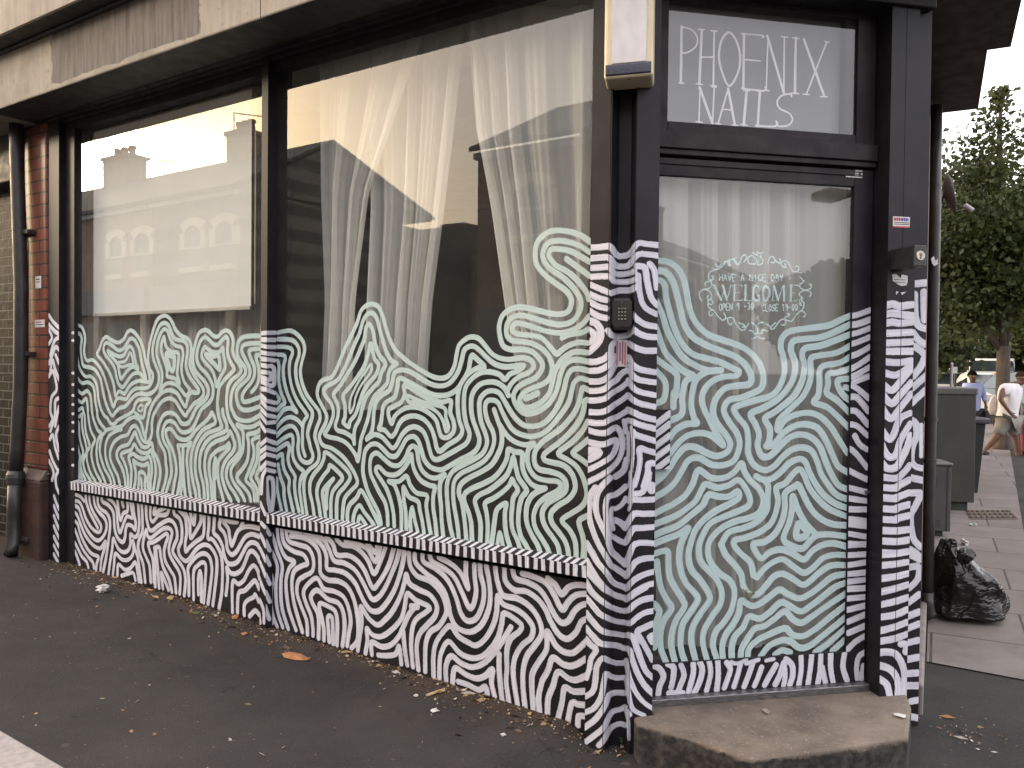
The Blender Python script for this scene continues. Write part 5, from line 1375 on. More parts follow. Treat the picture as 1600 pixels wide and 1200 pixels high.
def flat(fr, d, pts, th=.001):
    q = [fr.px(x, y, d) for x, y in pts]; n = len(q)
    return MB().add([fr.P(u, d, z) for u, z in q]+[fr.P(u, d-th, z) for u, z in q], [tuple(range(n)), tuple(range(n, 2*n))[::-1]]+[(i, (i+1) % n, n+(i+1) % n, n+i) for i in range(n)])
flat(B, -.0006, [(1394, 429), (1400, 428), (1407, 435), (1409, 429), (1418, 431), (1418, 440), (1416, 446), (1408, 447), (1402, 444), (1395, 439)]).build('paper', white, t2)
flat(B, -.0006, [(1400, 455), (1404, 456), (1400, 461)]).build('scrap', white, t2); flat(B, -.0006, [(1407, 457), (1416, 456), (1409, 461)]).build('scrap', white, t2)
for yy in (437, 441): flat(B, -.0018, [(1397, yy-.7), (1414, yy), (1414, yy+.9), (1397, yy+.2)], .0006).build('print', ink, t2)
pl_ = paper('door_plate', B, ((1321.5, 265), (1348, 278.5)), DD, simple('plate_black', (.012, .012, .012)), [(.0, .95, .0, .16, white), (.22, .75, .34, .46, white), (.25, .72, .58, .68, white), (.0, .95, .84, 1, white), (.03, .12, .34, .6, white), (.88, .96, .34, .6, white)], 'small black plate with white print at the top corner of the door', 'plate')
# sticker in the pilaster recess, print turned on its side
f3 = Fr(Q[2], (Q[3]-Q[2])/np.linalg.norm(Q[3]-Q[2]), bis)
paper('sticker', f3, ((962.5, 531), (979.5, 573)), -.0015, white, [(.05, .22, .05, .95, pink), (.32, .45, .1, .8, blue), (.55, .68, .05, .9, red), (.76, .92, .1, .95, pink)], 'white sticker with sideways red and blue print below the keypad', 'sticker', .002)
# keypad
kpn = simple('keypad_plastic', (.022, .022, .023), (.03, .03, .03), 20, .4); btn = simple('button_steel', (.35, .34, .28), (.25, .24, .2), 20, .35, metal=.6)
kf = Fr(K+bis*.06, f3.t, bis)
KPc = kf.px(968, 489, -.03); kp = thing('door_keypad', 'black door keypad with rows of buttons on the corner pilaster', 'keypad', kf.P(KPc[0], 0, KPc[1]))
u0, z1 = kf.px(949.5, 465, -.03); u1, z0 = kf.px(988, 515, -.03); uc = .5*(u0+u1); zc = .5*(z0+z1); hu, hz = .5*(u1-u0), .5*(z1-z0)
mb = MB(); oc = [(-1, -.78), (-.72, -1), (.72, -1), (1, -.78), (1, .78), (.72, 1), (-.72, 1), (-1, .78)]
fr_ = [kf.P(uc+a*hu, .03, zc+b_*hz) for a, b_ in oc]; md = [kf.P(uc+a*hu, -.015, zc+b_*hz) for a, b_ in oc]; ft = [kf.P(uc+.08*hu+a*hu*.8, -.034, zc+b_*hz*.84) for a, b_ in oc]
mb.add(fr_+md+ft, [tuple(range(16, 24))]+[(i, (i+1) % 8, 8+(i+1) % 8, 8+i) for i in range(8)]+[(8+i, 8+(i+1) % 8, 16+(i+1) % 8, 16+i) for i in range(8)])
mb.build('case', kpn, kp, bevel=.002)
for i in range(3):
    for j in range(4):
        c = kf.P(uc+.12*hu+(i-1)*.0115, -.034, zc-.002+(1.5-j)*.0125)
        MB().lathe(c, [(.0036, -.001), (.0036, .003), (.002, .0045)], 8, ax=-bis).build('button', btn, kp)
MB().lathe(kf.P(uc+.08*hu, -.034, zc+hz*.7), [(.002, 0), (.0015, .001)], 8, ax=-bis).build('indicator', btn, kp)
# alarm box
af = Fr(K-bis*.09, f3.t, bis)
u0, zb = af.px(943, 123, 0); u1, _ = af.px(1021, 123, 0); zt_ = 2.80
al = thing('alarm_box', 'cream burglar alarm box with faded white front high on the pilaster', 'alarm', af.P(u0, .09, zb))
yel = simple('aged_plastic', (.74, .66, .46), (.66, .58, .39), 12, .4)
MB().box(af, u0, u1, .0, .135, zb, zt_).build('case', yel, al, bevel=.012, seg=3)
wp = simple('faded_panel', (.72, .71, .75), (.62, .60, .60), 9, .45, stretch=(2, 2, 1))
z_s = af.px(960, 100, 0)[1]; ul_, ur_ = af.px(956, 60, 0)[0], af.px(1010.5, 60, 0)[0]
MB().box(af, ul_, ur_, -.0025, -.0005, z_s+.002, zt_-.01).build('panel', wp, al)
MB().box(af, u0+.004, u1-.006, -.004, .01, af.px(960, 118, 0)[1], z_s).build('strobe_lens', simple('blue_lens', (.012, .016, .05), (.02, .02, .03), 40, .12, spec=.8), al, bevel=.005, seg=3)
MB().lathe(af.P(.5*(u0+u1), .02, zb), [(.004, -.002), (.004, .001)], 8).build('screw', M['metal'], al)
# shutter key switch on the right post
kx0 = B.px(1428, 400, -.135)[0]; kx1 = B.px(1448, 400, -.135)[0]; zt1 = B.px(1438, 383, -.135)[1]; zt0 = B.px(1438, 416, -.135)[1]
ks = thing('key_switch', 'black box with a round silver key lock on the right door post', 'lock box', B.P(kx0, 0, zt0))
MB().box(B, kx0, kx1, -.135, .03, zt0, zt1).build('case', simple('worn_black_box', (.016, .016, .016), (.035, .034, .03), 40, .35), ks, bevel=.003)
cc = B.P(.5*(kx0+kx1), -.135, .5*(zt0+zt1)); sil = simple('lock_silver', (.5, .48, .45), (.4, .37, .34), 30, .3, metal=.7)
MB().lathe(cc, [(.0185, -.004), (.0185, .002), (.017, .0035)], 24, ax=-nB).build('escutcheon', sil, ks)
mb = MB(); mb.lathe(cc+ZUP*.004-nB*.0035, [(.0055, -.001), (.0055, .0015)], 14, ax=-nB); mb.box(B, .5*(kx0+kx1)-.003, .5*(kx0+kx1)+.003, -.140, -.135, .5*(zt0+zt1)-.012, .5*(zt0+zt1)+.002); mb.build('cylinder', simple('lock_brass', (.28, .2, .12), rough=.35, metal=.6), ks)
# right-hand rainwater pipe on the side wall
DP = 4.62; pr0 = atdepth(1449.5, 955, DP); 
R2 = thing('drainpipe', 'black drainpipe on the side wall beside the rubbish bag', 'drainpipe', (pr0[0], pr0[1], 0))
def at2(x, y): return atdepth(x, y, DP)
MB().tube([at2(1463.5, 165), at2(1461, 330), at2(1456.5, 560), at2(1451.5, 800), at2(1449.5, 935)], .030, 16).build('pipe', M['pipe'], R2, smooth=True)
MB().tube([at2(1449.5, 925), at2(1449.3, 945), at2(1450.5, 958), at2(1454, 962)], [.033, .034, .036, .036], 16).build('shoe', M['pipe'], R2, smooth=True)
for y in (655, 720): p = at2(1454.5 if y < 700 else 1453, y); MB().tube([p-ZUP*.012, p+ZUP*.012], .0345, 16).build('collar', M['pipe'], R2)
mb = MB(); q = [(1455, 404), (1459, 400), (1462, 408), (1465, 404), (1466, 412), (1460, 416), (1456, 411)]
mb.add([atdepth(x, y, DP-.045) for x, y in q], [tuple(range(7))]); mb.build('paint_smear', white, R2)
# satellite dish on the side wall, seen edge on
DD_ = 10.5; dc = atdepth(1485, 302, DD_); dax = np.array([.93, -.30, .22]); dax /= np.linalg.norm(dax)
sd2 = thing('satellite_dish', 'grey satellite dish on a bracket against the trees', 'satellite dish', dc-ZUP*.3)
mb = MB(); e1 = np.cross(dax, ZUP); e1 /= np.linalg.norm(e1); e2 = np.cross(e1, dax); V = []; nr, na = 6, 28
for i in range(nr+1):
    for k in range(na):
        a = 2*math.pi*k/na; r = i/nr; V.append(dc+e1*(.22*r*math.cos(a))+e2*(.25*r*math.sin(a))+dax*(.075*(r*r-1)))
mb.add(V, [(i*na+k, i*na+(k+1) % na, (i+1)*na+(k+1) % na, (i+1)*na+k) for i in range(nr) for k in range(na)])
dm = simple('dish_grey', (.15, .155, .18), (.13, .13, .145), 4, .5); o = mb.build('reflector', dm, sd2, smooth=True); so_ = o.modifiers.new('thick', 'SOLIDIFY'); so_.thickness = .008
lp = atdepth(1513, 324, DD_-.1)
mb = MB().tube([dc-e2*.24-dax*.02, lp-ZUP*.03], .009, 8); mb.build('arm', M['pipe'], sd2)
MB().tube([lp-np.array([.045, 0, -.03]), lp+np.array([.05, 0, -.04])], [.03, .035], 14).build('receiver', simple('lnb_grey', (.42, .42, .44), rough=.5), sd2)
wp_ = atdepth(1466, 322, DD_+.1); MB().tube([dc-dax*.07, dc-dax*.1-ZUP*.05, wp_], .018, 10).build('bracket', M['pipe'], sd2)

# ================================================================== SIDE STREET FURNITURE
def cabinet(label, x0, x1, ytop, ybase, depth_m, mat, lid=.05, plinth=.09, extra=None, D=None):
    D = D or 1.4*FPX/(ybase-580); p1 = atdepth(x1, ybase, D); p1[2] = 0; z1 = atdepth(x1, ytop, D)[2]; wdt = (x1-x0)/FPX*D
    fr = Fr(p1, -tA*1.0, nA)                   # face parallel to the shop front direction
    tt = np.array([1.0, -.18, 0]); tt /= np.linalg.norm(tt); nn = np.array([.18, 1.0, 0]); nn /= np.linalg.norm(nn); fr = Fr(p1, tt, nn)
    o = thing('utility_cabinet', label, 'utility cabinet', p1-tt*wdt*.5)
    MB().box(fr, -wdt, 0, 0, depth_m, plinth, z1-lid).build('body', mat, o, bevel=.008)
    MB().box(fr, -wdt-.015, .012, -.015, depth_m+.015, z1-lid+.001, z1).build('lid', simple('cabinet_lid', (.115, .118, .115), (.09, .09, .09), 5, .5), o, bevel=.015)
    MB().box(fr, -wdt+.05, -.05, .04, depth_m-.03, -.02, plinth).build('plinth', simple('cabinet_plinth', (.035, .05, .04), rough=.7), o)
    return o, fr, wdt, z1
cg = simple('cabinet_green', (.040, .043, .040), (.055, .058, .054), 4, .5, .1)
cg2 = simple('cabinet_grey', (.085, .085, .086), (.06, .06, .062), 5, .5, .1)
o1, f1, w1, z1 = cabinet('big dark green utility cabinet on the side pavement', 1395, 1522, 606, 797, .62, cg, .075)
MB().box(f1, -w1*.5-.004, -w1*.5+.004, -.003, 0, .12, z1-.1).build('door_seam', ink, o1)
o2, f2, w2, z2 = cabinet('small grey utility cabinet behind the rubbish bag', 1400, 1485, 723, 838, .3, cg2, .03, .05)
for k in range(4):
    MB().box(f2, -.17, -.11, -.003, 0, z2-.14-.022*k, z2-.132-.022*k).build('vent_slot', ink, o2); MB().box(f2, -.17, -.08, -.003, 0, .08+.02*k, .086+.02*k).build('vent_slot', ink, o2)
MB().box(f2, -.035, -.028, -.004, 0, .06, z2-.04).build('door_edge', ink, o2)
# litter bin
Db = 9.6; bp = atdepth(1532, 768, Db); bn = thing('litter_bin', 'dark tapered litter bin behind the big green cabinet', 'bin', (bp[0], bp[1], 0)); zt2 = atdepth(1532, 662, Db)[2]
fb = Fr(np.array([bp[0]-.18, bp[1], 0]), f1.t, f1.n)
def taper(fr, u0, u1, d0, d1, z0, z1, k, mat, name, par, bev=.01):
    du = (u1-u0)*k*.5; dd = (d1-d0)*k*.5
    V = [fr.P(u0+du, d0+dd, z0), fr.P(u1-du, d0+dd, z0), fr.P(u1-du, d1-dd, z0), fr.P(u0+du, d1-dd, z0), fr.P(u0, d0, z1), fr.P(u1, d0, z1), fr.P(u1, d1, z1), fr.P(u0, d1, z1)]
    return MB().add(V, [(0, 3, 2, 1), (4, 5, 6, 7), (0, 1, 5, 4), (1, 2, 6, 5), (2, 3, 7, 6), (3, 0, 4, 7)]).build(name, mat, par, bevel=bev)
bd = simple('bin_dark', (.028, .032, .033), (.02, .022, .022), 5, .45)
taper(fb, -.2, .21, 0, .45, 0, zt2, .25, bd, 'body', bn); taper(fb, -.23, .25, -.04, .49, zt2+.001, zt2+.07, .0, simple('bin_lid', (.075, .078, .085), rough=.45), 'lid', bn, .02)
# rubbish bag
bD = 4.62; bc = atdepth(1512, 905, bD); bag = thing('rubbish_bag', 'tied black plastic rubbish bag slumped by the drainpipe', 'bag', (bc[0], bc[1], 0))
g = NG('black_polythene'); vec = g.n('TexCoord').outputs['Object']
hh = g.math('ADD', g.math('MULTIPLY', g.noise(11, 6, vec, .6, stretch=(1, 1, .55)), 1.0), g.math('MULTIPLY', g.noise(34, 3, vec, .5), .25))
rd = g.math('ABSOLUTE', g.math('SUBTRACT', g.noise(5, 2, vec, .5, stretch=(1.4, 1.4, .6)), .5)); rd2 = g.math('ABSOLUTE', g.math('SUBTRACT', g.noise(17, 2, vec, .5, stretch=(.6, .6, 1.5)), .5))
hh = g.math('ADD', g.math('MULTIPLY', g.math('POWER', rd, .6), -1.0), g.math('MULTIPLY', g.math('POWER', rd2, .6), -.22))
g.pbr(g.mix(g.ramp(g.noise(6, 4, vec), .4, .7), (.007, .007, .0075), (.012, .0118, .0115)), .24, g.bump(hh, 1.0, .045), spec=.5); M['poly'] = g.mat
sil_l = [(1448, 955), (1450, 930), (1454, 905), (1458, 880), (1461, 858), (1466, 840)]; 
prof = [(0, 1454, 1562), (.06, 1447, 1574), (.18, 1449, 1576), (.3, 1452, 1574), (.42, 1454, 1566), (.55, 1456, 1549), (.66, 1459, 1531), (.75, 1461, 1512), (.82, 1463, 1500), (.88, 1466, 1497), (.94, 1467, 1499), (1.0, 1472, 1492)]
mb = MB(); V = []; na = 40; rng = np.random.RandomState(4)
for k, (t, xa, xb) in enumerate(prof):
    y = 961-(961-836)*t; c = atdepth(.5*(xa+xb), y, bD+.1); hw = .5*(xb-xa)/FPX*bD
    for i in range(na):
        a = 2*math.pi*i/na; rr = 1+.05*math.sin(5*a+1.3*k)+.04*math.sin(9*a-k)+.03*rng.randn()
        V.append(c+np.array([hw*rr*math.cos(a), min(hw, .19)*.95*rr*math.sin(a), .004*rng.randn()]))
mb.add(V, [(i*na+k, i*na+(k+1) % na, (i+1)*na+(k+1) % na, (i+1)*na+k) for i in range(len(prof)-1) for k in range(na)]+[tuple(range((len(prof)-1)*na, len(prof)*na)), tuple(range(na))[::-1]])
o = mb.build('sack', M['poly'], bag, smooth=True)
sb_ = o.modifiers.new('sub', 'SUBSURF'); sb_.levels = sb_.render_levels = 2
tx = bpy.data.textures.new('crumple', 'VORONOI'); tx.noise_scale = .17; tx.distance_metric = 'DISTANCE'; dp = o.modifiers.new('crumple', 'DISPLACE'); dp.texture = tx; dp.strength = -.05; dp.mid_level = .3; dp.texture_coords = 'LOCAL'
kn = MB(); c = atdepth(1507, 868, bD-.05); V = []
for i in range(9):
    for k in range(18):
        th = math.pi*i/8; a = 2*math.pi*k/18; r = .038*(1+.3*math.sin(3*a+2*th)+.12*rng.randn()); V.append(c+np.array([r*1.1*math.sin(th)*math.cos(a), r*math.sin(th)*math.sin(a), r*math.cos(th)*.9]))
kn.add(V, [(i*18+k, i*18+(k+1) % 18, (i+1)*18+(k+1) % 18, (i+1)*18+k) for i in range(8) for k in range(18)]); kn.build('knot', M['poly'], bag, smooth=True)

# ================================================================== LITTER, LEAVES, WEEDS
def gpt(x, y):
    P = onz(x, y, 0)
    for _ in range(4): P = onz(x, y, gz(P[0], P[1]))
    return P
def lump(name, x, y, r, mat, label, cat, sq=.7, ground=None, n=7, sx=1.0):
    P = gpt(x, y) if ground is None else onz(x, y, ground); rng = np.random.RandomState(int(x*7+y)); V = []
    for i in range(n+1):
        for k in range(10):
            th = math.pi*i/n; a = 2*math.pi*k/10; q = r*(1+.28*rng.randn()*(0 < i < n)); V.append(P+np.array([q*sx*math.sin(th)*math.cos(a), q*math.sin(th)*math.sin(a), r*sq*.95+q*sq*math.cos(th)]))
    o = MB().add(V, [(i*10+k, i*10+(k+1) % 10, (i+1)*10+(k+1) % 10, (i+1)*10+k) for i in range(n) for k in range(10)]).build(name, mat, None); tag(o, label, cat); return o
tis = simple('white_litter', (.66, .65, .63), (.5, .49, .47), 40, .8)
lump('tissue', 161, 925, .03, tis, 'crumpled white tissue on the asphalt near the brick pier', 'litter')
lump('litter_scrap', 679, 1112, .014, tis, 'largest white litter scrap on the asphalt below the twig', 'litter', .4)
lump('litter_scrap', 650, 1088, .008, tis, 'small white litter scrap just beside the left end of the twig', 'litter', .5)
lump('litter_scrap', 786, 1149, .009, tis, 'white litter scrap on the asphalt nearest the pilaster foot', 'litter', .4)
lump('litter_scrap', 1521, 822, .022, simple('green_can', (.28, .36, .22), (.5, .5, .48), 60, .4), 'crumpled green and white wrapper on the slabs behind the rubbish bag', 'litter', .6, 0.0, sx=1.5)
lump('plastic_cup', 1507, 852, .03, simple('clear_plastic', (.5, .49, .48), (.3, .29, .28), 40, .2), 'crushed clear plastic cup behind the rubbish bag', 'litter', .9, 0.0)
def leafob(name, quad, mat, label, zc=.012, ground=None, cat='leaf'):
    P = [(gpt(x, y) if ground is None else onz(x, y, ground)) for x, y in quad]; c = sum(P)/len(P); n = len(P); V = []
    for i, p in enumerate(P): V.append(p+ZUP*(.003+.006*((i*37) % 5)/5))
    V.append(c+ZUP*zc)
    o = MB().add(V, [(i, (i+1) % n, n) for i in range(n)]).build(name, mat, None); m_ = o.modifiers.new('thick', 'SOLIDIFY'); m_.thickness = .0015; tag(o, label, cat); return o
org = simple('dry_leaf', (.42, .19, .07), (.30, .13, .05), 30, .7); tan = simple('tan_leaf', (.40, .27, .13), (.28, .18, .09), 30, .7); wood = simple('pale_wood', (.46, .33, .19), (.36, .26, .15), 30, .7); grn = simple('green_leaf', (.07, .12, .03), (.05, .09, .025), 30, .5)
leafob('dry_leaf', [(440, 1022), (452, 1020), (470, 1024), (485, 1031), (478, 1034), (460, 1032), (444, 1029)], org, 'large orange brown dry leaf on the asphalt', .014)
leafob('twig', [(665, 1086), (680, 1081), (695, 1078), (696, 1081), (682, 1085), (667, 1089)], wood, 'pale flat wooden stick on the asphalt', .006, cat='stick')
leafob('dry_leaf', [(260, 935), (266, 932), (272, 934), (270, 938), (263, 938)], tan, 'small tan dry leaf by the wall below the left window', .01)
leafob('green_leaf', [(299, 956), (306, 957), (314, 958), (308, 961), (302, 960)], grn, 'small green leaf on the asphalt below the left window', .008)
leafob('dry_leaf', [(362, 964), (370, 960), (375, 962), (370, 968), (363, 969)], org, 'crumpled orange dry leaf among the debris under the mullion', .01)
leafob('dry_leaf', [(376, 990), (384, 989), (387, 992), (380, 994)], org, 'small orange dry leaf just in front of the debris', .006)
leafob('dry_leaf', [(744, 1095), (752, 1092), (760, 1094), (756, 1097), (748, 1098)], tan, 'tan dry leaf on the asphalt near the riser end', .006)
leafob('paper_strip', [(1396, 1116), (1404, 1117), (1416, 1121), (1414, 1124), (1404, 1122), (1397, 1119)], tis, 'white paper strip on the right end of the doorstep', .004, zst+.002, 'litter')
leafob('paper_scrap', [(1190, 1110), (1196, 1109), (1203, 1115), (1201, 1118), (1195, 1116)], simple('dull_paper', (.36, .3, .26)), 'dull torn paper scrap in the middle of the doorstep', .004, zst+.002, 'litter')
# fine debris swept against the wall
rng = random.Random(12); tans = [simple('debris_straw', (.36, .25, .12)), simple('debris_brown', (.11, .07, .04)), simple('debris_pale', (.46, .41, .35)), simple('debris_orange', (.4, .19, .06))]
db = MB()
for i in range(2130):
    if i < 1900:
        u = rng.random()*4.1-.15; clump = .4+.6*abs(math.sin(u*2.3+.6)); d = .07-abs(rng.gauss(0, .13))*clump; P = A.P(u, d, 0)
    elif i < 2060: P = A.P(rng.random()*4.5-.4, -rng.random()*1.2, 0)
    else: P = B.P(1.30+abs(rng.gauss(0, .11)), rng.gauss(-.08, .09), 0)
    s = .0022+.0065*rng.random()**4; a = rng.random()*6.3; z = gz(P[0], P[1])+.002; ln = s*(1+3.5*rng.random()**3)
    e = np.array([math.cos(a), math.sin(a), 0]); f_ = np.array([-math.sin(a), math.cos(a), 0])
    db.add([P+e*ln+ZUP*(z+.004*rng.random()), P+f_*s+ZUP*(z+s), P-e*ln+ZUP*(z+.005*rng.random()), P-f_*s+ZUP*z], [(0, 1, 2, 3)], rng.choice([0, 0, 1, 1, 1, 1, 2, 3] if i < 1900 else [0, 1, 2, 2, 3]))
tag(db.build('debris', tans, None), kind='stuff')
def weed(x, y, n, h, label, base=None, mat=None, seed=1):
    P = gpt(x, y) if base is None else base; rng = random.Random(seed); o = thing('weed', label, 'weed', P); lf = MB(); sm = MB()
    for i in range(n):
        a = rng.random()*6.3; l = h*(.5+.5*rng.random()); t = P+np.array([math.cos(a)*l*.5, math.sin(a)*l*.5, l*.8]); sm.tube([P, .5*(P+t)+ZUP*l*.15, t], .0015, 5)
        for q in (.45, .7, .95):
            c = P+(t-P)*q+ZUP*l*.1*(1-q); b_ = rng.random()*6.3; e = np.array([math.cos(b_), math.sin(b_), .35])*l*.28; s = np.cross(e, ZUP); s = s/np.linalg.norm(s)*l*.09
            lf.add([c, c+e*.5+s, c+e, c+e*.5-s], [(0, 1, 2, 3)])
    lf.build('leaves', mat or grn, o); sm.build('stems', mat or grn, o); return o
weed(973, 1166, 7, .05, 'small green weed at the foot of the corner pilaster', seed=3)
weed(1008, 1178, 4, .03, 'tiny weed in front of the left end of the doorstep', seed=5)
vq, zq = B.px(1171, 925, DG-.004)
weed(0, 0, 9, .055, 'dried yellow green sprig stuck to the door glass', B.P(vq, DG-.006, zq-.03), simple('dry_sprig', (.30, .30, .12), (.2, .22, .1), 30, .7), seed=9)
# ================================================================== TREES
def leafmat(name, a, b, c):
    g = NG(name); vec = g.n('TexCoord').outputs['Object']
    rnd = g.n('Attribute', attribute_name='tint').outputs['Fac']
    col = g.mix(g.ramp(g.noise(1.6, 3, vec), .35, .65), a, b); col = g.mix(g.math('MULTIPLY', rnd, .55), col, c)
    d = g.n('BsdfPrincipled', i_Roughness=.5); g.l(col, d.inputs['Base Color']); d.inputs['Specular IOR Level'].default_value = .3
    tl = g.n('BsdfTranslucent'); g.l(col, tl.inputs[0])
    m = g.n('MixShader', i_0=.35); g.l(d.outputs[0], m.inputs[1]); g.l(tl.outputs[0], m.inputs[2]); g.l(m.outputs[0], g.out.inputs[0]); return g.mat
LF = leafmat('tree_leaves', (.034, .054, .017), (.058, .085, .025), (.10, .11, .038)); LF2 = leafmat('far_leaves', (.03, .048, .02), (.048, .068, .027), (.08, .09, .04))
bark = simple('bark', (.10, .08, .065), (.055, .045, .038), 12, .9, .6, 40, stretch=(1, 1, .25))
def tree(base, label, crowns, trunk_r, n, leaf, mat, seed, split=2.0, group='street trees'):
    """crowns: list of (dx, dy, z, rx, rz) blobs of foliage; limbs run from the trunk into each of them"""
    rng = np.random.RandomState(seed); o = thing('tree', label, 'tree', base, group)
    tk = MB(); top = np.array(base)+ZUP*split
    tk.tube([base-ZUP*.1, base+ZUP*.12, base+ZUP*.6, base+ZUP*split*.7, top], [trunk_r*1.5, trunk_r*1.2, trunk_r, trunk_r*.92, trunk_r*.85], 12)
    V = []; T = []
    tot = sum(c[3]**2*c[4] for c in crowns)
    for c in crowns:
        cc = np.array(base)+np.array([c[0], c[1], c[2]]); md = .5*(top+cc)+rng.randn(3)*.08
        tk.tube([top-ZUP*.15, md, cc, cc+ZUP*c[4]*.6], [trunk_r*.55, trunk_r*.35, trunk_r*.2, trunk_r*.06], 7)
        for _ in range(4):
            e = rng.randn(3); e /= np.linalg.norm(e); tk.tube([cc-ZUP*.1, cc+e*np.array([c[3], c[3], c[4]])*.8], [trunk_r*.16, trunk_r*.04], 5)
        k = max(8, int(26*(c[3]**2*c[4]))); m = max(28, int(n*c[3]**2*c[4]/tot/k))
        for _ in range(k):
            e = rng.randn(3); e /= np.linalg.norm(e); q = cc+e*np.array([c[3], c[3], c[4]])*(rng.rand()**.4)*1.02; r = min(.16+.22*rng.rand(), c[3]*.6); tint = rng.rand()
            for _ in range(m):
                p = q+rng.randn(3)*r*np.array([1, 1, .65]); nn = rng.randn(3)+np.array([0, 0, .6]); nn /= np.linalg.norm(nn); a = np.cross(nn, rng.randn(3)); a /= np.linalg.norm(a); b_ = np.cross(nn, a); s = leaf*(.6+.8*rng.rand())
                V += [p-a*s*.5, p+b_*s*.42, p+a*s*.6, p-b_*s*.42]; T += [min(1, max(0, tint+.25*rng.randn()))]*4
    tk.build('trunk', bark, o, smooth=True)
    me = bpy.data.meshes.new('crown'); V = np.array(V)-ORI[o.name]; F_ = len(V)//4
    me.vertices.add(len(V)); me.vertices.foreach_set('co', V.astype(np.float32).ravel()); me.loops.add(len(V)); me.loops.foreach_set('vertex_index', np.arange(len(V), dtype=np.int32)); me.polygons.add(F_)
    me.polygons.foreach_set('loop_start', np.arange(0, len(V), 4, dtype=np.int32)); me.polygons.foreach_set('loop_total', np.full(F_, 4, np.int32)); me.update(calc_edges=True)
    at = me.attributes.new('tint', 'FLOAT', 'POINT'); at.data.foreach_set('value', np.array(T, np.float32)); me.materials.append(mat); link('crown', me, o); return o
def ground_at(px, D): p = atdepth(px, 640, D); p[2] = 0; return p
b1 = ground_at(1566, 15.2)
tree(b1, 'street tree right behind the man in the white T-shirt', [(-.35, .0, 3.1, .9, 1.0), (.3, .2, 3.2, .95, 1.1), (-.4, .1, 4.3, .8, .85), (.5, .3, 4.0, .85, .9), (-.25, .1, 5.1, .52, .65), (-.12, .1, 5.9, .3, .5), (-.1, .1, 6.5, .14, .25), (-.9, .3, 2.9, .7, .9)], .125, 17000, .095, LF, 3, 1.9)
b2 = ground_at(1655, 18.5)
tree(b2, 'broad street tree at the right edge of the photograph', [(0, 0, 3.2, 1.6, 1.2), (-.5, 0, 4.6, 1.2, 1.2), (.5, .3, 5.2, 1.4, 1.3), (-.1, 0, 6.3, .8, .6)], .17, 19000, .12, LF, 5, 2.2)
b3 = ground_at(1500, 27)
tree(b3, 'farther tree seen between the drainpipe and the nearer crown', [(-.6, .5, 2.3, 1.6, .9), (0, 0, 4.0, 2.0, 1.5), (-.8, 0, 6.0, 1.5, 1.4), (.9, .4, 6.2, 1.4, 1.5), (.2, 0, 7.6, 1.0, 1.0)], .2, 15000, .19, LF2, 7, 2.6)
b4 = ground_at(1580, 36)
tree(b4, 'far tree closing the side street behind the parked cars', [(-1.5, -3, 2.2, 2.2, 1.0), (2.2, -2.5, 2.3, 2.4, 1.0), (0, 0, 4.2, 3.0, 1.8), (-1.8, 0, 5.0, 2.2, 1.8), (1.6, 0, 6.5, 2.6, 2.2), (0, 0, 8.0, 1.8, 1.4)], .25, 12000, .28, LF2, 9, 2.6)
b5 = ground_at(1660, 30)
tree(b5, 'far tree at the right behind the broad street tree', [(0, 0, 3.6, 2.6, 1.6), (.5, 0, 6.5, 2.6, 2.0)], .25, 9000, .26, LF2, 11, 2.6)

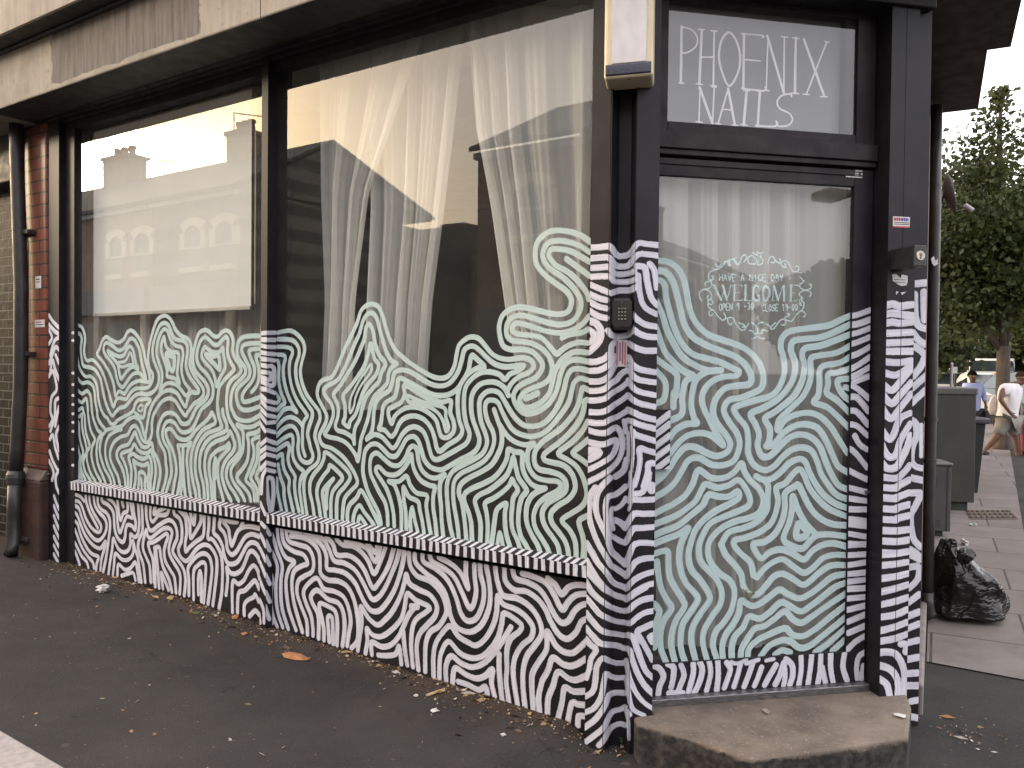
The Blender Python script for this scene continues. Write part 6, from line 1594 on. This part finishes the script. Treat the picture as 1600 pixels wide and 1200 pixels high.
# ================================================================== CARS, POSTS
tyre = simple('tyre', (.02, .02, .02), rough=.8); rim = simple('wheel_rim', (.35, .35, .36), rough=.35, metal=.8)
def carpaint(name, c):
    g = NG(name); g.pbr(c, .3, None, coat=.6); return g.mat
cglass = simple('car_glass', (.02, .03, .034), (.03, .04, .045), 3, .05, spec=.9); lampw = simple('lamp_clear', (.7, .7, .68), rough=.15); lampr = simple('lamp_red', (.35, .015, .012), rough=.2)
def car(pos, ang, paint, label, L=4.1, W=1.7, H=1.45, van=False):
    o = thing('parked_car', label, 'van' if van else 'car', pos, 'cars parked along the side street'); fr = Fr(np.array(pos, float), np.array([math.cos(ang), math.sin(ang), 0]), np.array([-math.sin(ang), math.cos(ang), 0]))
    if van: low = [(-.5, .3), (-.5, .95), (-.46, 1.85), (-.2, 1.95), (.25, 1.93), (.36, 1.15), (.48, .95), (.5, .3)]; win = [(.06, 1.2), (.24, 1.8), (.33, 1.2)]
    else: low = [(-.5, .35), (-.49, .85), (-.40, .95), (-.28, 1.38), (-.05, H), (.12, 1.40), (.27, .98), (.46, .80), (.5, .35)]; win = [(-.36, .98), (-.26, 1.32), (-.05, 1.38), (.1, 1.34), (.22, .98)]
    n = len(low); V = []; mb = MB()
    for s in (-1, 1):
        for (a, z) in low: V.append(fr.P(a*L, s*W*(.5 if z < 1.0 else .40), z))
    mb.add(V, [tuple(range(n)), tuple(range(n, 2*n))[::-1]]+[(i, (i+1) % n, n+(i+1) % n, n+i) for i in range(n)]); mb.build('body', paint, o, bevel=.05, seg=3)
    for s in (-1, 1):
        q = [fr.P(a*L, s*(W*(.5 if z < 1.0 else .40)+.012-(.015 if z > 1.2 else 0)), z) for a, z in win]; m = len(q)
        MB().add(q, [tuple(range(m))]).build('side_window', cglass, o)
        for a in (-.31, .31):
            c = fr.P(a*L, s*(W*.5-.1), .31); w_ = MB().lathe(c, [(.30, -.02), (.32, .02), (.32, .11), (.28, .125)], 20, ax=fr.n*s).build('wheel', tyre, o); MB().lathe(c, [(.2, .11), (.18, .135), (.03, .13)], 14, ax=fr.n*s).build('rim', rim, w_)
        mb = MB(); a = .485*L; mb.box(fr, a-.02, a+.05, s*W*.32-.14, s*W*.32+.14, .66, .80); mb.build('headlight', lampw, o, bevel=.01)
        mb = MB(); mb.box(fr, -.5*L-.03, -.49*L+.02, s*W*.36-.1, s*W*.36+.1, .72, .92); mb.build('tail_light', lampr, o, bevel=.01)
    for (a0, z0, a1, z1_, nm) in ((low[-3][0], low[-3][1], low[-4][0], low[-4][1], 'windscreen'), (low[2][0], low[2][1], low[3][0], low[3][1], 'rear_window')) if not van else ((.36, 1.15, .25, 1.93, 'windscreen'),):
        sg = .02 if nm == 'windscreen' else -.02; k0, k1 = .12, .88
        pa = [fr.P((a0+(a1-a0)*k)*L+sg, t_*W*(.40 if k > .5 else .46)*.9, z0+(z1_-z0)*k+.01) for k, t_ in ((k0, -1), (k0, 1), (k1, 1), (k1, -1))]; MB().add(pa, [(0, 1, 2, 3)]).build(nm, cglass, o)
    return o
angC = math.atan2(tC[1], tC[0])
wht = carpaint('white_car_paint', (.72, .72, .70)); slv = carpaint('silver_car_paint', (.42, .43, .43)); tea = carpaint('teal_car_paint', (.02, .045, .05)); blu = carpaint('blue_grey_car_paint', (.12, .15, .19))
car(ground_at(1498, 27), angC+math.pi-.1, slv, 'silver parked car left of the man in the blue shirt')
car(ground_at(1545, 31), angC+math.pi, wht, 'white parked van behind the tree trunk', 4.6, 1.8, 1.9, True)
car(ground_at(1552, 24.5), angC+math.pi+.15, wht, 'white parked car between the two walking men')
car(ground_at(1632, 22), angC+math.pi+.5, tea, 'dark teal parked car at the right edge of the photograph')
car(ground_at(1478, 34), angC+math.pi, wht, 'white parked car farthest along the side street')
car(ground_at(1610, 33), angC+math.pi, blu, 'blue grey parked car behind the broad street tree')
gp_ = simple('galvanised_post', (.42, .43, .43), (.3, .31, .31), 20, .5, metal=.3)
def post(name, px, ytop, D, r, mat, label, cat, sq=False):
    p = ground_at(px, D); zt = atdepth(px, ytop, D)[2]; o = thing(name, label, cat, p)
    MB().tube([p, p+ZUP*zt], r, 12).build('shaft', mat, o); MB().lathe(p+ZUP*zt, [(r*1.1, -.02), (r*1.1, .0), (r*.4, .015)], 12).build('cap', mat, o); return o
post('post', 1485.5, 568, 12.0, .02, gp_, 'slim galvanised post rising behind the big green cabinet', 'post')
o = post('sign_post', 1491.5, 575, 15.5, .022, M['pipe'], 'dark post with a small white sign beside the galvanised post', 'sign')
p = atdepth(1492, 579, 15.45); mb = MB(); mb.add([p+np.array([dx, dy, dz]) for dz in (-.05, .07) for dx, dy in ((-.05, 0), (.05, 0), (.05, .01), (-.05, .01))], [(0, 3, 2, 1), (4, 5, 6, 7), (0, 1, 5, 4), (1, 2, 6, 5), (2, 3, 7, 6), (3, 0, 4, 7)]); mb.build('plate', white, o)
p = ground_at(1557.5, 23.5); o = thing('gate_pillar', 'pale stone pillar standing left of the street tree trunk', 'pillar', p); pz = atdepth(1557, 582, 23.5)[2]
fp = Fr(p, np.array([1., 0, 0]), np.array([0, 1., 0])); ps = simple('pillar_stone', (.36, .31, .25), (.27, .23, .19), 6, .8, .3)
MB().box(fp, -.09, .09, -.09, .09, -.05, pz-.08).build('shaft', ps, o, bevel=.01); MB().box(fp, -.12, .12, -.12, .12, pz-.079, pz).build('cap', ps, o, bevel=.015)

# ================================================================== PEOPLE
def skin(name, J, E_, mat, parent, sub=2):
    """J: name -> (point, radius); E_: pairs; the first joint is the root"""
    names = list(J); me = bpy.data.meshes.new(name); off = ORI[parent.name]
    me.from_pydata([tuple(map(float, J[k][0]-off)) for k in names], [(names.index(a), names.index(b)) for a, b in E_], []); me.update()
    me.materials.append(mat); o = link(name, me, parent)
    m = o.modifiers.new('skin', 'SKIN'); sv = me.skin_vertices[0].data
    for i, k in enumerate(names):
        r = J[k][1]; sv[i].radius = (r, r) if np.isscalar(r) else r; sv[i].use_root = (i == 0)
    m.use_smooth_shade = True; s = o.modifiers.new('sub', 'SUBSURF'); s.levels = s.render_levels = sub; return o
skinb = simple('brown_skin', (.16, .085, .055), (.13, .07, .045), 20, .5); skind = simple('dark_skin', (.10, .052, .034), (.08, .042, .028), 20, .5)
def hand(J, E_, wrist, tip, nrm, pre):
    d = tip-wrist; L = np.linalg.norm(d); d = d/L; s = np.cross(d, nrm); s /= np.linalg.norm(s); J[pre+'palm'] = (wrist+d*.06, (.036, .016)); E_.append((pre+'wrist', pre+'palm'))
    for i, (off, ln) in enumerate(((-.028, .075), (-.010, .085), (.009, .08), (.026, .062))):
        a = wrist+d*.09+s*off; J[pre+'k%d' % i] = (a, .010); J[pre+'m%d' % i] = (a+d*ln*.55+nrm*.012, .0085); J[pre+'t%d' % i] = (a+d*ln*.8+nrm*.035, .007)
        E_ += [(pre+'palm', pre+'k%d' % i), (pre+'k%d' % i, pre+'m%d' % i), (pre+'m%d' % i, pre+'t%d' % i)]
    a = wrist+d*.045-s*.035; J[pre+'th'] = (a, .011); J[pre+'tt'] = (a+d*.045-s*.012+nrm*.02, .009); E_ += [(pre+'palm', pre+'th'), (pre+'th', pre+'tt')]
def head(J, E_, neck, c, fwd, rad=.098):
    J['neck'] = (neck, .058); J['jaw'] = (c-ZUP*.07+fwd*.02, .068); J['skull'] = (c+ZUP*.01, rad); J['crown'] = (c+ZUP*.055-fwd*.015, rad*.82)
    E_ += [('chest', 'neck'), ('neck', 'jaw'), ('jaw', 'skull'), ('skull', 'crown')]
def face(root, c, fwd, skin_, hair, bald=False):
    s = np.cross(fwd, ZUP); s /= np.linalg.norm(s); mb = MB()
    V = [c+fwd*.092+ZUP*.02, c+fwd*.09-s*.018-ZUP*.03, c+fwd*.09+s*.018-ZUP*.03, c+fwd*.122-ZUP*.026]; mb.add(V, [(0, 1, 3), (0, 3, 2), (1, 2, 3), (0, 2, 1)]); mb.build('nose', skin_, root)
    for k in (-1, 1):
        MB().lathe(c+fwd*.086+s*k*.033+ZUP*.018, [(.004, -.004), (.011, 0), (.004, .004)], 10, ax=fwd).build('eye', ink, root)
        MB().lathe(c+s*k*.094-ZUP*.0, [(.01, -.008), (.026, 0), (.014, .012)], 12, ax=s*k).build('ear', skin_, root)
    MB().lathe(c+fwd*.084-ZUP*.058, [(.008, -.003), (.02, .0), (.01, .004)], 12, ax=fwd).build('mouth', simple('lips', (.12, .045, .04)), root)
    mb = MB(); V = []; na = 20
    for i in range(8):
        th = (math.pi*.5)*i/7*(.93 if not bald else .8)
        for k in range(na):
            a = 2*math.pi*k/na; e = math.sin(th)*(fwd*math.cos(a)*(.98 if not bald else .9)+s*math.sin(a)); drop = .04*math.sin(th)*(1-math.cos(a))*.5
            V.append(c+ZUP*.012+(e+ZUP*math.cos(th))*(.111 if not bald else .103)*np.array([1, 1, 1.08])-fwd*.012-ZUP*drop)
    mb.add(V, [(i*na+k, i*na+(k+1) % na, (i+1)*na+(k+1) % na, (i+1)*na+k) for i in range(7) for k in range(na)]); mb.build('hair', hair, root, smooth=True)
# man in a white T-shirt walking to the right
D1 = 14.1
def w1_(x, y, o=0): return atdepth(x, y, D1+o)
mfoot = w1_(1566, 714); mfoot[2] = 0
MAN = thing('person', 'man in white T-shirt and grey shorts walking past the tree trunk', 'person', mfoot)
fw = np.array([.9, -.42, -.1]); fw /= np.linalg.norm(fw); hc = w1_(1593.5, 561)
hc = w1_(1596, 590.5); 
J = {}; E_ = []
J['pelvis'] = (w1_(1574, 651), .14); J['belly'] = (w1_(1576, 635), .135); J['chest'] = (w1_(1580, 612), .15); E_ += [('pelvis', 'belly'), ('belly', 'chest')]
head(J, E_, w1_(1588, 600), hc, fw, .1)
J['n_sh'] = (w1_(1569, 607, -.16), .062); J['n_el'] = (w1_(1563, 624, -.2), .047); J['n_wrist'] = (w1_(1577, 643, -.28), .03); E_ += [('chest', 'n_sh'), ('n_sh', 'n_el'), ('n_el', 'n_wrist')]
J['f_sh'] = (w1_(1591, 608, .16), .062); J['f_el'] = (w1_(1592, 631, .12), .046); J['f_wrist'] = (w1_(1595, 653, .05), .03); E_ += [('chest', 'f_sh'), ('f_sh', 'f_el'), ('f_el', 'f_wrist')]
hand(J, E_, w1_(1577, 643, -.28), w1_(1583, 650, -.3), np.array([0, -.8, .6]), 'n_'); hand(J, E_, w1_(1595, 653, .05), w1_(1598, 662, .03), np.array([.3, -.9, 0]), 'f_')
J['r_hip'] = (w1_(1570, 657, -.05), .105); J['r_kn'] = (w1_(1557, 683, -.05), .066); J['r_an'] = (w1_(1540.5, 701, 0), .043); J['r_he'] = (w1_(1537, 704, 0), .04); J['r_to'] = (w1_(1543.5, 709.5, -.03), (.045, .022))
J['f_hip'] = (w1_(1579, 657, .06), .105); J['f_kn'] = (w1_(1588, 684, 0), .066); J['f_an'] = (w1_(1591, 711, 0), .043); J['f_he'] = (w1_(1589, 716, 0), .038); J['f_to'] = (w1_(1599, 718, -.08), (.045, .022))
for s in 'rf': E_ += [('pelvis', s+'_hip'), (s+'_hip', s+'_kn'), (s+'_kn', s+'_an'), (s+'_an', s+'_he'), (s+'_he', s+'_to')]
skin('body', J, E_, skinb, MAN); face(MAN, hc, fw, skinb, simple('shaved_hair', (.04, .024, .018), rough=1.0, spec=.0), True)
TJ = {'hem': (w1_(1573, 655), .178), 'pelvis': (w1_(1573.5, 648), .178), 'belly': (w1_(1575.5, 634), .165), 'chest': (w1_(1579.5, 614), .178), 'neck': (w1_(1585.5, 603), .09), 'n_sh': (w1_(1570.5, 607.5, -.13), .1), 'n_sl': (w1_(1565.5, 618, -.19), .074), 'f_sh': (w1_(1591, 608, .16), .088), 'f_sl': (w1_(1592, 620, .15), .072)}
tee = simple('white_cotton', (.74, .73, .75), (.66, .65, .68), 9, .85, .3, 14)
skin('t_shirt', TJ, [('hem', 'pelvis'), ('pelvis', 'belly'), ('belly', 'chest'), ('chest', 'neck'), ('chest', 'n_sh'), ('n_sh', 'n_sl'), ('chest', 'f_sh'), ('f_sh', 'f_sl')], tee, MAN)
SJ = {'pelvis': (w1_(1574, 652), .172), 'r_hip': (w1_(1569.5, 659, -.05), .135), 'r_kn': (w1_(1557.5, 681, -.05), .105), 'f_hip': (w1_(1579, 659, .06), .135), 'f_kn': (w1_(1587.5, 683, 0), .105)}
skin('shorts', SJ, [('pelvis', 'r_hip'), ('r_hip', 'r_kn'), ('pelvis', 'f_hip'), ('f_hip', 'f_kn')], simple('khaki_cotton', (.26, .25, .22), (.2, .19, .17), 9, .85, .3, 14), MAN)
sand = simple('sandal', (.03, .026, .026), rough=.6)
for a, b_ in (('r_he', 'r_to'), ('f_he', 'f_to')): pa, pb2 = J[a][0]-ZUP*.03, J[b_][0]-ZUP*.012; MB().tube([pa-(pb2-pa)*.12, pa, .5*(pa+pb2), pb2, pb2+(pb2-pa)*.1], [.03, .05, .047, .05, .03], 10).build('sandal', sand, MAN)
hp = w1_(1575, 652, -.34); wl = thing('wallet', 'dark wallet held in the hand of the man in the white T-shirt', 'wallet', hp); fw_ = Fr(hp, np.array([.9, -.1, -.42]), np.array([0, 1., 0])); MB().box(fw_, -.09, .03, -.01, .012, -.03, .03).build('cover', simple('olive_wallet', (.05, .06, .035), rough=.5), wl, bevel=.004)
sc = w1_(1598.5, 690, .0); sc[2] = 0; su = thing('red_suitcase', 'red suitcase pulled by the man at the right edge', 'suitcase', sc); fs_ = Fr(sc, np.array([1., -.2, 0]), np.array([.2, 1., 0])); rs = simple('red_shell', (.55, .035, .06), (.45, .03, .05), 5, .4)
MB().box(fs_, -.02, .36, -.1, .14, .05, .58).build('shell', rs, su, bevel=.04, seg=3); MB().tube([fs_.P(.06, .02, .57), fs_.P(.0, .02, .66), fs_.P(.2, .02, .66), fs_.P(.2, .02, .57)], .011, 8).build('handle', ink, su)
for q in (.03, .3): MB().lathe(fs_.P(q, .0, .035), [(.035, -.02), (.035, .02)], 12, ax=fs_.n).build('wheel', tyre, su)
pb_ = thing('plastic_bag', 'white plastic bag hanging behind the back of the man in the white T-shirt', 'bag', w1_(1550, 645, .1)); V = []; mb = MB(); rng2 = np.random.RandomState(8)
for k, (y, xa, xb) in enumerate([(617, 1553, 1556), (622, 1548, 1557), (630, 1545, 1558), (640, 1544, 1557), (648, 1547, 1556)]):
    c = w1_(.5*(xa+xb), y, .1)
    for i in range(14): a = 2*math.pi*i/14; r = .5*(xb-xa)/FPX*D1*(1+.1*rng2.randn()); V.append(c+np.array([r*math.cos(a), r*.6*math.sin(a), 0]))
mb.add(V, [(i*14+k, i*14+(k+1) % 14, (i+1)*14+(k+1) % 14, (i+1)*14+k) for i in range(4) for k in range(14)]+[tuple(range(14))[::-1], tuple(range(56, 70))]); o = mb.build('sack', simple('thin_white_plastic', (.62, .6, .56), (.5, .48, .45), 20, .5, .6, 30), pb_, smooth=True)
# man in a blue shirt walking towards the camera
D2 = 19.0
def w2_(x, y, o=0): return atdepth(x, y, D2+o)
mf2 = ground_at(1520, D2)
MN2 = thing('person', 'man in pale blue shirt and dark trousers walking behind the green cabinet', 'person', mf2); fw2 = np.array([-.12, -1, 0]); fw2 /= np.linalg.norm(fw2); hc2 = w2_(1519.3, 587)
J = {}; E_ = []
J['pelvis'] = (w2_(1520, 634), .14); J['belly'] = (w2_(1520, 622), .135); J['chest'] = (w2_(1520, 606), .15); E_ += [('pelvis', 'belly'), ('belly', 'chest')]
head(J, E_, w2_(1520, 598), hc2, fw2, .1)
for s, x0, x1, x2 in (('a', 1508, 1504.5, 1503.5), ('b', 1532, 1537, 1540)):
    J[s+'_sh'] = (w2_(x0, 603), .065); J[s+'_el'] = (w2_(x1, 618, .02), .047); J[s+'_wrist'] = (w2_(x2, 631, -.08), .03); E_ += [('chest', s+'_sh'), (s+'_sh', s+'_el'), (s+'_el', s+'_wrist')]
    hand(J, E_, w2_(x2, 631, -.08), w2_(x2, 638, -.1), np.array([.3, -.9, 0]), s+'_')
for s, x, o_, yk in (('l', 1515, -.2, 0), ('r', 1525, .15, 0)):
    a_ = w2_(x, 690, o_); kn_ = w2_(x, 662, o_*.6-.05); a_[2] = .06; J[s+'_hip'] = (w2_(x, 640), .1); J[s+'_kn'] = (kn_, .062); J[s+'_an'] = (a_, .042); tp = a_+fw2*.17; tp[2] = .03; J[s+'_to'] = (tp, (.045, .028)); E_ += [('pelvis', s+'_hip'), (s+'_hip', s+'_kn'), (s+'_kn', s+'_an'), (s+'_an', s+'_to')]
skin('body', J, E_, skind, MN2); face(MN2, hc2, fw2, skind, simple('black_hair', (.008, .007, .007), rough=1.0, spec=.0))
TJ = {'hem': (w2_(1520, 646), .17), 'pelvis': (w2_(1520, 637), .165), 'belly': (w2_(1520, 622), .158), 'chest': (w2_(1520, 607), .172), 'neck': (w2_(1520, 599.5), .08)}; EE = [('hem', 'pelvis'), ('pelvis', 'belly'), ('belly', 'chest'), ('chest', 'neck')]
for s, x0, x1, x2 in (('a', 1508, 1504.5, 1503.7), ('b', 1532, 1537, 1539.7)): TJ[s+'1'] = (w2_(x0, 603), .088); TJ[s+'2'] = (w2_(x1, 618, .02), .066); TJ[s+'3'] = (w2_(x2, 629, -.07), .05); EE += [('chest', s+'1'), (s+'1', s+'2'), (s+'2', s+'3')]
skin('shirt', TJ, EE, simple('blue_cotton', (.34, .38, .62), (.28, .32, .54), 9, .85, .3, 14), MN2)
TJ = {'pelvis': (w2_(1520, 638), .155)}; EE = []
for s, x, o_ in (('l', 1515, -.2), ('r', 1525, .15)): TJ[s+'h'] = (w2_(x, 643), .12); TJ[s+'k'] = (w2_(x, 662, o_*.6-.05), .085); q = w2_(x, 688, o_); q[2] = .12; TJ[s+'a'] = (q, .07); EE += [('pelvis', s+'h'), (s+'h', s+'k'), (s+'k', s+'a')]
skin('trousers', TJ, EE, simple('black_cotton', (.012, .012, .015), rough=.8), MN2)
hb = w2_(1542, 640, -.1); sbg = thing('shoulder_bag', 'dark bag carried in the hand of the man in the blue shirt', 'bag', hb); fbg = Fr(hb, np.array([1., 0, 0]), np.array([0, 1., 0])); MB().box(fbg, -.06, .08, -.08, .1, -.26, -.02).build('pouch', simple('dark_canvas', (.03, .034, .04), rough=.8), sbg, bevel=.02, seg=3); MB().tube([fbg.P(-.05, 0, -.03), fbg.P(-.01, 0, .06), fbg.P(.06, 0, -.03)], .008, 6).build('handle', ink, sbg)

# ================================================================== HOUSES ACROSS THE STREET (seen as reflections)
OB = simple('stock_brick_far', (.30, .22, .15), (.22, .16, .115), 3, .85, .3)
M['hb'] = brick('house_brick', (.42, .30, .205), (.35, .25, .17), (.22, .19, .16), A, msz=.01); M['gable'] = brick('banded_gable_brick', (.25, .22, .185), (.20, .18, .15), (.22, .2, .18), Fr(P0, nA, tA), msz=.01, band=.62)
slate = simple('slate_roof', (.055, .056, .062), (.038, .04, .045), 4, .6, .4, 30, stretch=(1, 1, 3)); crm = simple('window_surround', (.82, .74, .55), (.76, .67, .5), 5, .7); fgrey = simple('grey_signboard', (.20, .205, .205), (.16, .165, .165), 3, .6); dpane = simple('house_pane', (.03, .035, .04), (.045, .05, .055), 2, .03, spec=.9); gut = simple('white_gutter', (.6, .58, .54), rough=.5); pot = simple('chimney_pot', (.30, .16, .10), (.24, .12, .08), 8, .8)
Fo = Fr(P0, tA, -nA); DH = 10.0
def VA(x, y, D): return A.px(x, y, D+.12)
def arch(mb, fr, uc, wd_, z0, z1, d0, d1, rise=.16, t=.2, leg=.55):
    n = 9; o_ = []; i_ = []
    for k in range(n): s = -1+2*k/(n-1); o_.append((uc+s*(wd_*.5+t), z1+t+rise*(1-s*s)-.12)); i_.append((uc+s*wd_*.5, z1+rise*(1-s*s)-.12))
    for k in range(n-1):
        q = [o_[k], o_[k+1], i_[k+1], i_[k]]; mb.add([fr.P(u, d0, z) for u, z in q]+[fr.P(u, d1, z) for u, z in q], [(0, 1, 2, 3), (7, 6, 5, 4), (0, 4, 5, 1), (2, 6, 7, 3), (1, 5, 6, 2), (3, 7, 4, 0)])
    for s in (-1, 1): a = uc+s*wd_*.5; b_ = uc+s*(wd_*.5+t); mb.box(fr, min(a, b_), max(a, b_), d0, d1, z1-leg, z1-.119)
def house(u0, u1, label, wins, eave, ridge=7.4, back=17.2, zb=6.0, wall=None, chim=(), band=True, low=True, z1w=4.85):
    o = thing('terraced_house', label, 'house', Fo.P(.5*(u0+u1), DH, 0), 'terraced houses across the street'); zg = .0
    wl_ = MB().box(Fo, u0, u1, DH, back, -.3, eave).build('wall', wall or M['hb'], o)
    rf = MB(); P = [(DH-.25, eave-.02), (13.0, ridge), (back+.1, zb)]
    if wall is not None: rf.add([Fo.P(u, d, z) for u in (u0+.01, u1-.01) for d, z in ((DH, eave), (13.0, ridge-.06), (back, zb-.06))], [(0, 1, 2), (5, 4, 3), (0, 3, 4, 1), (1, 4, 5, 2), (0, 2, 5, 3)], 1)
    V = [Fo.P(u, d, z) for u in (u0-.04, u1+.04) for d, z in P]; V2 = [v+ZUP*.09 for v in V]
    rf.add(V+V2, [(0, 1, 4, 3), (1, 2, 5, 4), (6, 9, 10, 7), (7, 10, 11, 8), (0, 6, 7, 1), (1, 7, 8, 2), (3, 4, 10, 9), (4, 5, 11, 10), (0, 3, 9, 6), (2, 8, 11, 5)], 0)
    R_ = rf.build('roof', [slate, wall or M['hb']], o)
    for (uc, w_, d_, zt_) in chim:
        c = MB().box(Fo, uc-w_, uc+w_, d_-.35, d_+.35, eave+.4, zt_).box(Fo, uc-w_-.06, uc+w_+.06, d_-.41, d_+.41, zt_+.001, zt_+.12).build('chimney', M['hb'], R_)
        for k in (-.6, 0, .6): MB().lathe(Fo.P(uc+w_*k, d_, zt_+.12), [(.12, 0), (.10, .22), (.13, .26), (.12, .34)], 12).build('chimney', pot, R_)
    MB().box(Fo, u0, u1, DH-.16, DH-.002, eave-.14, eave-.03).build('gutter', gut, o)
    for (uc, w_) in wins:
        s = MB(); arch(s, Fo, uc, w_, 3.7, z1w, DH-.07, DH+.02); s.box(Fo, uc-w_*.5-.1, uc+w_*.5+.1, DH-.14, DH-.002, 3.72, 3.84); W_ = s.build('window', crm, o)
        MB().box(Fo, uc-w_*.5, uc+w_*.5, DH-.012, DH-.003, 3.85, z1w-.02).build('pane', dpane, W_)
        MB().box(Fo, uc-w_*.5, uc+w_*.5, DH-.04, DH-.013, 4.3, 4.36).build('sash', gut, W_)
    if band: MB().box(Fo, u0+.1, u1-.1, DH-.18, DH-.002, 2.75, 3.42).build('signboard', fgrey, o, bevel=.01)
    if low:
        n = max(1, int((u1-u0)/2.0)); st_ = (u1-u0)/n
        for k in range(n):
            a = u0+k*st_; W_ = MB().box(Fo, a+.1, a+.36, DH-.12, DH-.003, 0, 2.7).build('pilaster', crm, o); MB().box(Fo, a+.42, a+st_-.1, DH-.02, DH-.004, .6, 2.55).build('shop_window', dpane, o)
    return o
uw = [(VA(184, 400, DH)[0], .62), (VA(225, 400, DH)[0], .66), (VA(303.5, 400, DH)[0], .66), (VA(352, 400, DH)[0], .66)]
house(15.1, 18.6, 'end terraced house with a gable facing the side street opposite', [uw[2], uw[3]], 5.62, wall=M['gable'], chim=[(VA(384, 230, 13)[0], .42, 13.0, 8.1)])
house(18.65, 23.2, 'terraced house with two arched windows, second from the gable', [uw[0], uw[1]], 5.62)
house(23.25, 28.6, 'terraced house with a broad chimney, third from the gable', [(25, .66), (27, .66)], 5.62, chim=[(VA(195, 250, 13)[0], .7, 13.0, 8.2)])
house(28.65, 34, 'terraced house farthest from the corner across the street', [(30, .66), (32, .66)], 5.62, chim=[(31.5, .5, 13, 8.3)])
ex = thing('rear_extension', 'low dark extension with a stub chimney behind the gabled house', 'house', Fo.P(16, 21, 0)); MB().box(Fo, 13.6, 19.5, 17.3, 30, -.3, 5.75).build('wall', simple('dark_render', (.13, .125, .115), (.10, .095, .09), 4, .8), ex); u_, z_ = VA(718, 352, 19); MB().box(Fo, u_-.5, u_+.5, 18.6, 19.4, 5.7, z_).build('chimney', M['hb'], ex)
labs = ['corner house with arched windows on the near side of the side street opposite'] + ['%s house of the terrace running behind the photographer' % k for k in ('second', 'third', 'fourth', 'fifth', 'sixth', 'seventh and last')]
for i, lb in enumerate(labs):
    ub_ = 8.0-i*6.2; house(ub_-6.15, ub_, lb, [(VA(830, 400, DH)[0], .75), (4.2, .75)] if i == 0 else [(ub_-1.6, .75), (ub_-4.4, .75)], 5.5, ridge=7.1, chim=[(ub_-(2.4 if i == 0 else .5), .42, 12.6, 8.1 if i else 7.5)], band=i > 0, z1w=4.75)
def aerial(uc, d_, z0, z1, label):
    o = thing('tv_aerial', label, 'aerial', Fo.P(uc, d_, z0)); MB().tube([Fo.P(uc, d_, z0), Fo.P(uc, d_, z1)], .018, 6).build('mast', M['pipe'], o); m = MB(); m.tube([Fo.P(uc, d_, z1-.03), Fo.P(uc-1.1, d_+.3, z1-.25)], .012, 5)
    for k in range(7): c = Fo.P(uc-.15*k-.1, d_+.04*k, z1-.05-.03*k); m.tube([c-nA*.18, c+nA*.18], .006, 4)
    m.build('antenna', M['pipe'], o)
ua_ = VA(366, 190, 13)[0]; aerial(ua_, 13, 8.2, VA(366, 175, 13)[1], 'television aerial on the chimney of the gabled end house'); aerial(VA(234, 260, 13)[0], 13, 7.4, VA(234, 247, 13)[1], 'television aerial on the roof ridge of the second terraced house')
# street lamp whose head shows in the door glass
def VB(x, y, D): P = CAM+ray(x, y)*D; return P-nB*2*(((P-B.o) @ nB)-DG)
h0, h1 = VB(1273, 308, 9), VB(1330, 303, 9.4); lpz = VB(1420, 300, 9.8); base = np.array([lpz[0], lpz[1], 0]); lo_ = thing('street_lamp', 'slim street lamp with a flat head across the street', 'street lamp', base)
MB().tube([base, base+ZUP*lpz[2]*.98, lpz], [.07, .05, .045], 12).build('column', M['pipe'], lo_); MB().tube([lpz, h1], .03, 8).build('arm', M['pipe'], lo_); MB().tube([h1, .6*h0+.4*h1, h0], [.04, .09, .05], 12).build('lamp_head', simple('lamp_grey', (.2, .2, .2), rough=.4), lo_)
# trees at the far end of that street
for i, (x, D) in enumerate(((1290, 46), (1345, 40))):
    q = VB(x, 560, D); tree(np.array([q[0], q[1], 0]), ('tall tree at the far end of the main street, seen in the door glass' if i == 0 else 'rounded tree along the main street, seen at the edge of the door glass'), [(0, 0, 4, 3.0, 2.2), (1, .5, 5.5, 2.2, 1.6), (-1.2, -.4, 5, 2.2, 1.6)], .25, 2500, .34, LF2, 20+i, 2.4, 'trees along the main street')
